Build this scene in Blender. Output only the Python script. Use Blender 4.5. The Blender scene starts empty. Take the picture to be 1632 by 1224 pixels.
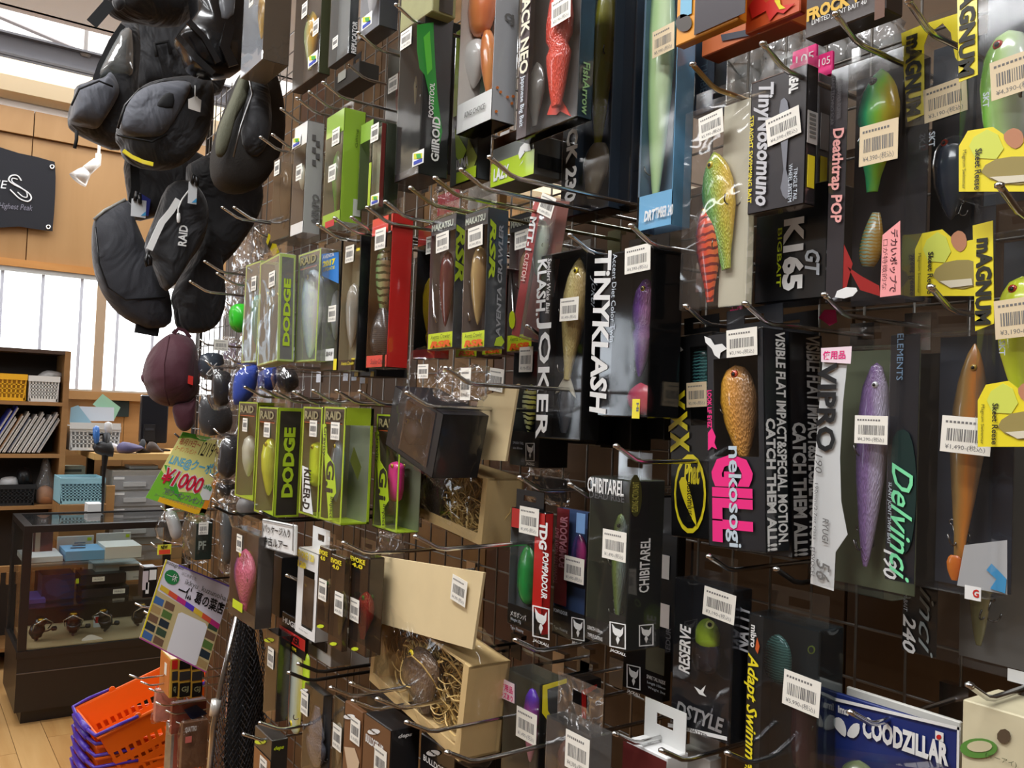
import bpy, bmesh, math, random
from mathutils import Vector, Matrix
random.seed(7)
S = bpy.context.scene
COL = S.collection
# ------------------------------------------------------------------ camera
F, AZ, PITCH, ROLL, H, D = 1400.0, math.radians(35.0), math.atan(45/1400.0), .04, 1.5, .75
f0 = Vector((math.sin(AZ), math.cos(AZ), 0)); r0 = Vector((math.cos(AZ), -math.sin(AZ), 0)); Z = Vector((0, 0, 1))
FW = f0*math.cos(PITCH)+Z*math.sin(PITCH); UP0 = Z*math.cos(PITCH)-f0*math.sin(PITCH)
RT = r0*math.cos(ROLL)+UP0*math.sin(ROLL); UP = UP0*math.cos(ROLL)-r0*math.sin(ROLL)
CAM = Vector((0, 0, H))
cd = bpy.data.cameras.new('camera'); cam = bpy.data.objects.new('camera', cd); COL.objects.link(cam)
cd.sensor_width = 36; cd.lens = 36*F/1632; cd.clip_start = .02
cam.matrix_world = Matrix(((RT.x, UP.x, -FW.x, CAM.x), (RT.y, UP.y, -FW.y, CAM.y), (RT.z, UP.z, -FW.z, CAM.z), (0, 0, 0, 1)))
S.camera = cam
# ------------------------------------------------------------------ world, lights, exposure
W = bpy.data.worlds.new('overcast_sky'); S.world = W; W.use_nodes = True
W.node_tree.nodes['Background'].inputs[0].default_value = (.80, .88, 1, 1)
W.node_tree.nodes['Background'].inputs[1].default_value = 1.0
vs = S.view_settings; vs.view_transform = 'Standard'; vs.look = 'None'; vs.gamma = 1; vs.exposure = .42; vs.use_curve_mapping = False
S.cycles.transparent_max_bounces = 40; S.cycles.max_bounces = 7; S.cycles.diffuse_bounces = 3; S.cycles.glossy_bounces = 3
S.cycles.use_denoising = True; S.cycles.sample_clamp_indirect = 6; S.cycles.caustics_reflective = False; S.cycles.caustics_refractive = False
def area(name, loc, rot, sx, sy, energy, col):
    l = bpy.data.lights.new(name, 'AREA'); l.shape = 'RECTANGLE'; l.size = sx; l.size_y = sy; l.energy = energy; l.color = col
    o = bpy.data.objects.new(name, l); COL.objects.link(o); o.location = loc; o.rotation_euler = rot
    return o
DAY = (.86, .93, 1); TUBE = (.97, .985, 1)
area('ceiling_tube_light', (-.25, 1.1, 2.93), (0, 0, 0), .26, 2.2, 34, TUBE)
area('ceiling_tube_light', (-.25, -1.7, 2.93), (0, 0, 0), .26, 2.2, 27, TUBE)
area('ceiling_tube_light', (-1.7, 1.1, 2.93), (0, 0, 0), .26, 2.2, 27, TUBE)
area('ceiling_tube_light', (-1.7, 3.9, 2.93), (0, 0, 0), .26, 2.2, 13, TUBE)
area('ceiling_tube_light', (2.6, 2.6, 2.93), (0, 0, 0), .26, 2.2, 14, TUBE)
area('window_daylight', (-2.93, 4.75, 1.6), (0, math.radians(-90), 0), 1.1, .55, 8, DAY)
area('window_daylight', (1.2, 5.9, 1.9), (math.radians(-90), 0, 0), 3.6, .7, 14, DAY)
area('skylight_daylight', (.6, 5.0, 3.72), (0, 0, 0), 4.5, 1.6, 16, DAY)
# ------------------------------------------------------------------ pixel geometry of the 1632 x 1224 frame
def ray(x, y): return FW*F+RT*(x-816)-UP*(y-612)
def pX(x, y, X): d = ray(x, y); return CAM+d*((X-CAM.x)/d.x)
def pY(x, y, Y): d = ray(x, y); return CAM+d*((Y-CAM.y)/d.y)
def pZ(x, y, z): d = ray(x, y); return CAM+d*((z-CAM.z)/d.z)
# ------------------------------------------------------------------ materials
def lin(c): c /= 255.; return c/12.92 if c < .04045 else ((c+.055)/1.055)**2.4
def rgb(c): return (lin(c[0]), lin(c[1]), lin(c[2]), 1)
MC = {}
def nodes(name):
    m = bpy.data.materials.new(name); m.use_nodes = True; nt = m.node_tree
    return m, nt, nt.nodes, nt.nodes.get('Principled BSDF'), lambda a, b: nt.links.new(a, b)
def M(c, rough=.5, metal=0, noise=0, scale=60, coat=0, bump=0, sheen=0):
    """plain procedural surface of one colour with a little mottling"""
    k = (tuple(c), rough, metal, noise, scale, coat, bump, sheen)
    if k in MC: return MC[k]
    m, nt, N, b, ln = nodes('surface')
    b.inputs['Base Color'].default_value = rgb(c); b.inputs['Roughness'].default_value = rough; b.inputs['Metallic'].default_value = metal
    b.inputs['Coat Weight'].default_value = coat; b.inputs['Coat Roughness'].default_value = .08; b.inputs['Sheen Weight'].default_value = sheen
    if noise or bump:
        tc = N.new('ShaderNodeTexCoord'); n = N.new('ShaderNodeTexNoise'); n.inputs['Scale'].default_value = scale; n.inputs['Detail'].default_value = 4
        ln(tc.outputs['Object'], n.inputs['Vector'])
        if noise:
            r = N.new('ShaderNodeMixRGB'); r.blend_type = 'MULTIPLY'; r.inputs[0].default_value = 1; r.inputs[1].default_value = rgb(c)
            mp = N.new('ShaderNodeMapRange'); mp.inputs[1].default_value = .25; mp.inputs[2].default_value = .75; mp.inputs[3].default_value = 1-noise; mp.inputs[4].default_value = 1+noise*.5
            ln(n.outputs['Fac'], mp.inputs[0]); ln(mp.outputs[0], r.inputs[2]); ln(r.outputs[0], b.inputs['Base Color'])
        if bump:
            bp = N.new('ShaderNodeBump'); bp.inputs['Strength'].default_value = bump; bp.inputs['Distance'].default_value = .002
            ln(n.outputs['Fac'], bp.inputs['Height']); ln(bp.outputs[0], b.inputs['Normal'])
    MC[k] = m; return m
def film(tint=(1, 1, 1), haze=.008, refl=.045, rough=.08, crinkle=0, scale=18, graze=.55):
    """clear packaging plastic: see-through sheet with a gloss that grows towards grazing"""
    k = ('film', tint, haze, refl, rough, crinkle, scale, graze)
    haze = haze*.35 if haze < .1 else haze; refl *= .65
    if k in MC: return MC[k]
    m, nt, N, b, ln = nodes('clear_plastic'); N.remove(b); out = N['Material Output']
    t = N.new('ShaderNodeBsdfTransparent'); t.inputs[0].default_value = (*tint, 1)
    g = N.new('ShaderNodeBsdfGlossy'); g.inputs['Roughness'].default_value = rough; g.inputs[0].default_value = (1, 1, 1, 1)
    d = N.new('ShaderNodeBsdfDiffuse'); d.inputs[0].default_value = (.8, .8, .8, 1)
    lw = N.new('ShaderNodeLayerWeight'); pw = N.new('ShaderNodeMath'); pw.operation = 'POWER'; pw.inputs[1].default_value = 3.2
    ma = N.new('ShaderNodeMath'); ma.operation = 'MULTIPLY_ADD'; ma.inputs[1].default_value = graze; ma.inputs[2].default_value = refl
    lw.inputs[0].default_value = .5
    ln(lw.outputs['Facing'], pw.inputs[0]); ln(pw.outputs[0], ma.inputs[0])
    m1 = N.new('ShaderNodeMixShader'); m1.inputs[0].default_value = haze; ln(t.outputs[0], m1.inputs[1]); ln(d.outputs[0], m1.inputs[2])
    m2 = N.new('ShaderNodeMixShader'); ln(ma.outputs[0], m2.inputs[0]); ln(m1.outputs[0], m2.inputs[1]); ln(g.outputs[0], m2.inputs[2])
    tc = N.new('ShaderNodeTexCoord'); n = N.new('ShaderNodeTexNoise'); n.inputs['Scale'].default_value = scale; n.inputs['Detail'].default_value = 2; n.inputs['Distortion'].default_value = crinkle*.6
    bp = N.new('ShaderNodeBump'); bp.inputs['Strength'].default_value = .12+.8*crinkle; bp.inputs['Distance'].default_value = .004+.012*crinkle
    ln(tc.outputs['Object'], n.inputs['Vector']); ln(n.outputs['Fac'], bp.inputs['Height']); ln(bp.outputs[0], g.inputs['Normal'])
    ln(m2.outputs[0], out.inputs[0]); MC[k] = m; return m
def glass(tint=(.93, .96, .95)): return film(tint, .004, .025, .01, 0, 1)
def emit(c, s):
    k = ('emit', c, s)
    if k in MC: return MC[k]
    m, nt, N, b, ln = nodes('lit_surface'); N.remove(b)
    e = N.new('ShaderNodeEmission'); e.inputs[0].default_value = (*c, 1); e.inputs[1].default_value = s; ln(e.outputs[0], N['Material Output'].inputs[0])
    MC[k] = m; return m
def ramp(cols, axis=0, bands=0, band_col=(20, 20, 20), rough=.25, scales=0, coat=.6, alpha=1):
    """painted lure body: colours blended across the body, optional cross bars and scale relief"""
    k = ('ramp', tuple(map(tuple, cols)), axis, bands, tuple(band_col), rough, scales, alpha)
    if k in MC: return MC[k]
    m, nt, N, b, ln = nodes('painted_body')
    tc = N.new('ShaderNodeTexCoord'); sp = N.new('ShaderNodeSeparateXYZ'); ln(tc.outputs['Generated'], sp.inputs[0])
    cr = N.new('ShaderNodeValToRGB'); e = cr.color_ramp.elements
    while len(e) < len(cols): e.new(.5)
    for i, c in enumerate(cols): e[i].position = .12+.76*i/max(1, len(cols)-1); e[i].color = rgb(c)
    n = N.new('ShaderNodeTexNoise'); n.inputs['Scale'].default_value = 6; n.inputs['Detail'].default_value = 3; ln(tc.outputs['Generated'], n.inputs['Vector'])
    ad = N.new('ShaderNodeMath'); ad.operation = 'MULTIPLY_ADD'; ad.inputs[1].default_value = .25; ln(n.outputs['Fac'], ad.inputs[0])
    sb = N.new('ShaderNodeMath'); sb.operation = 'SUBTRACT'; sb.inputs[1].default_value = .125; ln(sp.outputs[axis], sb.inputs[0]); ln(sb.outputs[0], ad.inputs[2])
    ln(ad.outputs[0], cr.inputs[0]); col = cr.outputs[0]
    if bands:
        w = N.new('ShaderNodeTexWave'); w.bands_direction = 'Z' if axis != 2 else 'X'; w.inputs['Scale'].default_value = bands; w.inputs['Distortion'].default_value = 2.5; w.inputs['Detail'].default_value = 1
        ln(tc.outputs['Generated'], w.inputs['Vector']); gt = N.new('ShaderNodeMath'); gt.operation = 'GREATER_THAN'; gt.inputs[1].default_value = .72; ln(w.outputs['Fac'], gt.inputs[0])
        mx = N.new('ShaderNodeMixRGB'); mx.inputs[2].default_value = rgb(band_col); ln(gt.outputs[0], mx.inputs[0]); ln(col, mx.inputs[1]); col = mx.outputs[0]
    ln(col, b.inputs['Base Color']); b.inputs['Roughness'].default_value = rough; b.inputs['Coat Weight'].default_value = coat; b.inputs['Coat Roughness'].default_value = .05
    if scales:
        v = N.new('ShaderNodeTexVoronoi'); v.inputs['Scale'].default_value = scales; ln(tc.outputs['Generated'], v.inputs['Vector'])
        bp = N.new('ShaderNodeBump'); bp.inputs['Strength'].default_value = .6; bp.inputs['Distance'].default_value = .002; ln(v.outputs['Distance'], bp.inputs['Height']); ln(bp.outputs[0], b.inputs['Normal'])
    b.inputs['Alpha'].default_value = alpha
    MC[k] = m; return m
def wood(c1, c2, scale=2.2, axis='X', rough=.45, stretch=12, knots=0):
    k = ('wood', c1, c2, scale, axis, rough, stretch, knots)
    if k in MC: return MC[k]
    m, nt, N, b, ln = nodes('wood_grain')
    tc = N.new('ShaderNodeTexCoord'); mp = N.new('ShaderNodeMapping'); v = [scale*stretch]*3; v['XYZ'.index(axis)] = scale; mp.inputs['Scale'].default_value = v
    oi = N.new('ShaderNodeObjectInfo'); ad = N.new('ShaderNodeVectorMath'); ad.operation = 'ADD'
    sc = N.new('ShaderNodeMath'); sc.operation = 'MULTIPLY'; sc.inputs[1].default_value = 37; ln(oi.outputs['Random'], sc.inputs[0])
    ln(tc.outputs['Object'], ad.inputs[0]); ln(sc.outputs[0], ad.inputs[1]); ln(ad.outputs[0], mp.inputs['Vector'])
    n = N.new('ShaderNodeTexNoise'); n.inputs['Scale'].default_value = 1; n.inputs['Detail'].default_value = 6; n.inputs['Distortion'].default_value = .6; ln(mp.outputs[0], n.inputs['Vector'])
    cr = N.new('ShaderNodeValToRGB'); cr.color_ramp.elements[0].position = .3; cr.color_ramp.elements[1].position = .72
    cr.color_ramp.elements[0].color = rgb(c1); cr.color_ramp.elements[1].color = rgb(c2); ln(n.outputs['Fac'], cr.inputs[0]); col = cr.outputs[0]
    if knots:
        vo = N.new('ShaderNodeTexVoronoi'); vo.inputs['Scale'].default_value = knots; ln(ad.outputs[0], vo.inputs['Vector'])
        lt = N.new('ShaderNodeMapRange'); lt.inputs[1].default_value = .05; lt.inputs[2].default_value = .12; ln(vo.outputs['Distance'], lt.inputs[0])
        mx = N.new('ShaderNodeMixRGB'); mx.inputs[1].default_value = rgb((95, 50, 18)); ln(lt.outputs[0], mx.inputs[0]); ln(col, mx.inputs[2]); col = mx.outputs[0]
    ln(col, b.inputs['Base Color']); b.inputs['Roughness'].default_value = rough
    MC[k] = m; return m
CHROME = M((214, 214, 214), .2, 1); STEEL = M((150, 150, 150), .3, 1); IRON = M((70, 68, 66), .35, .9)
CLEAR = film(); BAG = film((1, 1, 1), .02, .09, .09, 1, 22); BLISTER = film((.97, .98, .98), .015, .07, .1, .3, 9)
TAG = M((243, 239, 228), .6); INK = M((116, 114, 112), .7); WHITE = M((238, 238, 236), .5); BLACK = M((9, 9, 11), .4, coat=.12); DKGREY = M((46, 48, 52), .4, coat=.3)
# ------------------------------------------------------------------ mesh helpers
class MB:
    def __init__(s): s.v = []; s.f = []
    def add(s, v, f):
        n = len(s.v); s.v += [tuple(p) for p in v]; s.f += [tuple(i+n for i in q) for q in f]; return s
    def box(s, x0, x1, y0, y1, z0, z1):
        return s.add([(x, y, z) for x in (x0, x1) for y in (y0, y1) for z in (z0, z1)], [(0, 1, 3, 2), (4, 6, 7, 5), (0, 4, 5, 1), (2, 3, 7, 6), (0, 2, 6, 4), (1, 5, 7, 3)])
    def prism(s, pts, fn, t0, t1):
        """polygon pts (a, b) swept between offsets t0, t1; fn(a, b, t) -> xyz"""
        n = len(pts); v = [fn(a, b, t0) for a, b in pts]+[fn(a, b, t1) for a, b in pts]
        return s.add(v, [tuple(range(n))[::-1], tuple(range(n, 2*n))]+[(i, (i+1) % n, n+(i+1) % n, n+i) for i in range(n)])
    def tube(s, path, r, n=6, closed=False):
        P = [Vector(p) for p in path]; m = len(P); rs = r if isinstance(r, (list, tuple)) else [r]*m; rings = []; up = None
        for i, p in enumerate(P):
            t = (P[(i+1) % m]-P[i-1]) if closed else (P[min(i+1, m-1)]-P[max(i-1, 0)])
            t = t.normalized() if t.length > 1e-9 else Z.copy()
            if up is None: up = Vector((0, 0, 1)) if abs(t.z) < .9 else Vector((1, 0, 0))
            a = t.cross(up).normalized(); b = a.cross(t).normalized(); up = b
            rings.append([p+(a*math.cos(2*math.pi*k/n)+b*math.sin(2*math.pi*k/n))*rs[i] for k in range(n)])
        return s.loft(rings, not closed, closed)
    def loft(s, rings, cap=True, closed=False):
        n = len(rings[0]); m = len(rings); v = [p for r in rings for p in r]
        f = [(i*n+k, i*n+(k+1) % n, ((i+1) % m)*n+(k+1) % n, ((i+1) % m)*n+k) for i in range(m if closed else m-1) for k in range(n)]
        if cap: f += [tuple(range(n))[::-1], tuple(range((m-1)*n, m*n))]
        return s.add(v, f)
    def lathe(s, prof, n=16, c=(0, 0, 0), axis='z'):
        pm = {'z': lambda a, b, h: (a, b, h), 'y': lambda a, b, h: (a, h, b), 'x': lambda a, b, h: (h, a, b)}[axis]
        return s.loft([[Vector(c)+Vector(pm(r*math.cos(2*math.pi*k/n), r*math.sin(2*math.pi*k/n), h)) for k in range(n)] for r, h in prof])
    def mesh(s, name, smooth=False):
        me = bpy.data.meshes.new(name); me.from_pydata([tuple(p) for p in s.v], [], s.f)
        bm = bmesh.new(); bm.from_mesh(me); bmesh.ops.recalc_face_normals(bm, faces=bm.faces); bm.to_mesh(me); bm.free()
        if smooth: me.polygons.foreach_set('use_smooth', [True]*len(me.polygons))
        return me
    def build(s, name, mat, parent=None, smooth=False, loc=None, rot=None): return obj(name, s.mesh(name, smooth), mat, parent, loc, rot)
def obj(name, me, mat, parent=None, loc=None, rot=None):
    o = bpy.data.objects.new(name, me); COL.objects.link(o); o.parent = parent
    if me is not None and mat is not None and not me.materials: me.materials.append(mat)
    if loc is not None: o.location = loc
    if rot is not None: o.rotation_euler = rot
    return o
def tag(o, label, cat, group=None, kind=None):
    if label: o['label'] = label
    if cat: o['category'] = cat
    if group: o['group'] = group
    if kind: o['kind'] = kind
    return o
def empty(name, loc, rot=(0, 0, 0), label=None, cat=None, group=None):
    o = bpy.data.objects.new(name, None); COL.objects.link(o); o.location = loc; o.rotation_euler = rot; o.empty_display_size = .05
    return tag(o, label, cat, group)
def struct(o): o['kind'] = 'structure'; return o
def clone(root, loc=None, rot=None, label=None, group=None):
    def cp(o, par):
        c = o.copy(); COL.objects.link(c); c.parent = par
        for ch in list(o.children): cp(ch, c)
        return c
    r = cp(root, None)
    if loc is not None: r.location = loc
    if rot is not None: r.rotation_euler = rot
    if label: r['label'] = label
    if group: r['group'] = group
    return r
def smoothpoly(pts, k=3):
    out = []; n = len(pts)
    for i in range(n):
        p0, p1, p2, p3 = (Vector((*pts[(i+j) % n], 0)) for j in (-1, 0, 1, 2))
        for q in range(k):
            t = q/k; out.append(tuple((.5*((2*p1)+(p2-p0)*t+(2*p0-5*p1+4*p2-p3)*t*t+(3*p1-p0-3*p2+p3)*t**3))[:2]))
    return out
def pillow(pts, fn, tf, tb, k=3, flat=.55, rings=(1, .985, .93, .8, .55, .28), cen=None):
    """inflated closed shape from an outline: bulges tf to the front (-t) and tb to the back (+t)"""
    P = smoothpoly(pts, k) if k > 1 else list(pts); n = len(P)
    cx, cz = cen or (sum(p[0] for p in P)/n, sum(p[1] for p in P)/n)
    def ring(s, t): return [Vector(fn(cx+(a-cx)*s, cz+(b-cz)*s, t)) for a, b in P]
    R = [ring(s, -tf*(1-s*s)**flat) for s in rings[::-1]]+[ring(s, tb*(1-s*s)**flat) for s in rings[1:]]
    return MB().loft(R)
_tc = {}
def tverts(s, bold=0., shear=0., sp=1.):
    k = (s, bold, shear, sp)
    if k not in _tc:
        c = bpy.data.curves.new('lettering', 'FONT'); c.body = s; c.offset = bold; c.shear = shear; c.space_character = sp; c.resolution_u = 2
        o = bpy.data.objects.new('lettering', c); me = bpy.data.meshes.new_from_object(o)
        v = [tuple(p.co) for p in me.vertices]; f = [tuple(p.vertices) for p in me.polygons]
        x0, x1 = min(p[0] for p in v), max(p[0] for p in v); y0, y1 = min(p[1] for p in v), max(p[1] for p in v)
        _tc[k] = ([((p[0]-x0)/(x1-x0 or 1), (p[1]-y0)/(y1-y0 or 1)) for p in v], f); bpy.data.objects.remove(o); bpy.data.curves.remove(c); bpy.data.meshes.remove(me)
    return _tc[k]
def lettering(s, fn, mat, parent, rot=0, bold=0., shear=0., sp=1., name='lettering'):
    """text laid on a surface; fn(u, v) maps the unit square (u right, v up) to xyz"""
    v, f = tverts(s, bold, shear, sp)
    g = {0: lambda u, w: (u, w), 90: lambda u, w: (1-w, u), -90: lambda u, w: (w, 1-u), 180: lambda u, w: (1-u, 1-w)}[rot]
    me = bpy.data.meshes.new(name); me.from_pydata([tuple(fn(*g(a, b))) for a, b in v], [], f)
    return obj(name, me, mat, parent)
# ================================================================== the room shell
TAN = wood((158, 118, 70), (172, 132, 84), 1.2, 'Z', .5, 6); PINE = wood((168, 124, 76), (186, 142, 92), 1.5, 'X', .45, 10, 3.0)
WY = 6.0
fl = MB().box(-3, 5, -3.2, WY+.08, -.05, -.004).build('floor', M((120, 84, 46), .5)); struct(fl)
FLW = [wood(a, b, 1.3, 'Y', .32, 14) for a, b in (((176, 130, 76), (198, 156, 100)), ((168, 122, 70), (190, 146, 92)), ((182, 138, 84), (200, 160, 106)))]
y0 = 1.9
for i in range(26):
    xa = -1.2+i*.13; seam = 3.1+1.9*random.random()
    for ya, yb in ((y0, seam), (seam, WY)):
        MB().box(xa, xa+.1275, ya+.001, yb-.001, -.004, .0).build('floor_plank', random.choice(FLW), fl)
CZ = pY(60, 22, 3.95).z
cl = struct(MB().box(-3, 5, -3.2, 3.95, CZ, CZ+.06).build('ceiling', M((238, 236, 232), .8)))
struct(MB().box(-3.06, -3, -3.2, WY, 0, 1.0).box(-3.06, -3, -3.2, WY, 2.2, 3.9).box(-3.06, -3, -3.2, 4.45, 1.0, 2.2).box(-3.06, -3, 5.05, WY, 1.0, 2.2).build('wall_left', M((112, 96, 78), .8)))
struct(MB().box(-3, 5, -3.26, -3.2, 0, 3.9).build('wall_rear', M((120, 110, 98), .8)))
struct(MB().box(5, 5.06, -3.2, WY, 0, 3.9).build('wall_right', M((150, 140, 122), .8)))
# window in the left wall
w1 = struct(MB().box(-3.04, -2.97, 4.45, 5.05, .97, 1.01).box(-3.04, -2.97, 4.45, 5.05, 2.19, 2.23).build('window_1', M((170, 170, 172), .4, .6)))
for i in range(3): MB().box(-3.03, -2.98, 4.45+i*.3-.012, 4.45+i*.3+.012, 1.01, 2.19).build('mullion', M((150, 150, 152), .4, .6), w1)
for i in range(2): MB().box(-3.012, -3.004, 4.462+i*.3, 4.738+i*.3, 1.01, 2.19).build('pane', emit((.78, .88, 1), 1.7), w1)
for i in range(6): MB().box(-2.965, -2.963, 4.46+i*.1, 4.46+i*.1+.04, 1.0, 2.18).build('blind_slat', M((200, 200, 196), .7), w1)
# back wall: tan panels above, window band, knotty pine below
def zY(px, py, Y=WY): return pY(px, py, Y).z
ZS, ZT, ZF, ZW = zY(100, 622), zY(60, 436), zY(60, 220), zY(0, 168)
bw = struct(MB().box(-3, 5, WY+.02, WY+.08, -.05, ZS).box(-3, 5, WY+.02, WY+.08, ZT, ZW).box(-3, -1.2, WY+.02, WY+.08, ZS, ZT).box(3.2, 5, WY+.02, WY+.08, ZS, ZT).build('wall_back', M((150, 104, 55), .6)))
for i in range(9):
    xa = -3+.9*i
    MB().box(xa+.002, xa+.896, WY, WY+.02, ZT+.07, ZF-.004).build('panel', TAN, bw)
    MB().box(xa+.002, xa+.896, WY-.025, WY+.02, ZF, ZW).build('panel', TAN, bw)
for i in range(14):
    MB().box(-3+.6*i, -3+.6*i+.597, WY, WY+.02, .05, ZS-.05).build('panel', PINE, bw)
struct(MB().box(-3, 5, WY-.05, WY+.02, ZS-.05, ZS).build('trim_1', PINE)); struct(MB().box(-3, 5, WY-.03, WY+.02, ZT+.025, ZT+.07).build('trim_2', wood((176, 118, 58), (196, 138, 74), 1.2, 'X')))
w2 = struct(MB().box(-1.2, 3.2, WY-.02, WY+.05, ZT-.005, ZT+.025).box(-1.2, 3.2, WY-.01, WY+.05, ZS, ZS+.012).build('window_2', M((205, 205, 200), .35, .5)))
xm = pY(157, 560, WY).x
for x, w in ((xm, .028), (xm-.98, .02), (xm+.98, .02), (xm-1.9, .02), (xm+1.9, .02)):
    MB().box(x-w, x+w, WY-.012, WY+.05, ZS, ZT).build('mullion', M((176, 150, 122), .5), w2)
for k in range(-6, 9):
    x = xm+k*.215+.1
    MB().box(x-.009, x+.009, WY-.006, WY+.01, ZS, ZT).build('pane_joint', M((200, 202, 212), .5), w2)
    MB().box(x+.009, x+.206, WY+.0, WY+.012, ZS, ZT).build('pane', emit((.95, .98, 1), 3.2), w2)
# high part above the back wall: cream valance, bright skylight sheets, steel beam, hanging rod with a valve wheel
va = struct(MB().prism([(0, 0), (.10, .02), (.14, .10), (.12, .20), (.03, .24), (0, .24)], lambda a, b, t: (t, WY-a, ZW+.05+b), -3, 5).build('trim_3', M((226, 206, 170), .6)))
sk = struct(MB().box(-3, 5, 3.95, WY+.08, 3.95, 4.0).build('ceiling_skylight_frame', M((228, 226, 222), .7)))
for i in range(9):
    for j in range(2): MB().box(-3+i*.89, -3+i*.89+.87, 4.0+j*1.0, 4.97+j*1.0, 3.925, 3.948).build('pane', emit((.97, .98, 1), 3.0), sk)
struct(MB().box(-3, 5, 3.93, 3.99, CZ, 3.95).build('wall_upper', M((216, 208, 204), .8)))
struct(MB().box(-3, 5, WY+.02, WY+.08, ZW, 4).build('wall_back_upper', M((250, 248, 244), .7)))
zb = pY(60, 84, 4.7).z
tag(MB().box(-3, 5, 4.66, 4.74, zb-.045, zb-.035).box(-3, 5, 4.66, 4.74, zb+.045, zb+.055).box(-3, 5, 4.695, 4.705, zb-.045, zb+.055).build('steel_beam', M((112, 114, 120), .6)), 'grey steel ceiling beam running above the back wall', 'beam')
rod = empty('tie_rod', pY(136, 40, 4.7), label='thin grey hanging rod with a brass wing valve on top', cat='rod')
pt, pb = pY(139, 30, 4.7), pY(136, 88, 4.7); o0 = rod.location
MB().tube([pt-o0, pb-o0], .010, 8).build('rod', M((150, 146, 142), .5, .3), rod)
MB().lathe([(.02, -.012), (.028, 0), (.02, .012)], 10).build('collar', M((150, 146, 142), .5, .3), rod, loc=pb-o0)
for k in range(6):
    a = k*math.pi/3
    MB().tube([(0, 0, 0), (.035*math.cos(a), 0, .035*math.sin(a))], [.01, .014], 6).build('wheel_lobe', M((158, 132, 62), .4, .7), rod, loc=pt-o0)
tag(MB().tube([pY(-60, 2, 4.78), pY(190, 108, 4.78)], .010, 8).build('brace_rod', M((150, 144, 142), .5, .3)), 'slanting thin grey brace rod over the steel beam', 'rod')
# spot lamp hanging in front of the tan wall
sl = empty('spot_lamp', pY(156, 232, 5.4), label='small white spot lamp hanging before the tan wall', cat='lamp'); o0 = sl.location
WH = M((236, 230, 220), .4)
q = lambda x, y: pY(x, y, 5.4)-o0
MB().tube([Vector((0, 0, 3.92-o0.z)), q(157, 255)], .008, 8).build('stem', WH, sl); MB().tube([q(157, 245), q(156, 262)], .016, 10).build('knuckle', WH, sl)
MB().tube([q(155, 258), q(138, 272)], [.026, .03], 14).build('socket', WH, sl, True)
MB().tube([q(139, 271), q(133, 277), q(124, 287)], [.026, .038, .052], 18).build('reflector', M((226, 222, 216), .25, .3), sl, True)
# black banner with white script
bn = empty('banner', pY(40, 370, WY-.03), label='black cloth banner with white script pinned to the tan wall', cat='banner'); o0 = bn.location
BL = M((24, 24, 30), .85, bump=.2, scale=200)
q = lambda x, y, e=0: pY(x, y, WY-.03-e)-o0
MB().prism(smoothpoly([(-40, 236), (30, 244), (80, 256), (88, 264), (88, 310), (84, 362), (78, 368), (30, 361), (-40, 352)], 2), lambda a, b, t: q(a, b, t), 0, .006).build('cloth', BL, bn)
for a, b in ((83, 266), (77, 362)): MB().tube([q(a+3*math.cos(t*math.pi/5), b+3*math.sin(t*math.pi/5), .01) for t in range(10)], .004, 6, True).build('eyelet', CHROME, bn)
PW = M((226, 226, 226), .7)
def qf(x0, y0, x1, y1, sl=0): return lambda u, v: q(x0+(x1-x0)*u, y1+(y0-y1)*v+sl*u, .009)
lettering('OVIE', qf(-34, 284, 12, 297, 4), PW, bn, 0, .0, .2); lettering('The Highest Peak', qf(-20, 321, 52, 333, 6), M((120, 118, 130), .7), bn, 0, 0, .3)
def stroke(pts, w, e=.009): return MB().tube([q(a, b, e) for a, b in smoothpoly(pts+pts[-2:0:-1], 4)[:len(pts)*4-3]], w, 5)
stroke([(34, 288), (28, 280), (18, 280), (14, 287), (22, 294), (34, 300), (46, 308), (50, 316), (44, 321), (32, 317), (22, 308), (16, 302)], .0045).build('script_letter', PW, bn)
stroke([(28, 286), (20, 284), (20, 290), (32, 298), (42, 306), (43, 314), (36, 313), (28, 306)], .0035).build('script_letter', PW, bn)
# ================================================================== the wire grid rack
GY0, GY1, GZ0, GZ1, PITCHG = .05, 2.78, .18, 2.42, .05
WIRE = M((136, 132, 126), .35, .8)
rack = empty('grid_rack', (D, 0, 0), label='dark wire grid panel wall carrying all the hanging lure boxes', cat='grid panel')
vw = MB().tube([(0, 0, GZ0), (0, 0, GZ1)], .0015, 6).mesh('vertical_wire', True); hw = MB().tube([(.004, GY0, 0), (.004, GY1, 0)], .0015, 6).mesh('horizontal_wire', True)
yy = [.4649-.4649//PITCHG*PITCHG+PITCHG*i for i in range(60)]
yref = pX(1442.4, 1080, D).y
k0 = math.ceil((GY0-yref)/PITCHG); n = 0
while yref+(k0+n)*PITCHG < GY1: obj('vertical_wire', vw, WIRE, rack, (0, yref+(k0+n)*PITCHG, 0)); n += 1
zref = pX(1365, 1085.4, D).z
k0 = math.ceil((GZ0-zref)/PITCHG); n = 0
while zref+(k0+n)*PITCHG < GZ1: obj('horizontal_wire', hw, WIRE, rack, (0, 0, zref+(k0+n)*PITCHG)); n += 1
for y in (GY0-.012, GY1+.012): MB().tube([(.012, y, 0), (.012, y, GZ1+.02)], .010, 8).build('frame_post', IRON, rack, True)
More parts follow.
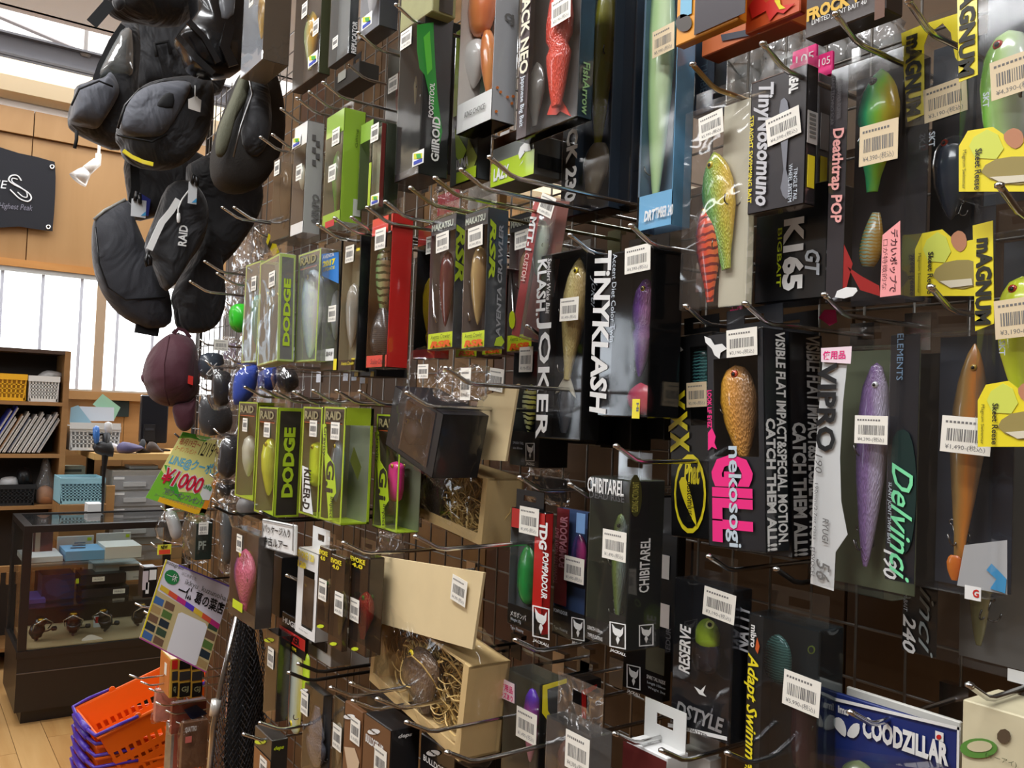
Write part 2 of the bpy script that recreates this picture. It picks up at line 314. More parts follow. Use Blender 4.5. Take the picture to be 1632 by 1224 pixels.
# wooden boards behind the grid
BRN = [wood(a, b, 1.6, 'Z', .55, 9) for a, b in (((78, 54, 28), (96, 68, 36)), ((66, 44, 22), (84, 58, 30)), ((120, 86, 48), (140, 104, 60)), ((74, 42, 20), (92, 56, 26)))]
bk = empty('backing_boards', (D+.085, 0, 0), label='brown wooden boards standing behind the wire grid', cat='backing board')
y = -.4; i = 0
while y < 2.8:
    w = (.22, .31, .16, .27)[i % 4]; zt = 1.80 if y < 1.2 else 2.35
    MB().box(0, .015, y+.002, min(y+w, 2.8)-.002, .1, zt).build('board', BRN[(i*3+1) % 4 if y > 1 else i % 2], bk); y += w; i += 1
# ================================================================== display hooks
NEAR = {
    (655, 300): 'over the grey crawler boxes, leftmost of four',
    (694, 284): 'over the grey crawler boxes, second of four',
    (736, 271): 'over the grey crawler boxes, third of four',
    (781, 251): 'over the grey crawler boxes, rightmost of four',
    (586, 331): 'at the top left corner of the bright red box',
    (416, 618): 'between the pale feathered lure box and the lime capitals box',
    (469, 625): 'just left of the chartreuse stick lure box',
    (574, 624): 'at the right corner of the lime slogan box',
    (534, 348): 'under the lime sided tall box, left of two',
    (561, 347): 'under the lime sided tall box, right of two',
    (516, 132): 'fanned below the top clear boxes, rightmost of four',
    (494, 147): 'fanned below the top clear boxes, third of four',
    (474, 157): 'fanned below the top clear boxes, second of four',
    (449, 174): 'fanned below the top clear boxes, leftmost of four',
    (435, 215): 'above the brown tinted slim box, right of two',
    (416, 219): 'above the brown tinted slim box, left of two',
    (572, 53): 'under the pale clear box of the top row',
    (632, 8): 'in front of the olive carton at the top edge',
    (416, 816): 'with dark wire carrying the white sign card',
    (341, 807): 'with dark wire beside the coupon poster, leftmost there',
    (374, 816): 'with dark wire just left of the white sign card',
    (458, 917): 'between the purple fish box and the white carton',
    (476, 1058): 'with dark wire under the white cartons, upper one',
    (461, 1072): 'with dark wire under the white cartons, lower one',
    (528, 1096): 'at the shoulder of the slate fish box',
    (560, 1089): 'reaching out under the scarlet fish box',
    (563, 1117): 'above the brown box with white outlined oval',
    (602, 1114): 'left of the lower kraft box bottom',
    (649, 1151): 'crossing the lower kraft box foot',
    (415, 1152): 'left of the glow stick lure tip',
    (389, 1170): 'nearest the black landing net at the bottom',
    (713, 1199): 'over the glossy black carton at the bottom edge',
    (980, 1169): 'reaching from the folded bag to the white topped carton',
    (1160, 1200): 'below the silver logo box at the bottom edge',
    (1545, 1092): 'above the kraft carton in the bottom corner',
    (355, 331): 'beside the black sling bag, left of two',
    (374, 331): 'beside the black sling bag, right of two',
    (327, 417): 'across the big black bag, upper left of three',
    (347, 436): 'across the big black bag, right of three',
    (304, 449): 'across the big black bag, lowest of three',
}
def hook(x, y, p=.2, label=None, col=None, drop=.013, hold=None):
    """chrome wire hook: (x, y) pixel of its turned-up tip, p its reach from the grid"""
    t = pX(x, y, D-p); o = empty('display_hook', (D, t.y, t.z-drop))
    o.rotation_euler = (0, 0, math.radians(-90))
    m = col or CHROME
    MB().tube([(0, 0, 0), (0, -p+.034, -.001), (0, -p+.024, .001), (0, -p+.004, drop-.002), (0, -p, drop)], .0023, 7).build('wire_arm', m, o, True)
    MB().box(-.0125, .0125, -.0035, -.002, -.022, .012).box(-.0125, .0125, -.002, .006, .006, .012).build('clip_plate', m, o)
    MB().lathe([(.0008, -.002), (.0032, -.001), (.0032, .0012), (.0008, .0025)], 8, (0, -p, drop)).build('tip', CHROME, o, True)
    if hold: tag(o, 'chrome wire hook holding the '+hold, 'hook', 'hooks carrying packages')
    else: tag(o, 'bare hook '+NEAR[(x, y)], 'hook', 'bare display hooks')
    return o
def sidehook(what, Y, z, x, col=None):
    """straight wire hook from the grid out to x, carrying a thing that faces down the aisle"""
    o = empty('display_hook', (D, Y, z), label='chrome wire hook holding the '+what, cat='hook', group='hooks carrying packages'); L = D-x+.03
    MB().tube([(0, 0, 0), (-L+.02, 0, 0), (-L+.012, 0, .002), (-L, 0, .012)], .0022, 7).build('wire_arm', col or CHROME, o, True); MB().box(-.002, .004, -.012, .012, -.02, .01).build('clip_plate', col or CHROME, o); return o
# ================================================================== package builder
class P:
    """a hanging package. x0..x1 / yt..yb: pixels of its front face, x2: pixel of the back edge of its near side, p: reach of the front from the grid"""
    def __init__(s, name, label, cat, x0, x1, yt, yb, p=.15, x2=None, d=None, roll=0, yaw=0, group=None):
        X = D-p; ym = (yt+yb)/2; xm = (x0+x1)/2
        a, b = pX(x0, ym, X), pX(x1, ym, X); top, bot = pX(xm, yt, X), pX(xm, yb, X)
        s.w = a.y-b.y; s.h = top.z-bot.z; s.p = p
        if d is None: d = (pY(x2, ym, b.y).x-X) if x2 else .03
        s.d = d = max(.004, d)
        s.o = empty(name, (X, (a.y+b.y)/2, bot.z), (0, 0, math.radians(-90+yaw)), label, cat, group)
        if roll:
            c = Vector((X, (a.y+b.y)/2, (top.z+bot.z)/2)); R = Matrix.Rotation(math.radians(-90+yaw), 4, 'Z') @ Matrix.Rotation(math.radians(roll), 4, 'Y')
            s.o.rotation_euler = R.to_euler(); s.o.location = c-R.to_3x3() @ Vector((0, 0, s.h/2))
            s.R = R.to_3x3()
        else: s.R = Matrix.Rotation(math.radians(-90+yaw), 3, 'Z')
        s.Ri = s.R.inverted(); s.loc = Vector(s.o.location)
        s.hw = s.w/2
    # pixel -> local
    def f(s, x, y, off=0.):
        """on the front plane pushed off metres inwards -> local (x, z)"""
        r = s.Ri @ ray(x, y); c = s.Ri @ (CAM-s.loc); t = (off-c.y)/r.y; q = c+r*t; return q.x, q.z
    def sd(s, x, y):
        r = s.Ri @ ray(x, y); c = s.Ri @ (CAM-s.loc); t = (s.hw-c.x)/r.x; q = c+r*t; return q.y, q.z
    def tp(s, x, y):
        r = s.Ri @ ray(x, y); c = s.Ri @ (CAM-s.loc); t = (s.h-c.z)/r.z; q = c+r*t; return q.x, q.y
    def bt(s, x, y):
        r = s.Ri @ ray(x, y); c = s.Ri @ (CAM-s.loc); t = (0-c.z)/r.z; q = c+r*t; return q.x, q.y
    def face(s, face, off):
        """(fn, map): map pixel -> plane coords, fn(a, b, t) -> xyz; t outwards"""
        if face == 'f': return (lambda x, y: s.f(x, y)), (lambda a, b, t: (a, -off-t, b))
        if face == 's': return s.sd, (lambda a, b, t: (s.hw+off+t, a, b))
        if face == 't': return s.tp, (lambda a, b, t: (a, b, s.h+off+t))
        if face == 'b': return s.bt, (lambda a, b, t: (a, b, -off-t))
        if face[0] == 'i': dd = float(face[1:]); return (lambda x, y: s.f(x, y, dd)), (lambda a, b, t: (a, dd-off-t, b))
    # pieces
    def film(s, mat=None, e=.0006, x0=None, x1=None, z0=None, z1=None, name='clear_shell'):
        bm = bmesh.new(); bmesh.ops.create_cube(bm, size=1)
        X0, X1, Z0, Z1 = (-s.hw if x0 is None else x0)-e, (s.hw if x1 is None else x1)+e, (0 if z0 is None else z0)-e, (s.h if z1 is None else z1)+e
        for v in bm.verts: v.co = ((X0+X1)/2+v.co.x*(X1-X0), s.d/2+v.co.y*(s.d+2*e), (Z0+Z1)/2+v.co.z*(Z1-Z0))
        bmesh.ops.bevel(bm, geom=bm.edges[:], offset=min(.0016, s.d*.1), segments=1, affect='EDGES')
        me = bpy.data.meshes.new(name); bm.to_mesh(me); bm.free(); s.shell = obj(name, me, mat or CLEAR, s.o); return s
    def panel(s, face, mat, name=None, a0=0., a1=1., b0=0., b1=1., t=.0006, inset=.0004):
        """flat card panel on a face, spans in 0..1 (a across, b up)"""
        w, d, h = s.hw-inset, s.d, s.h
        X = lambda a: -w+2*w*a; Zz = lambda b: inset+(h-2*inset)*b; Y = lambda a: inset+(d-2*inset)*a
        m = MB()
        if face == 'f': m.box(X(a0), X(a1), inset, inset+t, Zz(b0), Zz(b1))
        if face == 'back': m.box(X(a0), X(a1), d-inset-t, d-inset, Zz(b0), Zz(b1))
        if face == 's': m.box(w-t, w, Y(a0), Y(a1), Zz(b0), Zz(b1))
        if face == 'far': m.box(-w, -w+t, Y(a0), Y(a1), Zz(b0), Zz(b1))
        if face == 't': m.box(X(a0), X(a1), Y(b0), Y(b1), h-inset-t, h-inset)
        if face == 'b': m.box(X(a0), X(a1), Y(b0), Y(b1), inset, inset+t)
        m.build(name or {'f': 'front_panel', 'back': 'back_card', 's': 'side_panel', 'far': 'side_panel', 't': 'top_flap', 'b': 'bottom_flap'}[face], mat, s.o); return s
    def card(s, mat, faces='back far t b', **k):
        for f in faces.split(): s.panel(f, mat, **k)
        return s
    def solid(s, mat, name='carton', bevel=.001):
        bm = bmesh.new(); bmesh.ops.create_cube(bm, size=1)
        for v in bm.verts: v.co = (v.co.x*s.w, s.d/2+v.co.y*s.d, s.h/2+v.co.z*s.h)
        bmesh.ops.bevel(bm, geom=bm.edges[:], offset=min(bevel, s.d*.2), segments=1, affect='EDGES')
        me = bpy.data.meshes.new(name); bm.to_mesh(me); bm.free(); obj(name, me, mat, s.o); return s
    def rect(s, face, x0, y0, x1, y1, mat, name='print_block', off=.001, t=.0003):
        mp, fn = s.face(face, off); xm, ym = (x0+x1)/2, (y0+y1)/2
        a0, a1 = mp(x0, ym)[0], mp(x1, ym)[0]; b0, b1 = mp(xm, y0)[1], mp(xm, y1)[1]
        MB().prism([(a0, b0), (a1, b0), (a1, b1), (a0, b1)], fn, 0, t).build(name, mat, s.o); return s
    def poly(s, face, pts, mat, name='print_block', off=.001, t=.0003, k=1, smooth=False):
        mp, fn = s.face(face, off); q = [mp(*p) for p in pts]
        if k > 1: q = smoothpoly(q, k)
        MB().prism(q, fn, 0, t).build(name, mat, s.o); return s
    def text(s, st, face, x0, y0, x1, y1, mat, rot=0, bold=0., shear=0., off=.0014, sp=1., name='lettering', sl=0.):
        """text fitted in the pixel box on a face; sl: extra px drop from left to right"""
        mp, fn = s.face(face, off); xm, ym = (x0+x1)/2, (y0+y1)/2
        a0, a1 = mp(x0, ym)[0], mp(x1, ym)[0]; b1, b0 = mp(xm, y0)[1], mp(xm, y1)[1]
        lettering(st, lambda u, v: fn(a0+(a1-a0)*u, b0+(b1-b0)*v, 0), mat, s.o, rot, bold, shear, sp, name); return s
    def price(s, x, y, face='f', w=.029, h=.0225, roll=0, mat=None, off=.0016, kind=0):
        """small white price label with bar code"""
        mp, fn = s.face(face, off); a, b = mp(x, y); c, sn = math.cos(math.radians(roll)), math.sin(math.radians(roll))
        R = lambda u, v: (a+u*c-v*sn, b+u*sn+v*c)
        l = MB().prism([R(-w/2, -h/2), R(w/2, -h/2), R(w/2, h/2), R(-w/2, h/2)], fn, 0, .00025).build('price_label', mat or TAG, s.o)
        m = MB(); rnd = random.Random(int(x*7+y)); u = -.38
        while u < .38:
            du = rnd.choice((.012, .02, .03)); m.prism([R(w*u, -h*.18), R(w*(u+du), -h*.18), R(w*(u+du), h*.16), R(w*u, h*.16)], fn, .0003, .0004); u += du+rnd.choice((.014, .022, .03))
        for v0, hh, n in ((.31, .06, 9), (-.30, .0, 0)):
            u = -.42
            for _ in range(n): m.prism([R(w*u, h*v0), R(w*(u+.05), h*v0), R(w*(u+.05), h*(v0+hh)), R(w*u, h*(v0+hh))], fn, .0003, .0004); u += .08
        m.build('bar_code', INK, l)
        pr = ('¥3,190-(税込)', '¥1,490-(税込)', '¥4,390-(税込)', '¥5,990-(税込)')[kind if kind else int(x) % 4]
        lettering(pr, lambda u, v: fn(*R(w*(-.4+.8*u), h*(-.44+.18*v)), .00035), INK, l)
        return s
    def lure(s, x0, y0, x1, y1, mat, prof='minnow', depth=None, thick=.55, roll=0, eye=True, hooks=2, tail=None, flip=False, segs=0, head='up', eyec=(225, 200, 40), lip=False, name='lure'):
        """lure body lofted along its length inside the package"""
        dd = s.d*.5 if depth is None else (depth if depth < 0 else min(depth, s.d*.6))
        xm, ym = (x0+x1)/2, (y0+y1)/2
        ax0, ax1 = s.f(x0, ym, dd)[0], s.f(x1, ym, dd)[0]; z1, z0 = s.f(xm, y0, dd)[1], s.f(xm, y1, dd)[1]
        L = z1-z0; wv = (ax1-ax0)/2
        pf = {'minnow': [(0, .0), (.02, .35), (.12, .8), (.3, 1), (.55, .9), (.8, .55), (.95, .28), (1, .12)],
              'fish': [(0, .05), (.05, .38), (.15, .75), (.32, 1), (.5, .95), (.7, .66), (.88, .36), (1, .26)],
              'crank': [(0, .0), (.04, .5), (.15, .85), (.35, 1), (.6, .85), (.82, .5), (.96, .2), (1, .05)],
              'frog': [(0, .0), (.06, .45), (.2, .8), (.4, 1), (.7, 1), (.9, .75), (.98, .4), (1, .1)],
              'stick': [(0, .0), (.03, .6), (.1, .95), (.3, 1), (.7, 1), (.92, .8), (.98, .5), (1, .1)],
              'taper': [(0, .5), (.1, .8), (.3, 1), (.6, .9), (.85, .6), (1, .35)]}[prof]
        def pr(t):
            for (a, b), (c, d_) in zip(pf, pf[1:]):
                if t <= c: return b+(d_-b)*(t-a)/(c-a)
            return pf[-1][1]
        n = 22; rings = []; th = min(abs(wv)*thick, dd*.92, max(.004, s.d-dd)*1.3)
        for i in range(n+1):
            t = (1-math.cos(math.pi*i/n))/2; g = pr(t)
            if segs:
                for q in range(1, segs+1):
                    c = q/(segs+1)
                    if abs(t-c) < .02: g *= .72
            zz = (L/2-L*t) if head == 'up' else (-L/2+L*t)
            rings.append([Vector((wv*g*math.cos(2*math.pi*k/14), th*g*math.sin(2*math.pi*k/14), zz)) for k in range(14)])
        b = MB().loft(rings).build(name, mat, s.o, True, ((ax0+ax1)/2, dd, (z0+z1)/2), (0, math.radians(roll), 0))
        sg = 1 if head == 'up' else -1
        if eye:
            g = pr(.11); r = min(abs(wv)*.2, .006)
            for sy in (-1, 1):
                e = MB().lathe([(r*.1, -.0006), (r, 0), (r*.8, .0012), (r*.1, .0016)], 12, axis='y').mesh('eye', True)
                if sy < 0: e.transform(Matrix.Rotation(math.pi, 4, 'Z'))
                eo = obj('eye', e, M(eyec, .2, coat=1), b, (-abs(wv)*g*.25*(1 if not flip else -1), sy*th*g*.93, sg*(L/2-L*.11)))
                pu = MB().lathe([(r*.1, 0), (r*.5, .0004), (r*.1, .0008)], 10, axis='y').mesh('pupil', True)
                if sy < 0: pu.transform(Matrix.Rotation(math.pi, 4, 'Z'))
                pu.materials.append(BLACK); po = obj('pupil', pu, BLACK, b, Vector(eo.location)+Vector((0, sy*.0015, 0)))
        if tail:
            tl = L*.16; tw = abs(wv)*.9
            MB().prism(smoothpoly([(-.12*tw, tl*.3), (-tw, -tl*.8), (-tw*.3, -tl*.45), (0, -tl*.6), (tw*.3, -tl*.45), (tw, -tl*.8), (.12*tw, tl*.3)], 2), lambda a, c, t: (a, t, sg*(-L/2+c)), -.0008, .0008).build('tail_fin', tail, b)
        for i in range(hooks):
            zz = sg*(L/2-L*(.36+.46*i/max(1, hooks-1 if hooks > 1 else 1))); fx = (1 if flip else -1)*-1
            treble(b, (fx*abs(wv)*pr(.36+.4*i)*.92, 0, zz), fx, min(.017, L*.14))
        if lip:
            MB().prism([(-.3, 0), (.3, 0), (.5, -1), (0, -1.3), (-.5, -1)], lambda a, c, t: (a*abs(wv), t-.002, sg*(L/2-.004)-sg*c*abs(wv)*.9), -.0006, .0006).build('diving_lip', film((.95, .97, 1), .05, .1), b)
        return s
    def tab(s, mat=None, hgt=.022, w=None, slot=True, y=.5, name='hang_tab', cx=0):
        """header tab with a hook slot above the box"""
        w = w or s.w*.8; yy = s.d*y; m = MB(); h0 = s.h
        a = w/2; sw, s0, s1 = min(.011, a*.5), h0+hgt*.42, h0+hgt*.72
        if slot: m.box(cx-a, cx-sw, yy-.0004, yy+.0004, h0-.001, h0+hgt).box(cx+sw, cx+a, yy-.0004, yy+.0004, h0-.001, h0+hgt).box(cx-sw, cx+sw, yy-.0004, yy+.0004, h0-.001, s0).box(cx-sw, cx+sw, yy-.0004, yy+.0004, s1, h0+hgt)
        else: m.box(cx-a, cx+a, yy-.0004, yy+.0004, h0-.001, h0+hgt)
        m.build(name, mat or BLISTER, s.o); return s
    def bag(s, top=.02, side=.008, bot=.008, mat=None, bulge=.012, name='plastic_bag', th=None):
        """loose clear bag around the package"""
        w, h = s.hw+side, s.h; rnd = random.Random(int(s.loc.y*1000))
        j = lambda k: rnd.uniform(-k, k)
        pts = [(-w+j(.004), -bot), (-w*.3, -bot+j(.004)), (w*.4, -bot+j(.004)), (w, -bot+j(.004)), (w+.004, h*.3), (w+j(.005), h*.75), (w*.82+j(.006), h+top), (w*.2, h+top+j(.006)), (-w*.6, h+top+j(.006)), (-w*.9, h+top), (-w+j(.006), h*.75), (-w-.003, h*.3)]
        yc = s.d/2
        m = pillow(pts, lambda a, b, t: (a, yc+t, b), s.d/2+bulge, s.d/2+bulge*.6, 3, .32, (1, .99, .96, .9, .72, .4)); r2 = random.Random(3)
        m.v = [(x+r2.uniform(-.0025, .0025), y+r2.uniform(-.003, .003), z+r2.uniform(-.003, .003)) for x, y, z in m.v]
        m.build(name, mat or BAG, s.o, True); return s
_tr = None
def treble(par, loc, side, size):
    """three-pointed hook hanging from an eye"""
    global _tr
    if _tr is None:
        m = MB()
        m.tube([(.12*math.cos(t*math.pi/4), 0, .12*math.sin(t*math.pi/4)) for t in range(8)], .045, 5, True)
        for k in range(3):
            a = k*2.094+.5; c, sn = math.cos(a), math.sin(a)
            m.tube([(0, 0, -.1), (.03*c, .03*sn, -.75)]+[((.28-.28*math.cos(t))*c, (.28-.28*math.cos(t))*sn, -.75-.28*math.sin(t)) for t in (.6, 1.2, 1.8, 2.5, 3.1)]+[(.56*c, .56*sn, -.5)], .045, 5)
        _tr = m.mesh('treble_hook', True); _tr.materials.append(M((120, 118, 116), .25, 1))
    o = obj('treble_hook', _tr, None, par, loc); o.scale = (size,)*3; o.rotation_euler = (0, math.radians(18*side), 0); return o
def wool(par, cx, cy, cz, rx, ry, rz, n=150, name='wood_wool', seed=1, mat=None):
    rnd = random.Random(seed); m = MB()
    for i in range(n):
        a, b = rnd.uniform(0, 6.28), rnd.uniform(-1, 1); r = rnd.uniform(.05, .22)*rx*2; rr = math.sqrt(rnd.random())
        px, pz = cx+rx*rr*math.cos(a), cz+rz*rr*math.sin(a); py = cy+ry*b*(1-.5*rr); t0, t1 = rnd.uniform(0, 6.28), rnd.uniform(1.5, 4.5); ti = rnd.uniform(-.8, .8)
        m.tube([(px+r*math.cos(t0+t1*k/6), py+ti*r*.6*math.sin(t0+t1*k/6), pz+r*.8*math.sin(t0+t1*k/6)) for k in range(7)], rnd.uniform(.0005, .0012), 3)
    o = m.build(name, mat or M((208, 174, 104), .55, noise=.3, scale=30), par); o['kind'] = 'stuff'; return o
# ================================================================== packages, near end of the rack (right of the picture)
YEL = M((240, 222, 40), .45, coat=.4); NAVY = M((18, 22, 30), .4, coat=.2); PINK = M((240, 40, 130), .5); CHART = M((205, 225, 40), .4, coat=.4)
WT = M((232, 232, 230), .5); PALE = M((205, 215, 225), .5); REDM = M((200, 34, 30), .4, coat=.5); GREYC = M((96, 92, 94), .45, coat=.3)
DARKBR = M((58, 46, 38), .5, coat=.3); LIME = M((176, 204, 40), .45, coat=.3); KRAFT = M((206, 176, 122), .75, noise=.06, scale=40); SILV = M((190, 190, 192), .3, .6)
TINT = film((.80, .81, .82), .012, .06, .08); MILK = film((.96, .97, .98), .02, .07, .09, .5)
BEIGE = M((226, 206, 170), .6)
# --- twin slim swimbait packs with dark script cards
b = P('lure_pack', 'tall clear swimbait pack with a white 240 on its black card edge', 'lure pack', 1442, 1665, 560, 1066, .055, d=.03)
b.film(MILK).panel('f', M((16, 16, 18), .3, coat=.5), 'script_card', 0, .27).panel('back', M((126, 122, 116), .6), 'back_card', .3, 1)
b.text('240', 'f', 1440, 980, 1461, 1040, WT, -90, .02, .25).text('inci', 'f', 1466, 936, 1489, 1046, M((150, 160, 160), .5), -90, 0, .5).text('SWIM BAIT', 'f', 1442, 930, 1448, 974, PALE, -90, 0, .2)
b.lure(1530, 600, 1600, 1030, ramp([(96, 74, 48), (120, 120, 80), (170, 150, 110)]), 'minnow', .016, .4)
b.rect('f', 1608, 1068, 1640, 1088, WT, 'safety_mark', .002).tab(MILK)
b = P('lure_pack', 'clear swimbait pack with a white 190 and green script on dark card edge', 'lure pack', 1414, 1580, 530, 940, .105, d=.034)
b.film(MILK).panel('f', M((20, 24, 34), .3, coat=.6), 'script_card', 0, .30).panel('back', M((40, 46, 58), .5, coat=.3), 'back_card', .28, 1)
b.poly('f', [(1424, 700), (1450, 690), (1462, 760), (1455, 860), (1436, 880), (1424, 800)], M((24, 48, 46), .3, coat=.4), 'green_flare', .0012, .0002, 3)
b.text('ELEMENTS', 'f', 1431, 532, 1441, 606, M((120, 150, 180), .5), -90).text('Delvinci', 'f', 1422, 738, 1456, 926, M((130, 230, 170), .4), -90, .01, .5, .0026)
b.text('SLANT JOINT SWIM BAIT', 'f', 1415, 768, 1422, 868, PALE, -90, 0, .2).text('190', 'f', 1409, 876, 1431, 922, WT, -90, .02, .25)
b.lure(1512, 548, 1570, 900, ramp([(86, 66, 44), (150, 116, 60), (196, 120, 46), (120, 96, 70)]), 'fish', .018, .4, 3, hooks=2, flip=True, eyec=(190, 150, 40))
b.lure(1508, 885, 1535, 925, ramp([(212, 120, 40), (190, 90, 30)]), 'taper', .014, .3, 0, False, 0, name='spare_tail')
b.poly('f', [(1524, 870), (1592, 862), (1592, 950), (1512, 935)], film((.95, .95, .95), .45, .06), 'paper_insert', -.012, .0004)
b.poly('f', [(1568, 900), (1580, 912), (1592, 925), (1590, 948), (1566, 940), (1576, 925), (1560, 910)], M((70, 150, 200), .5), 'blue_mark', -.011, .0003)
b.rect('f', 1540, 934, 1566, 956, WT, 'safety_mark', .002).text('G', 'f', 1553, 939, 1563, 952, REDM, 0, .03, off=.0026).price(1541, 694, w=.037, h=.027, roll=-3).tab(MILK, .02)
hook(1484, 458, .15, hold='pack with the green script card')
# --- white and olive hard bait pack
b = P('lure_pack', 'white hard bait pack with black outline letters and a purple lure inside', 'lure pack', 1300, 1428, 553, 945, .11, d=.032)
b.film(MILK).panel('back', M((104, 112, 84), .6, noise=.1), 'back_card')
b.poly('f', [(1312, 556), (1352, 556), (1343, 640), (1338, 730), (1340, 800), (1350, 852), (1331, 880), (1328, 942), (1291, 930), (1296, 760)], WT, 'white_card', -.0008)
b.text('VIPRO', 'f', 1303, 578, 1334, 720, M((30, 30, 32), .5), -90, .03).text('190', 'f', 1301, 724, 1312, 754, INK, -90, 0, .2).text('RYUGI', 'f', 1312, 826, 1322, 866, INK, -90, .01, .2)
b.text('190mm/2.7oz class', 'f', 1299, 770, 1304, 860, INK, -90).text('56', 'f', 1302, 892, 1324, 926, INK, -90, 0, .3).text('ELSVOCEL', 'f', 1294, 872, 1300, 920, GREYC, -90)
b.lure(1363, 578, 1414, 905, ramp([(92, 70, 120), (140, 110, 160), (200, 190, 210)], scales=34), 'minnow', .015, .5, 2, segs=2, flip=True, eyec=(240, 240, 240))
b.price(1390, 685).poly('f', [(1311, 555), (1360, 552), (1358, 580), (1311, 577)], M((250, 226, 236), .5), 'pink_sticker', .0018).text('使用品', 'f', 1314, 559, 1350, 573, PINK, 0, .02, off=.0024).tab(MILK, .018)
hook(1314, 470, .14, hold='white pack with black outline letters')
# --- black boxes with pink block letters, one behind the other
def gill(label, x0, x1, x2, yt, yb, p, front=True):
    b = P('lure_box', label, 'lure box', x0, x1, yt, yb, p, x2, roll=-3.2)
    b.film().panel('f', NAVY, 'front_card', 0, 1, 0, .42).panel('f', NAVY, 'front_card', 0, 1, .88, 1).panel('f', NAVY, 'front_card', 0, .12, .42, .88).panel('f', NAVY, 'front_card', .9, 1, .42, .88)
    b.panel('s', NAVY).card(NAVY).panel('back', M((120, 96, 70), .6), 'back_card', .02, .98, .4, .9, .0012)
    ex = x2-x1
    b.text('VISIBLE FLAT IMPACT&SPECIAL MOTION.', 's', x1+ex*.46, yt+2, x1+ex*.88, yb-8, WT, -90, .03).text('CATCH THEM ALL!!', 's', x1+ex*.02, yt+(yb-yt)*.40, x1+ex*.44, yb+2, WT, -90, .04)
    b.tab(NAVY, .024, b.w*.98, y=.9)
    return b
b = gill('rear black box with white slogan side, half hidden behind its twin', 1172, 1261, 1314, 533, 884, .095)
b.poly('f', [(1283, 503), (1292, 490), (1310, 490), (1312, 510), (1300, 516)], PINK, 'round_logo', -.02)
b = gill('black lure box with huge pink block letters and a gold trout lure', 1127, 1219, 1256, 527, 876, .145)
b.text('GILL', 'f', 1136, 724, 1202, 866, PINK, -90, .06).text('nekosogi', 'f', 1158, 711, 1184, 872, M((190, 205, 215), .5), -90, .02, off=.002).text('LOOK LIF EYEZ', 'f', 1129, 622, 1136, 682, PINK, -90, .02)
b.poly('f', [(1124, 536), (1134, 540), (1140, 550), (1152, 548), (1160, 556), (1150, 562), (1148, 572), (1140, 566), (1136, 556), (1126, 546)], WT, 'bird_mark')
b.poly('f', [(1130, 690), (1136, 682), (1142, 696), (1140, 706), (1144, 716), (1136, 712), (1130, 718)], PINK, 'fish_mark')
b.lure(1152, 580, 1208, 738, ramp([(214, 160, 40), (214, 150, 70), (150, 110, 70)], scales=24), 'crank', .012, .5, -6, True, 1, eyec=(200, 60, 20), flip=True)
b.price(1184, 546, w=.034, h=.0245)
b.text('nekosogi GILL', 'i0.03', 1166, 488, 1186, 506, PINK, 0, .03, off=.002)
hook(1188, 484, .17, hold='black boxes with pink block letters')
b = P('lure_box', 'black lure box with three yellow crosses and a yellow oval fish badge', 'lure box', 1068, 1138, 533, 858, .115, d=.032, roll=-3.5)
b.film().panel('f', BLACK, 'front_card', 0, .48).panel('f', BLACK, 'front_card', .48, 1, 0, .55).panel('f', BLACK, 'front_card', .48, 1, .94, 1).panel('s', BLACK).card(BLACK)
for i, (xx, y) in enumerate(((1062, 622), (1066, 655), (1069, 688))): b.text('X', 'f', xx+1, y, xx+31, y+33, YEL, -90, .05)
b.poly('f', [(1062, 541), (1070, 545), (1075, 552), (1084, 551), (1090, 558), (1082, 563), (1080, 571), (1073, 566)], WT, 'bird_mark').text('SHAKE IT!', 'f', 1063, 560, 1069, 584, YEL, -90, .02).text('SHORT LIP', 'f', 1074, 597, 1081, 624, YEL, -90, .02)
ov = lambda s: [(1101+24*s*math.cos(t*math.pi/9), 787+60*s*math.sin(t*math.pi/9)) for t in range(18)]
b.poly('f', ov(1.06), YEL, 'oval_badge', .0008).poly('f', ov(.92), BLACK, 'oval_badge', .0012).text('Phat', 'f', 1092, 732, 1118, 772, YEL, -70 if 0 else 0, .04, .3, .002)
b.poly('f', [(1085, 768), (1094, 760), (1104, 790), (1110, 820), (1112, 838), (1100, 815), (1090, 790)], YEL, 'fish_mark', .002, .0003, 2).text('customlures', 'f', 1098, 768, 1108, 832, M((30, 28, 10), .5), -90, .01, off=.0024)
b.lure(1104, 553, 1134, 650, ramp([(20, 60, 70), (10, 30, 40), (40, 90, 90)], bands=6, band_col=(80, 140, 140)), 'stick', .012, .5, 0, False, 1).price(1112, 629, w=.026, h=.024, mat=BEIGE).tab(BLACK, .02)
hook(1093, 488, .16, hold='black box with three yellow crosses')
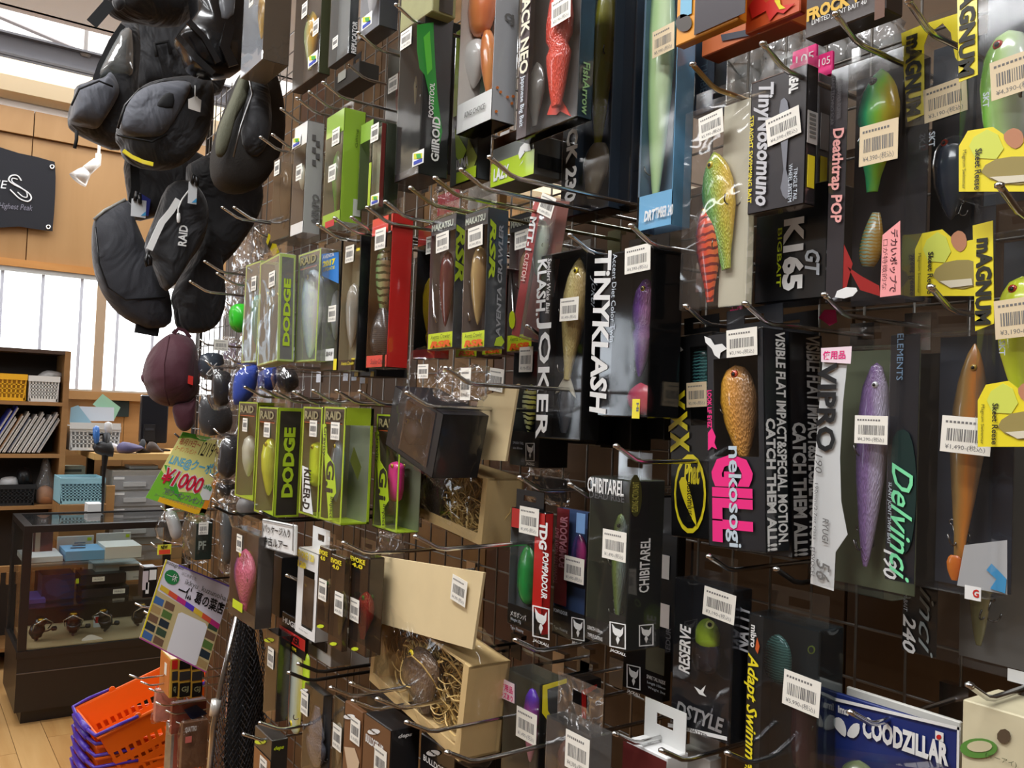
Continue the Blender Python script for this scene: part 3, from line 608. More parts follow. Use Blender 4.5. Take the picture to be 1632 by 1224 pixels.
# --- yellow frame blister cards with big lures
def magnum(label, x, ys0, ys1, card, xr, p, cols, yl, tagp, arch=True):
    """x: left px of the lettered strip; card: (x0, y0, x1, y1) of the lower printed card"""
    b = P('lure_pack', label, 'lure pack', x+5, xr, ys0+8, card[3], p, d=.036)
    b.film(BLISTER).panel('back', M((36, 40, 48), .4, coat=.3), 'back_card')
    w = 34
    if arch: b.poly('f', [(x-2, ys0+18), (x+32, ys0+4), (x+88, ys0-14), (x+88, ys0+62), (x+84, ys0+56), (x+77, ys0+17), (x+64, ys0+2), (x+40, ys0+20), (x+34, ys0+37), (x+35, ys1-12), (x+8, ys1)], YEL, 'yellow_frame', .001, .0006)
    else: b.poly('f', [(x, ys0), (x+w-2, ys0-8), (x+w, ys1-12), (x+4, ys1)], YEL, 'yellow_frame', .001, .0006)
    b.text('mAGNUM', 'f', x+5, ys0+20, x+31, ys1-10, M((34, 32, 16), .5), -90, .05, 0, .0022)
    x0, y0, x1, y1 = card; wd, hg = x1-x0, y1-y0
    q = lambda u, v: (x0+wd*u, y0+hg*v)
    b.poly('f', [q(0, .3), q(.12, .06), q(.45, 0), q(.7, .2), q(1, .15), q(1, 1), q(0, 1)], YEL, 'printed_card', .001, .0006)
    b.poly('f', [q(.2, .16), q(.38, .04), q(.52, .12), q(.6, .34), q(.5, .5), q(.22, .48), q(.14, .3)], M((214, 222, 90), .5), 'printed_shirt', .0018)
    b.poly('f', [q(.6, .12), q(.72, .02), q(.84, .08), q(.86, .24), q(.76, .34), q(.64, .26)], M((190, 130, 95), .6), 'printed_head', .0018, .0003, 2)
    b.poly('f', [q(.3, .7), q(.5, .5), q(.9, .46), q(1, .55), q(1, .85), q(.6, .88)], M((156, 140, 80), .6), 'printed_fish', .0019, .0003, 2)
    b.poly('f', [q(.42, .78), q(.95, .74), q(.97, .84), q(.6, .88)], M((222, 214, 190), .6), 'printed_belly', .0024, .0003)
    b.text('Skeet Reese', 'f', x0+wd*.22, y0+hg*.34, x0+wd*.31, y0+hg*.97, M((40, 38, 20), .5), -90, .02, 0, .0026).text('Magnum Swimmer', 'f', x0+wd*.04, y0+hg*.36, x0+wd*.1, y0+hg*.96, M((70, 66, 20), .5), -90, .0, 0, .0022)
    b.text('SKT', 'f', x+w+4, ys1+14, x+w+14, ys1+38, PALE, -90, .02, 0, -.002)
    b.lure(*yl, ramp(cols, axis=0, rough=.2), 'crank', .02, .62, 0, True, 2, eyec=(190, 40, 20))
    if tagp: b.price(*tagp, w=.034, h=.027, mat=BEIGE, roll=4)
    b.tab(BLISTER, .02); return b
magnum('yellow framed big bait pack hanging lowest in its column, chartreuse lure inside', 1552, 360, 528, (1560, 607, 1668, 712), 1668, .125, [(226, 236, 60), (214, 230, 50), (236, 240, 120)], (1588, 440, 1668, 640), (1628, 506), False)
magnum('yellow framed big bait pack at top corner with a green and white frog faced lure', 1526, -62, 132, (1530, 203, 1650, 306), 1650, .145, [(120, 200, 60), (190, 220, 150), (214, 220, 210)], (1562, 48, 1650, 290), (1622, 118), False)
magnum('yellow framed big bait pack showing an empty dark window above the card', 1440, 36, 195, (1460, 366, 1556, 472), 1552, .10, [(34, 40, 52), (50, 60, 76), (70, 84, 90)], (1486, 215, 1550, 350), (1508, 160), True)
hook(1593, 296, .19, hold='lower yellow framed big bait pack'); hook(1448, 2, .19, hold='yellow framed pack with the arched window')
# --- popper pack with teal green fish
b = P('lure_box', 'clear popper lure box with pink script and a teal green fish', 'lure box', 1320, 1438, 93, 477, .13, d=.036)
b.film(TINT).panel('back', M((58, 50, 52), .5), 'back_card').panel('f', M((60, 52, 56), .4, coat=.5), 'script_strip', 0, .24)
b.text('Deathtrap POP', 'f', 1322, 205, 1345, 356, M((240, 170, 165), .5), -90, .03, .15).text('BASS SNAPPER POPPER', 'f', 1336, 118, 1342, 190, GREYC, -90).text('SNARE TECHNO SCAR', 'f', 1326, 118, 1331, 200, GREYC, -90)
b.lure(1364, 112, 1432, 305, ramp([(20, 120, 110), (60, 190, 120), (150, 215, 60), (226, 190, 40)], scales=0), 'fish', .02, .5, 3, True, 0, segs=1, eyec=(60, 50, 40))
b.lure(1372, 340, 1408, 425, ramp([(60, 120, 80), (180, 205, 180), (196, 150, 70)], bands=5, band_col=(190, 140, 50)), 'taper', .02, .6, 8, False, 0, name='skirt', head='down')
b.price(1402, 228, w=.033, h=.032, mat=BEIGE).poly('f', [(1321, 340), (1340, 380), (1358, 420), (1345, 470), (1335, 460), (1330, 400)], REDM, 'red_flame', -.001).poly('f', [(1350, 425), (1372, 440), (1400, 455), (1402, 472), (1370, 462)], REDM, 'red_flame', -.001)
b.poly('f', [(1436, 352), (1437, 470), (1404, 474), (1408, 375)], M((246, 160, 160), .5), 'pink_card', .001).text('デカいポップで', 'f', 1420, 366, 1432, 466, M((80, 30, 40), .5), -90, .01, 0, .0016).text('口が特徴的な', 'f', 1408, 382, 1416, 462, M((120, 60, 60), .5), -90)
b.poly('f', [(1332+36*u, v) for u, v in ((0, 474), (.1, 464), (.5, 458), (.95, 459), (1, 464), (.8, 472), (.4, 476))], WT, 'oval_mark', .001).tab(None, .02)
hook(1332, 23, .19, hold='popper box with the teal green fish')
# --- dark grey script pack and the cards behind it
b = P('lure_box', 'hidden rear copy of the dark script box showing only its edge', 'lure box', 1232, 1303, 128, 336, .10, 1324)
b.solid(GREYC).rect('s', 1305, 250, 1316, 305, YEL, 'yellow_panel').rect('s', 1306, 182, 1319, 240, M((170, 165, 165), .6), 'bar_code_panel')
b.tab(PINK, .02, .03, False)
b = P('lure_box', 'dark grey box with white script and yellow side lettering', 'lure box', 1194, 1284, 118, 333, .15, 1302)
b.film().panel('f', M((46, 43, 47), .4, coat=.3), 'front_card').panel('s', M((38, 34, 36), .4, coat=.3)).card(GREYC)
b.text('TinyNosomuno', 'f', 1201, 136, 1232, 328, M((196, 196, 200), .4), -90, .03, .35).text('STRAIGHT SWIMMING BAIT', 'f', 1195, 186, 1201, 324, YEL, -90, .01).text('REAL', 'f', 1259, 118, 1274, 148, WT, -90, .05)
b.poly('f', [(1246, 160), (1256, 162), (1259, 200), (1254, 270), (1262, 300), (1254, 318), (1245, 300), (1250, 270), (1243, 200)], M((128, 130, 138), .3, .3), 'printed_bait', .0008, .0003, 2).text('TINGLE TAIL', 'f', 1266, 268, 1272, 320, PALE, -90).text('WHEEL SYSTEM', 'f', 1258, 262, 1264, 322, PALE, -90)
b.price(1250, 202, roll=8, w=.034, h=.024).rect('s', 1285, 178, 1301, 230, M((190, 186, 184), .6), 'bar_code_panel').rect('s', 1285, 248, 1296, 300, YEL, 'yellow_panel').tab(None, .02)
for i in range(6): b.rect('s', 1288, 182+i*7, 1298, 186+i*7, INK, 'bar', .0014)
hook(1216, 70, .2, hold='dark grey box with white script')
b = P('header_card', 'bright pink header card peeking above the dark script box', 'header card', 1262, 1300, 76, 128, .09, d=.003); b.solid(PINK).text('105', 'f', 1270, 86, 1298, 100, WT, 0, 0, 0, .001)
b = P('header_card', 'smaller pink header card beside the popper box', 'header card', 1303, 1326, 84, 122, .07, d=.003); b.solid(PINK).text('105', 'f', 1306, 92, 1324, 104, WT, 0, 0, 0, .001)
b = P('lure_box', 'black box with a white K165 and green sub lettering', 'lure box', 1204, 1318, 300, 479, .11, d=.04)
b.film().panel('f', M((18, 20, 24), .35, coat=.5), 'front_card').panel('s', BLACK).card(BLACK)
b.text('K165', 'f', 1249, 348, 1283, 463, WT, -90, .05).text('BIGBAIT', 'f', 1240, 364, 1247, 458, CHART, -90, .01).text('GT', 'f', 1284, 398, 1308, 440, PALE, -90, .03, .3)
# --- clear bag pack with two jointed swimbaits
b = P('lure_pack', 'crinkled clear pack with green scaled and orange jointed swimbaits', 'lure pack', 1088, 1190, 166, 488, .15, 1204)
b.film(film((1, 1, 1), .05, .1, .06, .6, 14)).panel('back', M((196, 190, 168), .6), 'back_card', .5, 1).panel('s', film((.9, .88, .8), .3, .08), 'side_panel', .3, 1, 0, .6)
b.lure(1122, 238, 1174, 432, ramp([(30, 110, 40), (110, 170, 80), (190, 190, 60), (230, 190, 60)], scales=30), 'fish', .016, .55, -10, True, 1, segs=2)
b.lure(1110, 320, 1150, 482, ramp([(60, 40, 60), (226, 70, 40), (230, 120, 60)], bands=4, band_col=(120, 30, 30)), 'fish', .028, .5, -4, True, 1)
b.price(1135, 200, roll=6).tab(None, .018)
hook(1104, 103, .2, hold='pack with two jointed swimbaits', col=M((170, 140, 90), .3, .9))
# --- orange cartons along the top edge
b = P('lure_box', 'orange and black carton at top edge with a round grey badge', 'lure box', 1079, 1178, -60, 52, .17, 1192)
b.solid(M((226, 150, 30), .45, coat=.4)).rect('f', 1110, -60, 1190, 38, M((40, 30, 40), .4, coat=.5), 'dark_panel').rect('f', 1086, -10, 1104, 26, M((120, 180, 210), .5), 'printed_figure')
b.poly('f', [(1091+13*math.cos(t*math.pi/8), 37+14*math.sin(t*math.pi/8)) for t in range(16)], M((70, 62, 56), .5), 'round_badge')
b = P('lure_box', 'orange carton with red and yellow star splash at top edge', 'lure box', 1189, 1276, -60, 36, .15, 1286)
b.solid(M((206, 84, 34), .45, coat=.4)).poly('f', [(1195, 10), (1210, -10), (1222, 5), (1240, -8), (1245, 10), (1268, 6), (1250, 22), (1240, 20), (1228, 34), (1222, 18), (1200, 30)], M((214, 40, 30), .5), 'star_splash').poly('f', [(1236, 2), (1244, -4), (1246, 8), (1254, 14), (1244, 16)], YEL, 'star_splash', .0014)
b = P('lure_box', 'lower orange carton tucked under the star splash carton', 'lure box', 1120, 1262, -20, 62, .10, 1290); b.solid(M((190, 96, 36), .5, coat=.3)).poly('f', [(1150, 56), (1210, 44), (1212, 54), (1152, 66)], M((40, 46, 60), .5), 'dark_panel')
b = P('lure_box', 'dark brown carton with yellow capitals at top edge', 'lure box', 1285, 1412, -60, 38, .16, 1440)
b.solid(M((58, 46, 40), .45, coat=.4)).text('FROCK W', 'f', 1288, -4, 1384, 17, M((222, 176, 50), .5), 0, .05).text('LIMITED JOINT BAIT 40', 'f', 1296, 16, 1382, 26, WT, 0, 0).rect('f', 1396, -40, 1412, 30, M((100, 60, 34), .5), 'brown_panel')
# clear bags seen through the grid near the top
for i, (x0, y0, x1, y1, lb) in enumerate(((1148, 74, 1206, 170, 'crumpled clear bag seen through the grid beside the blue lure card'), (1212, 60, 1268, 140, 'crumpled clear bag seen through the grid above the dark script box'), (1276, 40, 1346, 120, 'crumpled clear bag seen through the grid under the brown carton'), (1350, 40, 1432, 125, 'crumpled clear bag seen through the grid above the popper box'))):
    b = P('plastic_pack', lb, 'plastic bag', x0, x1, y0, y1, -.02, d=.02); b.bag(.004, .0, .0, film((.9, .9, .88), .35, .14, .12, 1, 30), .01).panel('back', M((120, 116, 108), .6, noise=.3, scale=30), 'paper_insert', .1, .9, .1, .8)
# ================================================================== packages, middle of the rack
# --- wake bait box with white serif capitals
b = P('lure_box', 'tall black wake bait box with big white serif letters and a tan jointed fish', 'lure box', 857, 930, 402, 700, .17, 960, roll=0)
b.film().panel('f', M((34, 34, 38), .4, coat=.5), 'letter_strip', 0, .24).panel('s', BLACK).card(M((40, 38, 38), .5), 'back far t b')
b.text('KLASH.', 'f', 857, 414, 872, 503, WT, -90, .03).text('JOKER', 'f', 853, 506, 877, 700, WT, -90, .02).text('Spoilert Wake Bait', 'f', 871, 412, 879, 500, WT, -90, .01, .2).text('Joker', 's', 938, 440, 950, 495, PALE, -90, 0, .5)
b.lure(896, 412, 932, 606, ramp([(120, 104, 66), (196, 180, 120), (176, 150, 96)], scales=26), 'fish', .02, .5, 6, True, 2, segs=2, flip=True, tail=M((186, 180, 160), .4))
b.lure(888, 620, 912, 690, ramp([(40, 44, 50), (70, 74, 80)]), 'taper', .02, .4, 0, False, 0, name='spare_tail').price(909, 493, w=.031, h=.0245).tab(None, .016)
hook(909, 375, .2, hold='box with big white serif letters')
# --- tiny joint bait box, white sans capitals
b = P('lure_box', 'smoky box with white sans capitals down its edge and a purple fish', 'lure box', 957, 1036, 400, 664, .165, 1086)
b.film(TINT).panel('f', M((40, 40, 46), .4, coat=.5), 'letter_strip', 0, .24).panel('s', film((.20, .20, .22), .02, .09, .05)).card(M((44, 40, 44), .5), 'back far t b')
b.text('TiNYKLASH', 'f', 945, 402, 972, 660, WT, -90, .03, .1).text('Accent Diet Color Twin', 'f', 976, 405, 983, 545, PALE, -90)
b.lure(1008, 445, 1042, 600, ramp([(70, 40, 110), (120, 60, 160), (200, 130, 180)], scales=20), 'minnow', .03, .6, 3, True, 2, segs=1, flip=True)
b.lure(1000, 612, 1046, 658, ramp([(220, 60, 110), (230, 90, 90)]), 'taper', .03, .3, 20, False, 0, name='spare_tail', head='down')
b.price(1018, 413, w=.036, h=.026, roll=2).rect('f', 1009, 636, 1021, 667, YEL, 'yellow_sticker', .001).text('Hi', 'f', 1016, 642, 1020, 656, INK, -90, .04, 0, .0016).tab(film((.3, .3, .32), .04, .1), .016, cx=.008)
hook(1006, 360, .2, hold='smoky box with white sans capitals')
for lb, x0, x1, x2, yt, yb, p in (('plain black carton hanging behind the serif letter box', 903, 952, 1000, 560, 708, .10, ), ('second plain black carton under the purple fish box', 958, 1006, 1040, 590, 716, .075), ('third plain black carton behind the purple fish box', 1010, 1060, 1088, 560, 700, .05)):
    b = P('lure_box', lb, 'lure box', x0, x1, yt, yb, p, x2); b.solid(BLACK).tab(BLACK, .016)
b = P('lure_box', 'black box with spotted white lure and a small framed fox badge', 'lure box', 815, 862, 560, 744, .14, 908)
b.film().panel('f', BLACK, 'front_card', 0, 1, 0, .30).panel('s', BLACK, None, 0, 1, 0, .9).card(M((70, 72, 74), .5))
b.lure(833, 612, 858, 690, ramp([(226, 230, 200), (220, 216, 90)], bands=3, band_col=(40, 40, 20)), 'crank', .02, .5, 4, True, 1).price(840, 573, w=.027, h=.03).tab(None, .018)
FOX = [(.5, 0), (.62, .2), (.5, .42), (.72, .5), (.9, .62), (.95, 1), (.75, .84), (.5, .9), (.25, .84), (.05, 1), (.1, .62), (.28, .5), (.5, .42), (.38, .2)]
def fox(b, face, x0, y0, x1, y1, frame=True, off=.001, sl=0, name=True):
    """framed white fox face badge"""
    w, h = x1-x0, y1-y0; q = lambda u, v: (x0+w*u, y1-h*v+sl*u)
    if frame:
        for a in (((0, 0), (1, 0), (1, .04), (0, .04)), ((0, .96), (1, .96), (1, 1), (0, 1)), ((0, .04), (.07, .04), (.07, .96), (0, .96)), ((.93, .04), (1, .04), (1, .96), (.93, .96))): b.poly(face, [q(*p) for p in a], WT, 'badge_frame', off)
    b.poly(face, [q(.5+.36*x, .5+.38*y) for x, y in ((0, -.95), (.32, -.45), (.1, -.1), (-.1, -.1), (-.32, -.45))], WT, 'fox_mark', off)
    b.poly(face, [q(.5+.40*x, .52+.42*y) for x, y in ((-.1, -.1), (.1, -.1), (.3, -.2), (.62, .02), (.8, .2), (.86, .85), (.5, .5), (-.4, .62), (-.86, .95), (-.72, .2), (-.4, -.05))], WT, 'fox_mark', off+.0001)
    if name: b.text('JACKALL', face, x0, y1+2+sl, x1, y1+8+sl, WT, 0, .03, .2, off)
fox(b, 'f', 839, 706, 853, 735); b.text('SMASH TAIL', 'f', 819, 704, 836, 708, PALE); b.text('size 80mm', 'f', 819, 712, 834, 716, PALE)
hook(841, 520, .18, hold='box with the spotted white lure')
# --- tall boxes at top centre
b = P('lure_box', 'white carton with an orange frog lure behind a clear front', 'lure box', 733, 788, -90, 200, .20, 826)
b.film().panel('s', M((196, 198, 202), .5, coat=.4)).card(M((222, 216, 208), .5)).panel('f', WT, 'front_card', 0, 1, 0, .16).panel('b', M((176, 120, 60), .5), None)
b.lure(754, -70, 788, 56, ramp([(200, 110, 60), (226, 140, 80), (220, 120, 70)]), 'frog', .03, .6, 6, False, 0).lure(770, 50, 786, 148, ramp([(200, 110, 60), (226, 140, 80)]), 'taper', .03, .8, -6, False, 0, name='lure_leg').poly('i0.028', [(764, 48), (784, 54), (784, 62), (764, 58)], M((90, 50, 110), .4), 'purple_band', .008, .001).lure(742, 64, 772, 140, ramp([(230, 228, 224), (210, 208, 204)]), 'crank', .05, .6, 0, False, 0, name='white_insert')
b.text('KING CHOICE', 'f', 742, 172, 774, 181, INK, 0, .02, .2).text('CJ', 's', 803, 22, 818, 40, INK, 0, .06)
for px, py in ((792, 140), (797, 147), (808, 155), (817, 154), (815, 165), (790, 178)): b.poly('s', [(px+2.5*math.cos(t), py+2.5*math.sin(t)) for t in (0, 1.05, 2.1, 3.14, 4.2, 5.24)], M((230, 130, 60), .5), 'paw_dot')
b = P('lure_box', 'dark swimbait box with vertical white capitals and a red fish', 'lure box', 828, 924, -70, 203, .19, 948)
b.film().panel('f', M((58, 42, 48), .4, coat=.4), 'letter_strip', 0, .17).panel('s', M((30, 44, 52), .35, coat=.5)).card(M((58, 56, 54), .5, noise=.2, scale=20)).panel('b', M((90, 92, 100), .4), None)
b.text('TER JACK NEO', 'f', 829, -60, 846, 117, M((226, 220, 196), .5), -90, .03).text('Japanese Big Bait', 'f', 829, 122, 837, 202, PALE, -90, .01).text('FishArrow', 's', 927, 100, 938, 184, M((150, 190, 130), .5), -90, .02)
b.lure(872, -20, 910, 168, ramp([(206, 50, 34), (226, 70, 46), (200, 60, 40)], scales=28), 'taper', .02, .6, 0, False, 0, segs=1).poly('i0.02', [(884, 158), (896, 158), (912, 186), (896, 178), (890, 184), (875, 184)], M((214, 60, 40), .4), 'fish_tail', .001, .002)
b.lure(840, 100, 868, 200, ramp([(120, 118, 112), (80, 78, 74)]), 'fish', .03, .3, 0, False, 0, name='printed_bait').price(896, 16, w=.033, h=.028, roll=2)
b = P('lure_box', 'tall blue grey swimbait box with a white 230 on its dark edge', 'lure box', 901, 977, -110, 338, .135, 1012)
b.film(TINT).panel('f', M((52, 46, 42), .4, coat=.4), 'letter_strip', 0, .28).panel('s', M((54, 66, 80), .35, coat=.5)).card(M((66, 78, 92), .5))
b.text('CK 230', 'f', 903, 206, 921, 322, WT, -90, .04).lure(944, -30, 976, 250, ramp([(86, 84, 20), (150, 146, 40), (120, 110, 40)]), 'minnow', .02, .5, 2, False, 1).lure(930, 230, 968, 316, ramp([(120, 96, 60), (160, 150, 130)]), 'taper', .03, .4, 10, False, 0, name='spare_tail').panel('b', M((66, 70, 84), .4), None)
b = P('lure_box', 'tall slate blue clear box between the 230 box and the pale green lure', 'lure box', 982, 1012, -110, 326, .12, 1038); b.film(film((.62, .70, .78), .04, .08, .06)).card(M((52, 66, 84), .5)).panel('s', M((48, 60, 76), .4, coat=.4)).lure(985, 30, 1006, 300, ramp([(70, 96, 60), (110, 130, 84)]), 'minnow', .02, .4, 0, False, 0)
b = P('lure_pack', 'large light blue pack with a long pale green big bait', 'lure pack', 1022, 1078, -110, 362, .13, 1108)
BLU = M((120, 186, 230), .45, coat=.3)
b.film(BLISTER).panel('s', BLU, None, 0, 1).card(M((96, 126, 150), .5), 'back far').panel('f', BLU, 'front_card', 0, 1, 0, .115).panel('f', M((96, 120, 140), .4), 'edge_strip', 0, .06)
b.text('DRT', 'f', 1028, 335, 1046, 352, WT, 0, .05, .2).text('TIMBER 240', 'f', 1046, 328, 1074, 346, WT, 0, .03, .1)
b.lure(1031, -60, 1072, 322, ramp([(150, 190, 130), (190, 222, 160), (206, 226, 180)]), 'minnow', .024, .5, 0, False, 2, flip=True).price(1059, 65, w=.031, h=.028, mat=BEIGE, roll=2)
b = P('lure_pack', 'darker blue backing pack beside the pale green big bait', 'lure pack', 1106, 1140, -60, 180, .07, d=.02); b.film().card(M((60, 88, 118), .5), 'back far').panel('f', M((66, 96, 128), .4, coat=.4)).text('TIMBER', 'f', 1118, 100, 1128, 160, M((120, 160, 190), .5), -90)
# --- gill box with green flames and neighbours
LOGO = [M((240, 240, 236), .5), M((210, 210, 50), .5), M((60, 160, 70), .5), M((50, 70, 170), .5)]
def sticker(b, x, y, s=1., face='f'):
    """small white round-cornered shop sticker with a green, yellow and blue mark"""
    b.rect(face, x-8*s, y-10*s, x+8*s, y+10*s, LOGO[0], 'logo_sticker', .0012).poly(face, [(x-6*s, y-6*s), (x+6*s, y-7*s), (x+6*s, y+1*s), (x-6*s, y+2*s)], LOGO[1], 'logo_print', .0016).poly(face, [(x-2*s, y-5*s), (x+4*s, y-6*s), (x+5*s, y), (x-1*s, y+1*s)], LOGO[2], 'logo_print', .002).rect(face, x-6*s, y+3*s, x+6*s, y+8*s, LOGO[3], 'logo_print', .0016)
b = P('lure_box', 'clear box with a white swimbait left of the green flame box', 'lure box', 614, 640, 70, 292, .19, d=.05); b.film().card(M((150, 148, 140), .5), 'back far').panel('b', BLACK).lure(618, 90, 637, 250, ramp([(90, 90, 90), (200, 198, 190), (160, 90, 80)]), 'fish', .02, .5, 0, True, 1).price(628, 134)
sticker(b, 632, 272); b.tab(None, .02)
b = P('lure_box', 'tall black box with green flame print and white capitals', 'lure box', 634, 672, 36, 282, .25, 718)
b.film().panel('s', M((18, 22, 20), .35, coat=.5)).card(M((60, 62, 58), .5)).panel('f', BLACK, 'front_card', 0, 1, 0, .05)
b.poly('s', [(664, 40), (690, 36), (692, 90), (696, 150), (704, 210), (700, 230), (690, 180), (676, 120), (668, 110), (664, 80)], M((40, 140, 50), .4, coat=.4), 'green_flame').poly('s', [(674, 60), (684, 50), (688, 110), (680, 120)], M((90, 190, 60), .4), 'green_flame', .0014)
b.text('GillROID', 's', 687, 186, 700, 258, WT, 90, .03).text('FOOTSTOOL', 's', 683, 132, 691, 188, WT, 90, .02).lure(640, 80, 662, 260, ramp([(70, 76, 60), (130, 130, 110), (150, 140, 110)]), 'fish', .025, .5, 0, True, 1).price(649, 62)
sticker(b, 668, 252, 1.1); b.tab(None, .022, cx=.01)
b = P('lure_box', 'plain black carton right behind the green flame box', 'lure box', 692, 716, 46, 280, .16, 740); b.solid(M((34, 36, 36), .35, coat=.4)).rect('f', 697, 70, 714, 100, M((130, 128, 124), .5), 'grey_label')
b = P('lure_box', 'grey and lime camouflage box with a white block word at bottom', 'lure box', 722, 764, 40, 290, .175, 786)
b.film().card(M((150, 150, 140), .5)).panel('f', M((90, 96, 90), .45), 'front_card', 0, 1, 0, .35).panel('s', M((70, 74, 76), .4)).panel('f', LIME, 'lime_strip', 0, .3, .45, 1)
b.poly('f', [(726, 205), (745, 240), (735, 262), (728, 250)], LIME, 'camouflage').poly('f', [(748, 220), (762, 250), (752, 280), (742, 262)], M((150, 160, 70), .5), 'camouflage').text('LUNA', 'f', 729, 252, 748, 268, WT, 0, .05).rect('f', 729, 270, 760, 288, LIME, 'lime_footer', .0014)
b = P('lure_box', 'lime and grey box lying below the frog carton with a white nine', 'lure box', 784, 850, 226, 288, .17, 898)
b.solid(M((120, 124, 122), .45, coat=.4)).rect('f', 784, 250, 852, 288, LIME, 'lime_band').text('LAZY', 'f', 789, 266, 813, 286, WT, 0, .05, 0, .002).text('9', 'f', 828, 228, 848, 272, WT, 0, .08, 0, .002).rect('s', 856, 250, 896, 272, BLACK, 'black_panel')
b = P('lure_box', 'clear box with copper lure wedged under the red fish box', 'lure box', 786, 860, 206, 234, .15, 905); b.film().card(M((150, 100, 60), .5)).panel('s', M((120, 90, 70), .5))
# --- red slanting strip pack
b = P('lure_pack', 'slanting clear pack with a red lettered strip along its edge', 'lure pack', 832, 870, 318, 540, .168, d=.018, roll=12.5)
b.film(film((.94, .9, .9), .10, .1, .06, .4)).panel('f', REDM, 'red_strip', 0, .34, 0, 1).panel('back', M((150, 96, 84), .5), 'back_card')
hw_, hh_ = b.hw, b.h
lettering('MTT-1', lambda u, v: (-hw_+.03*b.w+.28*b.w*u, -.0015, hh_*(.62+.24*v)), WT, b.o, -90, .04); lettering('CUSTOM', lambda u, v: (-hw_+.06*b.w+.2*b.w*u, -.0015, hh_*(.40+.2*v)), M((236, 200, 190), .5), b.o, -90, .02)
b.poly('f', [(818+5*math.cos(t*.785), 510+15*math.sin(t*.785)) for t in range(8)], CHART, 'oval_sticker', .0016).lure(848, 350, 872, 440, ramp([(120, 190, 160), (200, 220, 200)]), 'minnow', .014, .5, -6, True, 1, head='up').price(873, 328, roll=-12)
# --- crawler boxes, grey with lime lettering
def rsr(label, x0, x1, x2, yt, yb, p, cols, show='crank'):
    b = P('lure_box', label, 'lure box', x0, x1, yt, yb, p, x2, roll=-1)
    G = M((74, 76, 78), .4, coat=.4)
    b.film().panel('f', G, 'header', 0, 1, .88, 1).panel('f', CHART, 'footer', .02, .98, .005, .12).panel('s', M((62, 66, 70), .4, coat=.4)).card(M((110, 100, 96), .5)).panel('t', LIME)
    ex = x2-x1; w = x1-x0; h = yb-yt
    lettering('MAKATSU', lambda u, v: (-b.hw+b.w*(.08+.84*u), -.0014, b.h*(.905+.05*v)), M((190, 196, 180), .5), b.o, 0, .03)
    b.text('RSR', 's', x1+ex*.12, yt+h*.06, x1+ex*.42, yt+h*.5, LIME, -90, .04, .2).text('AVENTA CRAWLER', 's', x1+ex*.5, yt+h*.1, x1+ex*.72, yt+h*.92, M((150, 152, 156), .5), 90, .03, .15) if ex > 20 else b.text('RSR', 's', x1+1, yt+h*.06, x2-2, yt+h*.5, LIME, -90, .04, .2)
    b.text('RSR', 'f', x0+3, yb-h*.062, x1-4, yb-h*.012, M((214, 90, 20), .5), 0, .06, .2).text('Aventa Crawler', 'f', x0+4, yb-h*.11, x1-5, yb-h*.078, M((60, 60, 20), .5), 0, 0, .2)
    if ex > 20: b.poly('s', [(x1+ex*.35, yb-4), (x1+ex*.45, yb-16), (x1+ex*.7, yb-20), (x1+ex*.85, yb-10), (x1+ex*.7, yb-3)], LIME, 'bug_mark')
    b.lure(x0+w*.42, yt+h*.26, x1-w*.04, yb-h*.17, ramp(cols, rough=.15), 'crank', b.d*.45, .7, 0, False, 1, flip=True, head='up', lip=False)
    dd = b.d*.3
    pa = [b.f(x0+w*.12, yt+h*.42, dd), b.f(x0+w*.2, yt+h*.74, dd), b.f(x0+w*.3, yt+h*.8, dd)]
    MB().tube([(a, dd, z) for a, z in pa], .0016, 6).build('metal_wing', CHROME, b.o, True)
    b.price((x0+x1)/2+3, yt+h*.19, roll=2).tab(None, .018)
    return b
rsr('grey crawler box with lime letters and dark maroon lure, left of its twin', 684, 724, 742, 346, 556, .235, [(50, 24, 30), (86, 40, 44), (70, 30, 36)])
rsr('grey crawler box with lime letters and clear amber lure, fully in view', 738, 775, 808, 336, 555, .245, [(120, 100, 70), (176, 150, 100), (150, 120, 80)])
rsr('grey crawler box with lime letters half covered by the red strip pack', 810, 850, 866, 340, 560, .13, [(110, 96, 76), (150, 130, 100), (120, 100, 80)])
hook(655, 300, .30, col=M((180, 182, 150), .2, 1)); hook(694, 284, .30, col=M((180, 182, 150), .2, 1)); hook(736, 271, .30); hook(781, 251, .30)
for lb, x0, x1, yt, yb, p in (('spare crawler box tucked behind showing only its lime footer', 728, 762, 430, 570, .15), ('second spare crawler box tucked behind showing a lime footer', 770, 802, 430, 566, .14)):
    b = P('lure_box', lb, 'lure box', x0, x1, yt, yb, p, d=.04); b.film().card(M((90, 60, 54), .5)).panel('f', CHART, 'footer', .02, .98, .01, .1).text('RSR', 'f', x0+4, yb-11, x1-4, yb-3, M((214, 90, 20), .5), 0, .05, .2)
b = P('lure_box', 'red and black box with a yellow plastic crawler lure', 'lure box', 662, 697, 360, 572, .20, 720)
b.film().panel('f', REDM, 'header', 0, 1, .86, 1).panel('f', REDM, 'footer', 0, 1, 0, .07).card(M((26, 26, 32), .5)).panel('s', REDM).lure(677, 440, 700, 540, ramp([(226, 190, 30), (214, 180, 20)]), 'crank', .02, .6, 4, False, 0).lure(680, 525, 694, 556, ramp([(220, 190, 30), (200, 170, 30)], bands=6, band_col=(30, 26, 10)), 'taper', .02, .5, 0, False, 0, name='lure_tail').price(690, 390)
b = P('lure_box', 'bright red box with a green and black skirted lure', 'lure box', 588, 621, 346, 586, .265, 655)
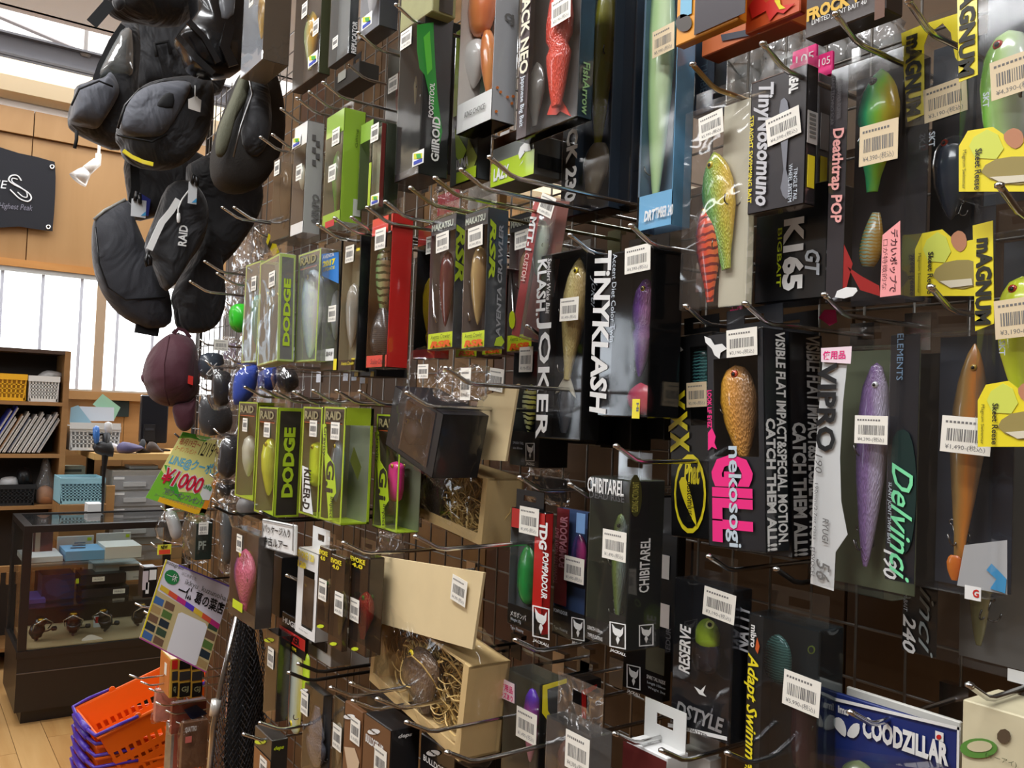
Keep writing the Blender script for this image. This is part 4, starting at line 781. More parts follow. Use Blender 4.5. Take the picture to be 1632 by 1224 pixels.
b.film().panel('f', M((226, 60, 48), .4, coat=.4), 'header', 0, 1, .885, 1).panel('f', M((226, 60, 48), .4, coat=.4), 'footer', 0, 1, 0, .08).panel('f', SILV, 'silver_strip', .78, .92, .88, 1).panel('f', SILV, 'silver_strip', .78, .92, 0, .08).panel('s', M((206, 34, 28), .4, coat=.4)).card(M((80, 84, 90), .5)).panel('far', WT)
b.lure(603, 392, 620, 500, ramp([(70, 110, 80), (120, 170, 110), (170, 150, 110)], bands=3, band_col=(20, 50, 24)), 'minnow', .03, .7, 0, False, 0).lure(597, 492, 620, 568, ramp([(20, 20, 22), (50, 50, 50)], bands=8, band_col=(70, 70, 70)), 'taper', .03, .7, 0, False, 0, name='skirt', head='down').price(608, 381, h=.026).text('Snake Crawl', 'f', 592, 572, 615, 580, M((70, 10, 10), .5), 0, 0, .2).tab(None, .022, cx=.006)
hook(615, 322, .30, hold='bright red box with the skirted lure'); hook(586, 331, .30)
# ================================================================== packages, far end of the rack
def ribbon(face_box, b, name='lettering'): pass
DKB = M((52, 46, 36), .45, coat=.3)
def raid(label, x0, x1, x2, yt, yb, p, word=None, cols=None, lurebox=None, prof='minnow', white=False, head=True, side='dark', d=None, roll=0):
    """clear box edged in lime with a dark header and lettered side"""
    b = P('lure_box', label, 'lure box', x0, x1, yt, yb, p, x2, d, roll)
    b.film(film((1, 1, 1), .16, .12, .08, .6, 16) if white else CLEAR)  # white: diffuse haze in the film stands in for white reflections
    h = b.h; t = min(.004/b.w, .08)
    b.panel('f', LIME, 'lime_edge', 0, t, 0, 1).panel('f', LIME, 'lime_edge', 1-t, 1, 0, 1).panel('f', LIME, 'lime_edge', t, 1-t, .985, 1).panel('f', LIME, 'lime_edge', t, 1-t, 0, .02).panel('b', LIME).panel('far', M((120, 116, 90), .5))
    if head: b.panel('f', DKB, 'header', t, 1-t, .86, .985).panel('f', M((190, 90, 40), .5), 'orange_line', .1, .85, .852, .868)
    b.panel('back', M((128, 134, 112), .5))
    if head: lettering('RAID', lambda u, v: (-b.hw+b.w*(.15+.7*u), -.0014, b.h*(.885+.075*v)), M((150, 140, 100), .5), b.o, 0, .03)
    if side == 'dark':
        ts = min(.004/b.d, .12); b.panel('s', DKB, None, ts, 1-ts, .02, .97).panel('s', LIME, 'lime_edge', 0, ts).panel('s', LIME, 'lime_edge', 1-ts, 1).panel('s', LIME, 'lime_edge', ts, 1-ts, .97, 1).panel('s', LIME, 'lime_edge', ts, 1-ts, 0, .02)
        if word: b.text(word, 's', x1+(x2-x1)*.26, yt+(yb-yt)*.19, x1+(x2-x1)*.70, yt+(yb-yt)*.83, LIME, 90, .05)
    elif side == 'clear':
        ts = min(.004/b.d, .12); b.panel('s', LIME, 'lime_edge', 1-ts, 1).panel('s', LIME, 'lime_edge', 0, 1, .0, .02).panel('s', LIME, 'lime_panel', 0, 1, .85, 1)
    if cols: b.lure(*lurebox, ramp(cols), prof, b.d*.45, .6, 0, True, 1, flip=True)
    b.tab(None, .02, cx=.004); return b
b = raid('lime edged clear box with a pale feathered lure, first in the lower row', 377, 407, 437, 640, 796, .265, None, [(200, 200, 180), (220, 220, 200)], (386, 690, 402, 770), d=.05); b.price(392, 677, w=.024)
b = raid('lime edged box with big lime side capitals and a chartreuse lure', 408, 439, 481, 648, 822, .285, 'DODGE', [(206, 224, 40), (226, 226, 60), (180, 190, 60)], (422, 698, 438, 790)); b.price(427, 685, w=.026)
b = raid('lime edged clear box with a chartreuse stick lure and white side word', 479, 510, 522, 648, 824, .27, None, [(200, 226, 40), (214, 230, 50)], (497, 704, 512, 776), 'stick', side='none', d=.05); b.price(501, 683, w=.026).poly('f', [(483, 742), (492, 746), (500, 820), (484, 815)], WT, 'white_word_strip').text('KILLER-D', 'f', 485, 748, 496, 812, BLACK, -90, .03, 0, .0016)
b = raid('lime edged clear box with vertical lime slogan strip in full view', 512, 547, 593, 648, 834, .285, None, [(110, 100, 96), (130, 150, 160)], (530, 700, 545, 800), 'minnow', side='clear')
def slog(b, x0, yt, yb):
    b.poly('f', [(x0+2, yt+(yb-yt)*.15), (x0+8, yt+(yb-yt)*.15), (x0+10, yt+(yb-yt)*.4), (x0+21, yt+(yb-yt)*.5), (x0+24, yt+(yb-yt)*.74), (x0+17, yt+(yb-yt)*.8), (x0+18, yt+(yb-yt)*.97), (x0+12, yt+(yb-yt)*.97)], LIME, 'slogan_strip').text('Gravity', 'f', x0+3, yt+(yb-yt)*.17, x0+9, yt+(yb-yt)*.42, DKB, -90, .01, 0, .0016).text('G.i', 'f', x0+8, yt+(yb-yt)*.46, x0+21, yt+(yb-yt)*.74, DKB, -90, .03, 0, .0016).text('impact', 'f', x0+13, yt+(yb-yt)*.77, x0+19, yt+(yb-yt)*.96, DKB, -90, .01, 0, .0016)
slog(b, 513, 648, 834); b.price(536, 687, w=.027)
b.poly('s', [(566, 712), (578, 745), (572, 766), (560, 735)], M((110, 120, 50), .4), 'diamond_mark', -.004)
b = raid('lime edged clear box with a vertical slogan strip beside the kraft box', 596, 636, 650, 660, 846, .235, None, [(226, 40, 130), (240, 60, 150)], (622, 735, 640, 800), 'stick', side='none', d=.032); slog(b, 597, 660, 846)
for i, (x, y, l) in enumerate(((391, 617, 'pale feathered lure box'), (416, 618, None), (440, 624, 'box with lime side capitals'), (469, 625, None), (500, 623, 'box with the chartreuse stick lure'), (537, 623, 'box with the lime slogan strip'), (574, 624, None), (649, 626, 'slogan box beside the kraft box'))): hook(x, y, .30, hold=l)
# upper lime row
b = raid('frosty reflection hazed lime edged box with a teal lure at far end of the upper row', 388, 412, 430, 420, 578, .30, None, [(30, 130, 100), (40, 150, 120)], (402, 470, 416, 550), white=True, head=False, d=.05); b.price(406, 452, w=.022)
b = raid('frosty reflection hazed lime edged box with dark side and lime capitals in the upper row', 412, 444, 470, 412, 580, .305, 'DODGE', [(40, 60, 50), (60, 80, 60)], (424, 460, 440, 560), white=True, head=False, roll=-4); b.price(435, 445, w=.024)
b = raid('lime edged clear box with a blue and white lure in the upper row', 472, 507, 516, 402, 577, .275, None, [(60, 130, 200), (190, 220, 240), (240, 244, 246)], (486, 430, 508, 570), white=True, side='none', d=.05)
b = P('lure_box', 'black and yellow box with a blue diamond flash and white lure', 'lure box', 515, 540, 388, 590, .26, d=.05)
b.film().card(M((110, 108, 96), .5), 'back far').panel('f', BLACK, 'header', 0, 1, .93, 1).panel('f', BLACK, 'footer', 0, 1, 0, .07).panel('s', BLACK).poly('f', [(514, 405), (541, 402), (541, 452), (515, 440)], M((40, 120, 200), .45), 'blue_flash').text('2017', 'f', 516, 414, 536, 424, YEL, 0, .06, 0, .0016).text('AVENTA', 'f', 516, 405, 534, 411, WT, 0, .02, 0, .0016).text('UPDATE', 'f', 517, 426, 535, 431, YEL, 0, .02, 0, .0016)
b.lure(525, 460, 540, 555, ramp([(220, 222, 224), (190, 192, 196)]), 'minnow', .02, .6, 0, False, 0, head='up').price(531, 500, w=.026).rect('f', 520, 556, 533, 575, WT, 'white_sticker').text('黒金針', 'f', 521, 560, 532, 568, INK, 0, .02, 0, .0016).rect('f', 533, 572, 538, 590, YEL, 'yellow_bar', .0014)
b = P('lure_box', 'black and yellow box with a smoky clear crankbait', 'lure box', 543, 571, 378, 591, .265, 588)
b.film().card(M((130, 126, 100), .5), 'back far').panel('f', BLACK, 'header', 0, 1, .9, 1).panel('f', BLACK, 'footer', 0, 1, 0, .08).panel('s', BLACK).panel('f', YEL, 'yellow_bar', .75, .93, 0, .09).panel('f', YEL, 'yellow_bar', .75, .93, .88, 1)
b.lure(553, 452, 571, 556, ramp([(90, 92, 84), (150, 150, 140), (120, 120, 110)]), 'crank', .025, .6, 0, False, 0).price(559, 405, w=.026).text('Aventa Crawler', 'f', 545, 576, 566, 582, YEL, 0, 0, .2).tab(None, .016)
b = P('lure_box', 'flat dark spare box peeking under the black and yellow boxes', 'lure box', 560, 600, 570, 600, .2, 650); b.solid(M((30, 30, 32), .4)).rect('f', 566, 590, 572, 600, YEL, 'yellow_bar').rect('f', 592, 592, 597, 600, YEL, 'yellow_bar')
hook(534, 348, .31); hook(507, 358, .31, hold='black and yellow boxes'); hook(561, 347, .29)
# row above: slim boxes
b = P('lure_box', 'brown tinted clear box at far end of the slim box row', 'lure box', 434, 464, 248, 380, .28, d=.05); b.film(film((.8, .78, .74), .04, .09)).card(M((110, 100, 88), .5), 'back far').lure(446, 270, 460, 365, ramp([(60, 50, 40), (90, 80, 66)]), 'minnow', .02, .5, 0, False, 0).price(443, 268, w=.022); b.tab(None, .015)
b = P('lure_box', 'white and grey box with a faded checker side print', 'lure box', 466, 486, 200, 372, .285, 514)
b.film().panel('s', M((176, 176, 172), .5, coat=.3)).card(M((120, 112, 104), .5), 'back far t').panel('f', WT, 'front_card', 0, 1, .8, 1).panel('f', WT, 'front_card', 0, 1, 0, .1)
b.lure(470, 255, 485, 330, ramp([(150, 160, 130), (190, 190, 170)]), 'fish', .02, .5, 0, False, 0).price(478, 275, w=.022); sticker(b, 474, 226, .8); b.text('NINPO', 's', 496, 310, 508, 356, M((110, 108, 106), .5), 90, .03, .2)
for i in range(5): b.rect('s', 497+(i % 2)*6, 215+i*10, 503+(i % 2)*6, 224+i*10, M((90, 88, 86), .5), 'checker')
b = P('lure_box', 'tall box with a bright lime side and barcode panel', 'lure box', 517, 545, 182, 356, .28, 580)
b.film().panel('s', M((150, 190, 50), .45, coat=.3)).card(M((120, 118, 104), .5), 'back far').panel('f', M((150, 190, 50), .45, coat=.3), 'header', 0, 1, .8, 1).panel('f', M((150, 190, 50), .45), 'footer', 0, 1, 0, .1)
b.lure(528, 240, 543, 340, ramp([(60, 70, 40), (100, 190, 60), (120, 120, 100)]), 'fish', .02, .5, 0, True, 0).price(537, 218, w=.024).price(531, 276, w=.024).text('Gilling', 's', 566, 206, 571, 236, M((60, 80, 20), .5), 90).rect('s', 562, 318, 574, 345, M((200, 204, 190), .5), 'bar_code_panel').rect('f', 520, 352, 534, 362, M((190, 50, 50), .5), 'red_footer', .0014); b.tab(None, .016)
b = P('lure_box', 'lime topped clear box between the lime box and red edged box', 'lure box', 572, 592, 196, 330, .26, d=.04); b.film().panel('f', M((140, 180, 60), .45), 'header', 0, 1, .78, 1).card(M((60, 66, 50), .5), 'back far').panel('s', M((60, 66, 50), .5)).panel('f', LIME, 'lime_edge', .8, 1, 0, .5)
b = P('lure_box', 'clear box with a dark red edge beside the white swimbait box', 'lure box', 593, 606, 200, 330, .265, 614); b.film().panel('s', M((110, 34, 26), .4, coat=.4)).card(M((110, 116, 90), .5), 'back far').price(599, 212, w=.022); sticker(b, 599, 318, .8)
# cartons at the top left of the rack
b = P('lure_box', 'clear box with glare painted as pale card at top, next to the black bags', 'lure box', 388, 421, -60, 106, .27, 464)
b.film(film((1, 1, 1), .04, .22, .03)).panel('s', M((86, 74, 60), .4, coat=.6)).card(M((190, 194, 200), .4), 'back far b').lure(414, -10, 424, 60, ramp([(210, 160, 40), (180, 140, 60)]), 'minnow', .02, .5, 0, False, 0).price(402, 0, w=.022)  # pale card colour stands in for white glare on the clear front
b = P('lure_box', 'clear box with two price labels hanging second from the bags at top', 'lure box', 470, 511, -60, 128, .26, 530); b.film().card(M((70, 60, 50), .5), 'back far b').panel('s', M((60, 66, 40), .4, coat=.4)).lure(488, 20, 504, 110, ramp([(90, 120, 60), (150, 160, 110), (200, 150, 40)]), 'fish', .02, .5, 0, True, 1).price(487, 16, w=.022).price(505, 44, w=.022); sticker(b, 500, 95, .9)
b = P('lure_box', 'black carton with white capitals up its side at top', 'lure box', 527, 558, -60, 94, .265, 572); b.film().panel('s', M((28, 32, 32), .4, coat=.4)).card(M((120, 124, 124), .4), 'back far').panel('b', BLACK).text('REPLICATOR', 's', 560, 34, 568, 86, WT, 90, .03).price(536, 68, w=.018, h=.016)
b = P('lure_box', 'pale clear box with a shop sticker at its foot, top row', 'lure box', 575, 606, -60, 50, .26, 636); b.film().panel('s', M((60, 62, 72), .4, coat=.4)).card(M((190, 192, 196), .5), 'back far').panel('b', M((40, 40, 44), .4)).lure(582, -40, 600, 30, ramp([(200, 200, 204), (230, 230, 232)]), 'minnow', .02, .5, 0, False, 0); sticker(b, 586, 34)
b = P('lure_box', 'olive carton seen from below above the green flame box', 'lure box', 640, 690, -60, 34, .25, 728); b.solid(M((150, 148, 100), .5, noise=.1)).rect('s', 700, -40, 722, 22, DKB, 'dark_stripe')
b = P('lure_box', 'small dark carton tucked under the top row boxes', 'lure box', 534, 572, 110, 136, .16, 604); b.solid(M((56, 54, 50), .4, coat=.3)).rect('f', 540, 114, 552, 128, M((170, 170, 160), .5), 'label_patch').tab(BLACK, .03, .03)
hook(556, 104, .2, hold='small dark carton under the top row')
for x, y in ((516, 132), (494, 147), (474, 157), (449, 174), (435, 215), (416, 219)): hook(x, y, .30)
hook(572, 53, .28); hook(632, 8, .28)
# --- bagged black carton and kraft gift boxes with wood wool
b = P('gift_box', 'black windowed carton tilted in a clear bag before the kraft box', 'gift box', 619, 700, 634, 738, .262, d=.06, roll=15)
b.panel('f', BLACK, 'front_card', 0, 1, .9, 1).panel('f', BLACK, 'front_card', 0, 1, 0, .08).panel('f', BLACK, 'front_card', 0, .3, .08, .9).panel('f', BLACK, 'front_card', .8, 1, .08, .9).panel('s', M((40, 40, 40), .3, coat=.6)).card(M((24, 24, 30), .45)).rect('f', 640, 640, 690, 735, film((.75, .76, .82), .02, .08, .06), 'window', .0004)
b.lure(644, 666, 668, 712, ramp([(96, 96, 70), (150, 140, 120), (190, 170, 150)]), 'crank', .02, .6, 12, True, 1)
b.bag(.045, .006, .012, film((1, 1, 1), .012, .03, .06, .7, 20, .16), .006)
hook(711, 587, .31, hold='bagged black windowed carton')
b = P('price_slip', 'white price slip inside the crumpled bag top beside its hook', 'price slip', 690, 764, 584, 634, .26, d=.012); b.bag(.0, .0, .0, BAG, .003); b.price(744, 612, roll=0, h=.034, w=.02); b.price(676, 592, w=.024, h=.016)
KR2 = M((190, 158, 108), .75, noise=.06, scale=40)
def kraft(label, x0, x1, yt, yb, p, x2, lidpts, roll, lurecols, lurebox, seed, tagp):
    b = P('gift_box', label, 'gift box', x0, x1, yt, yb, p, x2, roll=roll)
    w, d, h = b.hw, b.d, b.h; t = .0025
    for nm, q in (('box_back', (-w, w, d-t, d, 0, h)), ('box_wall', (-w, -w+t, 0, d, 0, h)), ('box_wall', (w-t, w, 0, d, 0, h)), ('box_wall', (-w, w, 0, d, 0, t)), ('box_wall', (-w, w, 0, d, h-t, h))): MB().box(*q).build(nm, KRAFT if nm == 'box_wall' else KR2, b.o)
    MB().box(-w, -w+.008, -.002, 0, 0, h).build('front_rim', KRAFT, b.o); MB().box(w-.010, w, -.002, 0, 0, h).build('front_rim', KRAFT, b.o); MB().box(-w+.008, w-.01, -.002, 0, 0, .012).build('front_rim', KRAFT, b.o)
    q = [b.f(*pt) for pt in lidpts]
    MB().prism(q, lambda a, c, tt: (a, -.004+tt*1., c), -.0015, .0015).build('lid', M((226, 204, 158), .7, noise=.05, scale=30), b.o)
    wool(b.o, 0, d*.5, h*.46, w*.74, d*.28, h*.36, 360, seed=seed)
    b.lure(*lurebox, ramp(lurecols, rough=.3, scales=20), 'fish', d*.22, .5, -24, True, 1, segs=2)
    b.price(*tagp, h=.026, off=.008)
    b.bag(.02, .006, .008, film((1, 1, 1), .012, .04, .07, .8, 20, .25), .012)
    return b
kraft('upper kraft box with raised lid and dark lure in wood wool', 642, 776, 738, 840, .185, 832, [(742, 730), (770, 634), (832, 612), (812, 735)], 6, [(60, 50, 46), (96, 84, 76), (70, 60, 50)], (672, 750, 712, 826), 3, (800, 606))
kraft('lower kraft box with open front, wood wool nest and brown fish', 594, 745, 1004, 1152, .265, 808, [(612, 886), (778, 912), (760, 1034), (604, 990)], 7, [(40, 34, 30), (80, 66, 56), (110, 86, 64)], (640, 1030, 704, 1138), 5, (742, 940))
hook(663, 855, .33, hold='lower kraft box')
# --- white sign card
b = P('sign_card', 'white sign card with handwritten black Japanese lines on the dark hooks', 'sign', 417, 470, 832, 879, .31, d=.002, roll=-3)
b.solid(WT, 'card').text('パッケージ入り', 'f', 421, 839, 464, 853, BLACK, 0, .02).text('中古ルアー', 'f', 421, 858, 460, 873, BLACK, 0, .02)
for q in ((419, 833, 468, 834.5), (419, 877, 468, 878.5), (418.5, 833, 419.5, 878), (467.5, 833, 468.5, 878)): b.rect('f', *q, INK, 'border_line')
for x, y in ((416, 816), (341, 807), (374, 816)): hook(x, y, .32, col=IRON)
# --- dark boxed lures under the sign
b = P('lure_box', 'clear dark box with a purple and pink fish, black sign card above it', 'lure box', 366, 410, 846, 992, .32, 436)
b.film().card(M((70, 62, 54), .5), 'back far').panel('s', M((64, 58, 54), .4, coat=.4)).panel('f', M((60, 52, 40), .5), 'footer', 0, 1, 0, .13).rect('f', 372, 958, 388, 972, CHART, 'yellow_label', .0012).lure(377, 874, 404, 975, ramp([(90, 60, 150), (200, 70, 120), (220, 110, 140)], scales=20), 'fish', .02, .55, -3, True, 1).price(383, 866, w=.024, h=.026).tab(None, .02)
b = P('lure_box', 'black box half hidden behind the purple fish box', 'lure box', 412, 448, 880, 976, .26, 475); b.solid(BLACK).lure(420, 900, 432, 960, ramp([(120, 40, 90), (160, 60, 110)]), 'minnow', -.002, .3, 0, False, 0, name='printed_bait')
def deps(b, x, y, w=14, col=None):
    b.poly('f', [(x+w*math.cos(t*math.pi/7), y+w*.45*math.sin(t*math.pi/7)) for t in range(14)], col or CHART, 'oval_logo', .001).text('deps', 'f', x-w*.7, y-w*.22, x+w*.7, y+w*.22, BLACK, 0, .03, .2, .0016)
b = P('lure_box', 'white carton with yellow capitals and a curved window cutout', 'lure box', 472, 505, 876, 1018, .29, 535)
b.panel('f', WT, 'front_card', 0, 1, .78, 1).panel('f', WT, 'front_card', 0, 1, 0, .1).panel('f', WT, 'front_card', 0, .3, .1, .78).panel('f', WT, 'front_card', .85, 1, .1, .78).panel('s', M((196, 194, 190), .5)).card(M((186, 180, 170), .5)).text('EVOKE 120', 'f', 476, 880, 502, 892, YEL, 0, .04).text('120', 'f', 476, 894, 489, 905, YEL, 0, .05).rect('f', 482, 920, 500, 1000, film((.6, .6, .6), .05, .1), 'window', -.0004)
b.lure(486, 925, 500, 995, ramp([(150, 140, 120), (200, 190, 170)]), 'crank', .02, .5, 0, True, 1).tab(WT, .03, b.w*.8, cx=.01).text('Harden Impact', 'f', 478, 1004, 492, 1008, INK)
b = P('lure_box', 'second white carton below, behind the small brown boxes', 'lure box', 492, 528, 1000, 1054, .25, 560); b.solid(M((224, 222, 218), .5)).rect('f', 498, 1018, 522, 1034, DARKBR, 'window_cut')
b = P('lure_box', 'third white carton edge under the red lure box', 'lure box', 532, 560, 1010, 1060, .22, 590); b.solid(M((216, 214, 210), .5))
BRN2 = film((.55, .48, .38), .04, .09, .06)
for lb, x0, x1, x2, yt, yb, p, cc, tg in (('small brown tinted box left of two alike, yellow capitals on top', 507, 526, 540, 872, 1006, .30, [(120, 110, 80), (150, 140, 110)], (516, 940)), ('small brown tinted box in the middle with olive fish', 526, 548, 556, 886, 1034, .31, [(90, 90, 40), (140, 140, 70)], (542, 962)), ('small brown tinted box with a scarlet fish', 557, 586, 610, 884, 1042, .30, [(190, 30, 24), (214, 44, 34)], (567, 972))):
    b = P('lure_box', lb, 'lure box', x0, x1, yt, yb, p, x2); b.film(BRN2).card(M((90, 72, 52), .5), 'back far').panel('f', M((44, 38, 32), .4, coat=.4), 'header', 0, 1, .84, 1).panel('f', M((96, 66, 38), .5), 'footer', 0, 1, 0, .1)
    b.text('EVOKE', 'f', x0+3, yt+5, x1-2, yt+13, YEL, 0, .04).text('4.0', 'f', x0+5, yt+14, x1-6, yt+21, YEL, 0, .04).price(*tg, w=.024, h=.026); w = x1-x0
    b.lure(x0+w*.5, yt+(yb-yt)*.36, x1+w*.18, yb-(yb-yt)*.14, ramp(cc, scales=16), 'fish', .018, .6, 8, True, 1, flip=True, eyec=(70, 200, 60)); b.poly('f', [((x0+x1)/2-4+6*math.cos(t*.9), yb-8+3*math.sin(t*.9)) for t in range(7)], CHART, 'oval_logo', .0014).tab(None, .018)
hook(548, 865, .33, hold='small brown tinted boxes'); hook(458, 917, .30)
b = P('lure_pack', 'long white glow stick lure under a black and red header card', 'lure pack', 448, 488, 984, 1042, .27, d=.002); b.solid(BLACK, 'header_card').rect('f', 446, 1008, 488, 1026, REDM, 'red_band').text('HUGE', 'f', 452, 988, 474, 997, WT, 0, .03).text('WALKER', 'f', 450, 1010, 480, 1022, BLACK, 0, .04, 0, .0016).text('SOUND TYPE', 'f', 454, 1028, 474, 1033, YEL, 0, .02)
b.lure(460, 1036, 482, 1172, ramp([(190, 200, 190), (214, 220, 200), (190, 180, 90)]), 'stick', .03, .7, 0, True, 1, head='down').lure(482, 1040, 493, 1140, ramp([(190, 226, 40), (200, 230, 60)]), 'stick', .035, .6, 0, False, 0, name='lure_back')
b = P('lure_box', 'black box with small yellow oval beside the glow stick lure', 'lure box', 422, 442, 1006, 1146, .29, 462); b.film().card(M((46, 42, 38), .5), 'back far').panel('f', M((96, 70, 40), .5), 'header', 0, 1, .8, 1).panel('s', film((.3, .3, .32), .04, .1)).price(433, 1048, w=.024, h=.028); deps(b, 430, 1020, 8)
b = P('lure_box', 'clear box with a slate blue jointed fish in the bottom row', 'lure box', 482, 514, 1096, 1240, .28, 528); b.film(TINT).card(M((40, 40, 44), .5), 'back far').panel('t', BLACK).lure(488, 1125, 520, 1225, ramp([(70, 72, 86), (110, 112, 126), (90, 90, 100)], scales=18), 'fish', .02, .6, 0, False, 1, segs=1, head='down').price(487, 1120, w=.024, h=.03); deps(b, 486, 1100, 6, WT)
b = P('lure_box', 'black topped brown box at bottom with yellow ovals, nearest the net', 'lure box', 404, 432, 1166, 1250, .30, 458); b.solid(M((44, 40, 36), .4, coat=.4)).rect('f', 405, 1200, 432, 1250, M((140, 92, 50), .5), 'brown_panel').price(421, 1225, w=.028, h=.03); deps(b, 416, 1182, 9); b.text('deps', 's', 436, 1188, 452, 1196, CHART, 0, .03, .2)
b = P('lure_box', 'dark box with a kraft colour window edge beside the slate fish box', 'lure box', 530, 547, 1112, 1240, .27, 556); b.film(TINT).card(M((96, 84, 66), .5), 'back far').panel('t', BLACK).price(539, 1175, w=.026, h=.03).lure(534, 1150, 546, 1220, ramp([(150, 140, 110), (120, 110, 90)]), 'minnow', .02, .5, 0, False, 0)
b = P('lure_box', 'brown box with a white outlined oval and ragged window', 'lure box', 547, 576, 1124, 1250, .28, 584); b.solid(M((120, 80, 48), .55)).panel('t', BLACK).price(568, 1164, w=.026, h=.03).poly('f', [(550, 1190), (566, 1192), (574, 1215), (570, 1240), (556, 1230)], M((206, 180, 150), .5), 'pale_window'); deps(b, 558, 1142, 9, WT)
b = P('lure_box', 'larger black box with white oval and kraft front in the bottom row', 'lure box', 580, 622, 1148, 1260, .28, 668); b.solid(M((30, 30, 32), .4, coat=.4)).rect('f', 579, 1150, 622, 1250, M((112, 76, 46), .55), 'brown_panel', .0004).price(608, 1216, w=.03, h=.034); deps(b, 597, 1166, 10, WT); b.text('BULLDOZE 180', 'f', 584, 1178, 613, 1192, WT, 0, .03, 0, .0014).text('deps', 's', 634, 1168, 656, 1176, WT, 0, .03, .2)
b = P('lure_box', 'black box lid edge behind the larger kraft front box', 'lure box', 584, 620, 1116, 1150, .2, 660); b.solid(M((40, 36, 34), .4, coat=.4))
b = P('lure_box', 'glossy black carton stack below the lower kraft gift box', 'lure box', 668, 724, 1184, 1290, .25, 790); b.solid(M((22, 22, 24), .3, coat=.6)); deps(b, 692, 1200, 11, WT); b.text('BULLDOZE', 'f', 676, 1214, 714, 1224, WT, 0, .02)
b = P('lure_box', 'second glossy black carton behind, right below the kraft gift box', 'lure box', 726, 770, 1176, 1290, .19, 820); b.solid(M((20, 20, 22), .3, coat=.6))
for x, y, c in ((476, 1058, IRON), (461, 1072, IRON), (528, 1096, CHROME), (560, 1089, CHROME), (563, 1117, CHROME), (602, 1114, CHROME), (649, 1151, CHROME), (415, 1152, CHROME), (389, 1170, CHROME), (713, 1199, CHROME)): hook(x, y, .33, col=c)
# --- topwater row in the centre
b = P('lure_box', 'red topped noisy bait box with a green frog lure and fox badge', 'lure box', 811, 866, 812, 1004, .20, 880)
b.film().panel('f', REDM, 'header', 0, 1, .83, 1).panel('f', REDM, 'red_strip', .72, 1, .16, .83).panel('f', BLACK, 'footer', 0, 1, 0, .17).panel('s', REDM).card(M((84, 88, 90), .5), 'back far').panel('t', BLACK)
b.text('TDG', 'f', 861, 832, 874, 876, WT, -90, .05).text('POMPADOUR', 'f', 865, 880, 875, 955, WT, -90, .03, .1).lure(826, 868, 856, 964, ramp([(20, 110, 50), (40, 150, 70), (20, 80, 40)]), 'frog', .02, .5, 0, False, 0).price(845, 830, w=.034, h=.028); fox(b, 'f', 850, 964, 877, 1014, sl=6); b.text('メガポンパ', 'f', 815, 976, 840, 985, WT); b.text('Weight 57g', 'f', 815, 986, 832, 992, PALE); b.text('Type Floating', 'f', 815, 1000, 836, 1006, PALE); b.tab(BLACK, .02, y=.2)
b = P('lure_box', 'maroon edged noisy bait box with a purple bug lure and fox badge', 'lure box', 883, 934, 812, 1020, .165, 945)
b.film().panel('f', M((110, 30, 36), .4, coat=.4), 'red_strip', 0, .4, .24, 1).panel('f', M((30, 28, 30), .4), 'footer', 0, 1, 0, .22).card(M((60, 80, 120), .5), 'back far').panel('s', M((24, 24, 26), .4)).text('POMPADOUR', 'f', 893, 822, 905, 905, M((170, 110, 120), .5), 90, .03).text('TOPWATER NOISY BAIT', 'f', 885, 840, 891, 930, M((160, 100, 110), .5), 90).rect('f', 920, 818, 934, 850, M((120, 160, 210), .5), 'blue_patch')
b.lure(912, 850, 934, 920, ramp([(70, 50, 110), (40, 40, 80), (160, 50, 110)]), 'frog', .02, .6, 0, False, 0).price(917, 908, w=.032, h=.026); fox(b, 'f', 912, 983, 933, 1018, sl=4); b.text('POMPADOUR', 'f', 884, 972, 906, 978, PALE, 0, .02).text('Type Floating', 'f', 884, 1000, 906, 1006, PALE)
b = P('lure_box', 'dark box with white medieval capitals and a green jointed lure', 'lure box', 936, 1001, 762, 1030, .19, 1056)
b.film(film((.86, .88, .82), .05, .07, .06)).panel('f', M((36, 36, 38), .4, coat=.4), 'header', 0, 1, .87, 1).panel('f', BLACK, 'footer', 0, .62, 0, .13).panel('f', BLACK, 'footer', .6, 1, 0, .2).panel('s', BLACK).card(M((66, 70, 54), .5), 'back far')
b.text('CHIBITAREL', 'f', 938, 763, 996, 788, WT, 0, .02, 0, .0014).text('DEAD RISE', 'f', 941, 786, 997, 797, M((90, 90, 92), .4), 0).text('CHIBITAREL', 's', 1018, 858, 1034, 944, WT, 90, .02).text('GLIDING ACTION BAIT', 's', 1006, 768, 1016, 816, M((190, 190, 90), .5), 90)
b.lure(975, 818, 999, 990, ramp([(70, 110, 50), (150, 170, 90), (170, 190, 200)], scales=22), 'minnow', .025, .55, 0, True, 2, segs=2, flip=True, eyec=(60, 40, 20)).price(981, 869, w=.033, h=.0275); fox(b, 'f', 973, 990, 999, 1030, sl=5); fox(b, 's', 1017, 996, 1040, 1030, sl=-2, name=False); b.text('LENGTH 100mm', 'f', 938, 1000, 962, 1006, WT); b.text('TYPE FLOATING', 'f', 938, 1012, 962, 1018, WT)
b.poly('s', [(1006+10*math.cos(t*.45)+6, 790+34*math.sin(t*.45)) for t in range(14)], M((60, 62, 24), .5), 'dim_oval', .0006).tab(None, .026, cx=.01)
hook(982, 711, .22, hold='box with white medieval capitals'); hook(829, 761, .23, hold='red topped noisy bait box'); hook(909, 772, .21, hold='maroon edged noisy bait box')
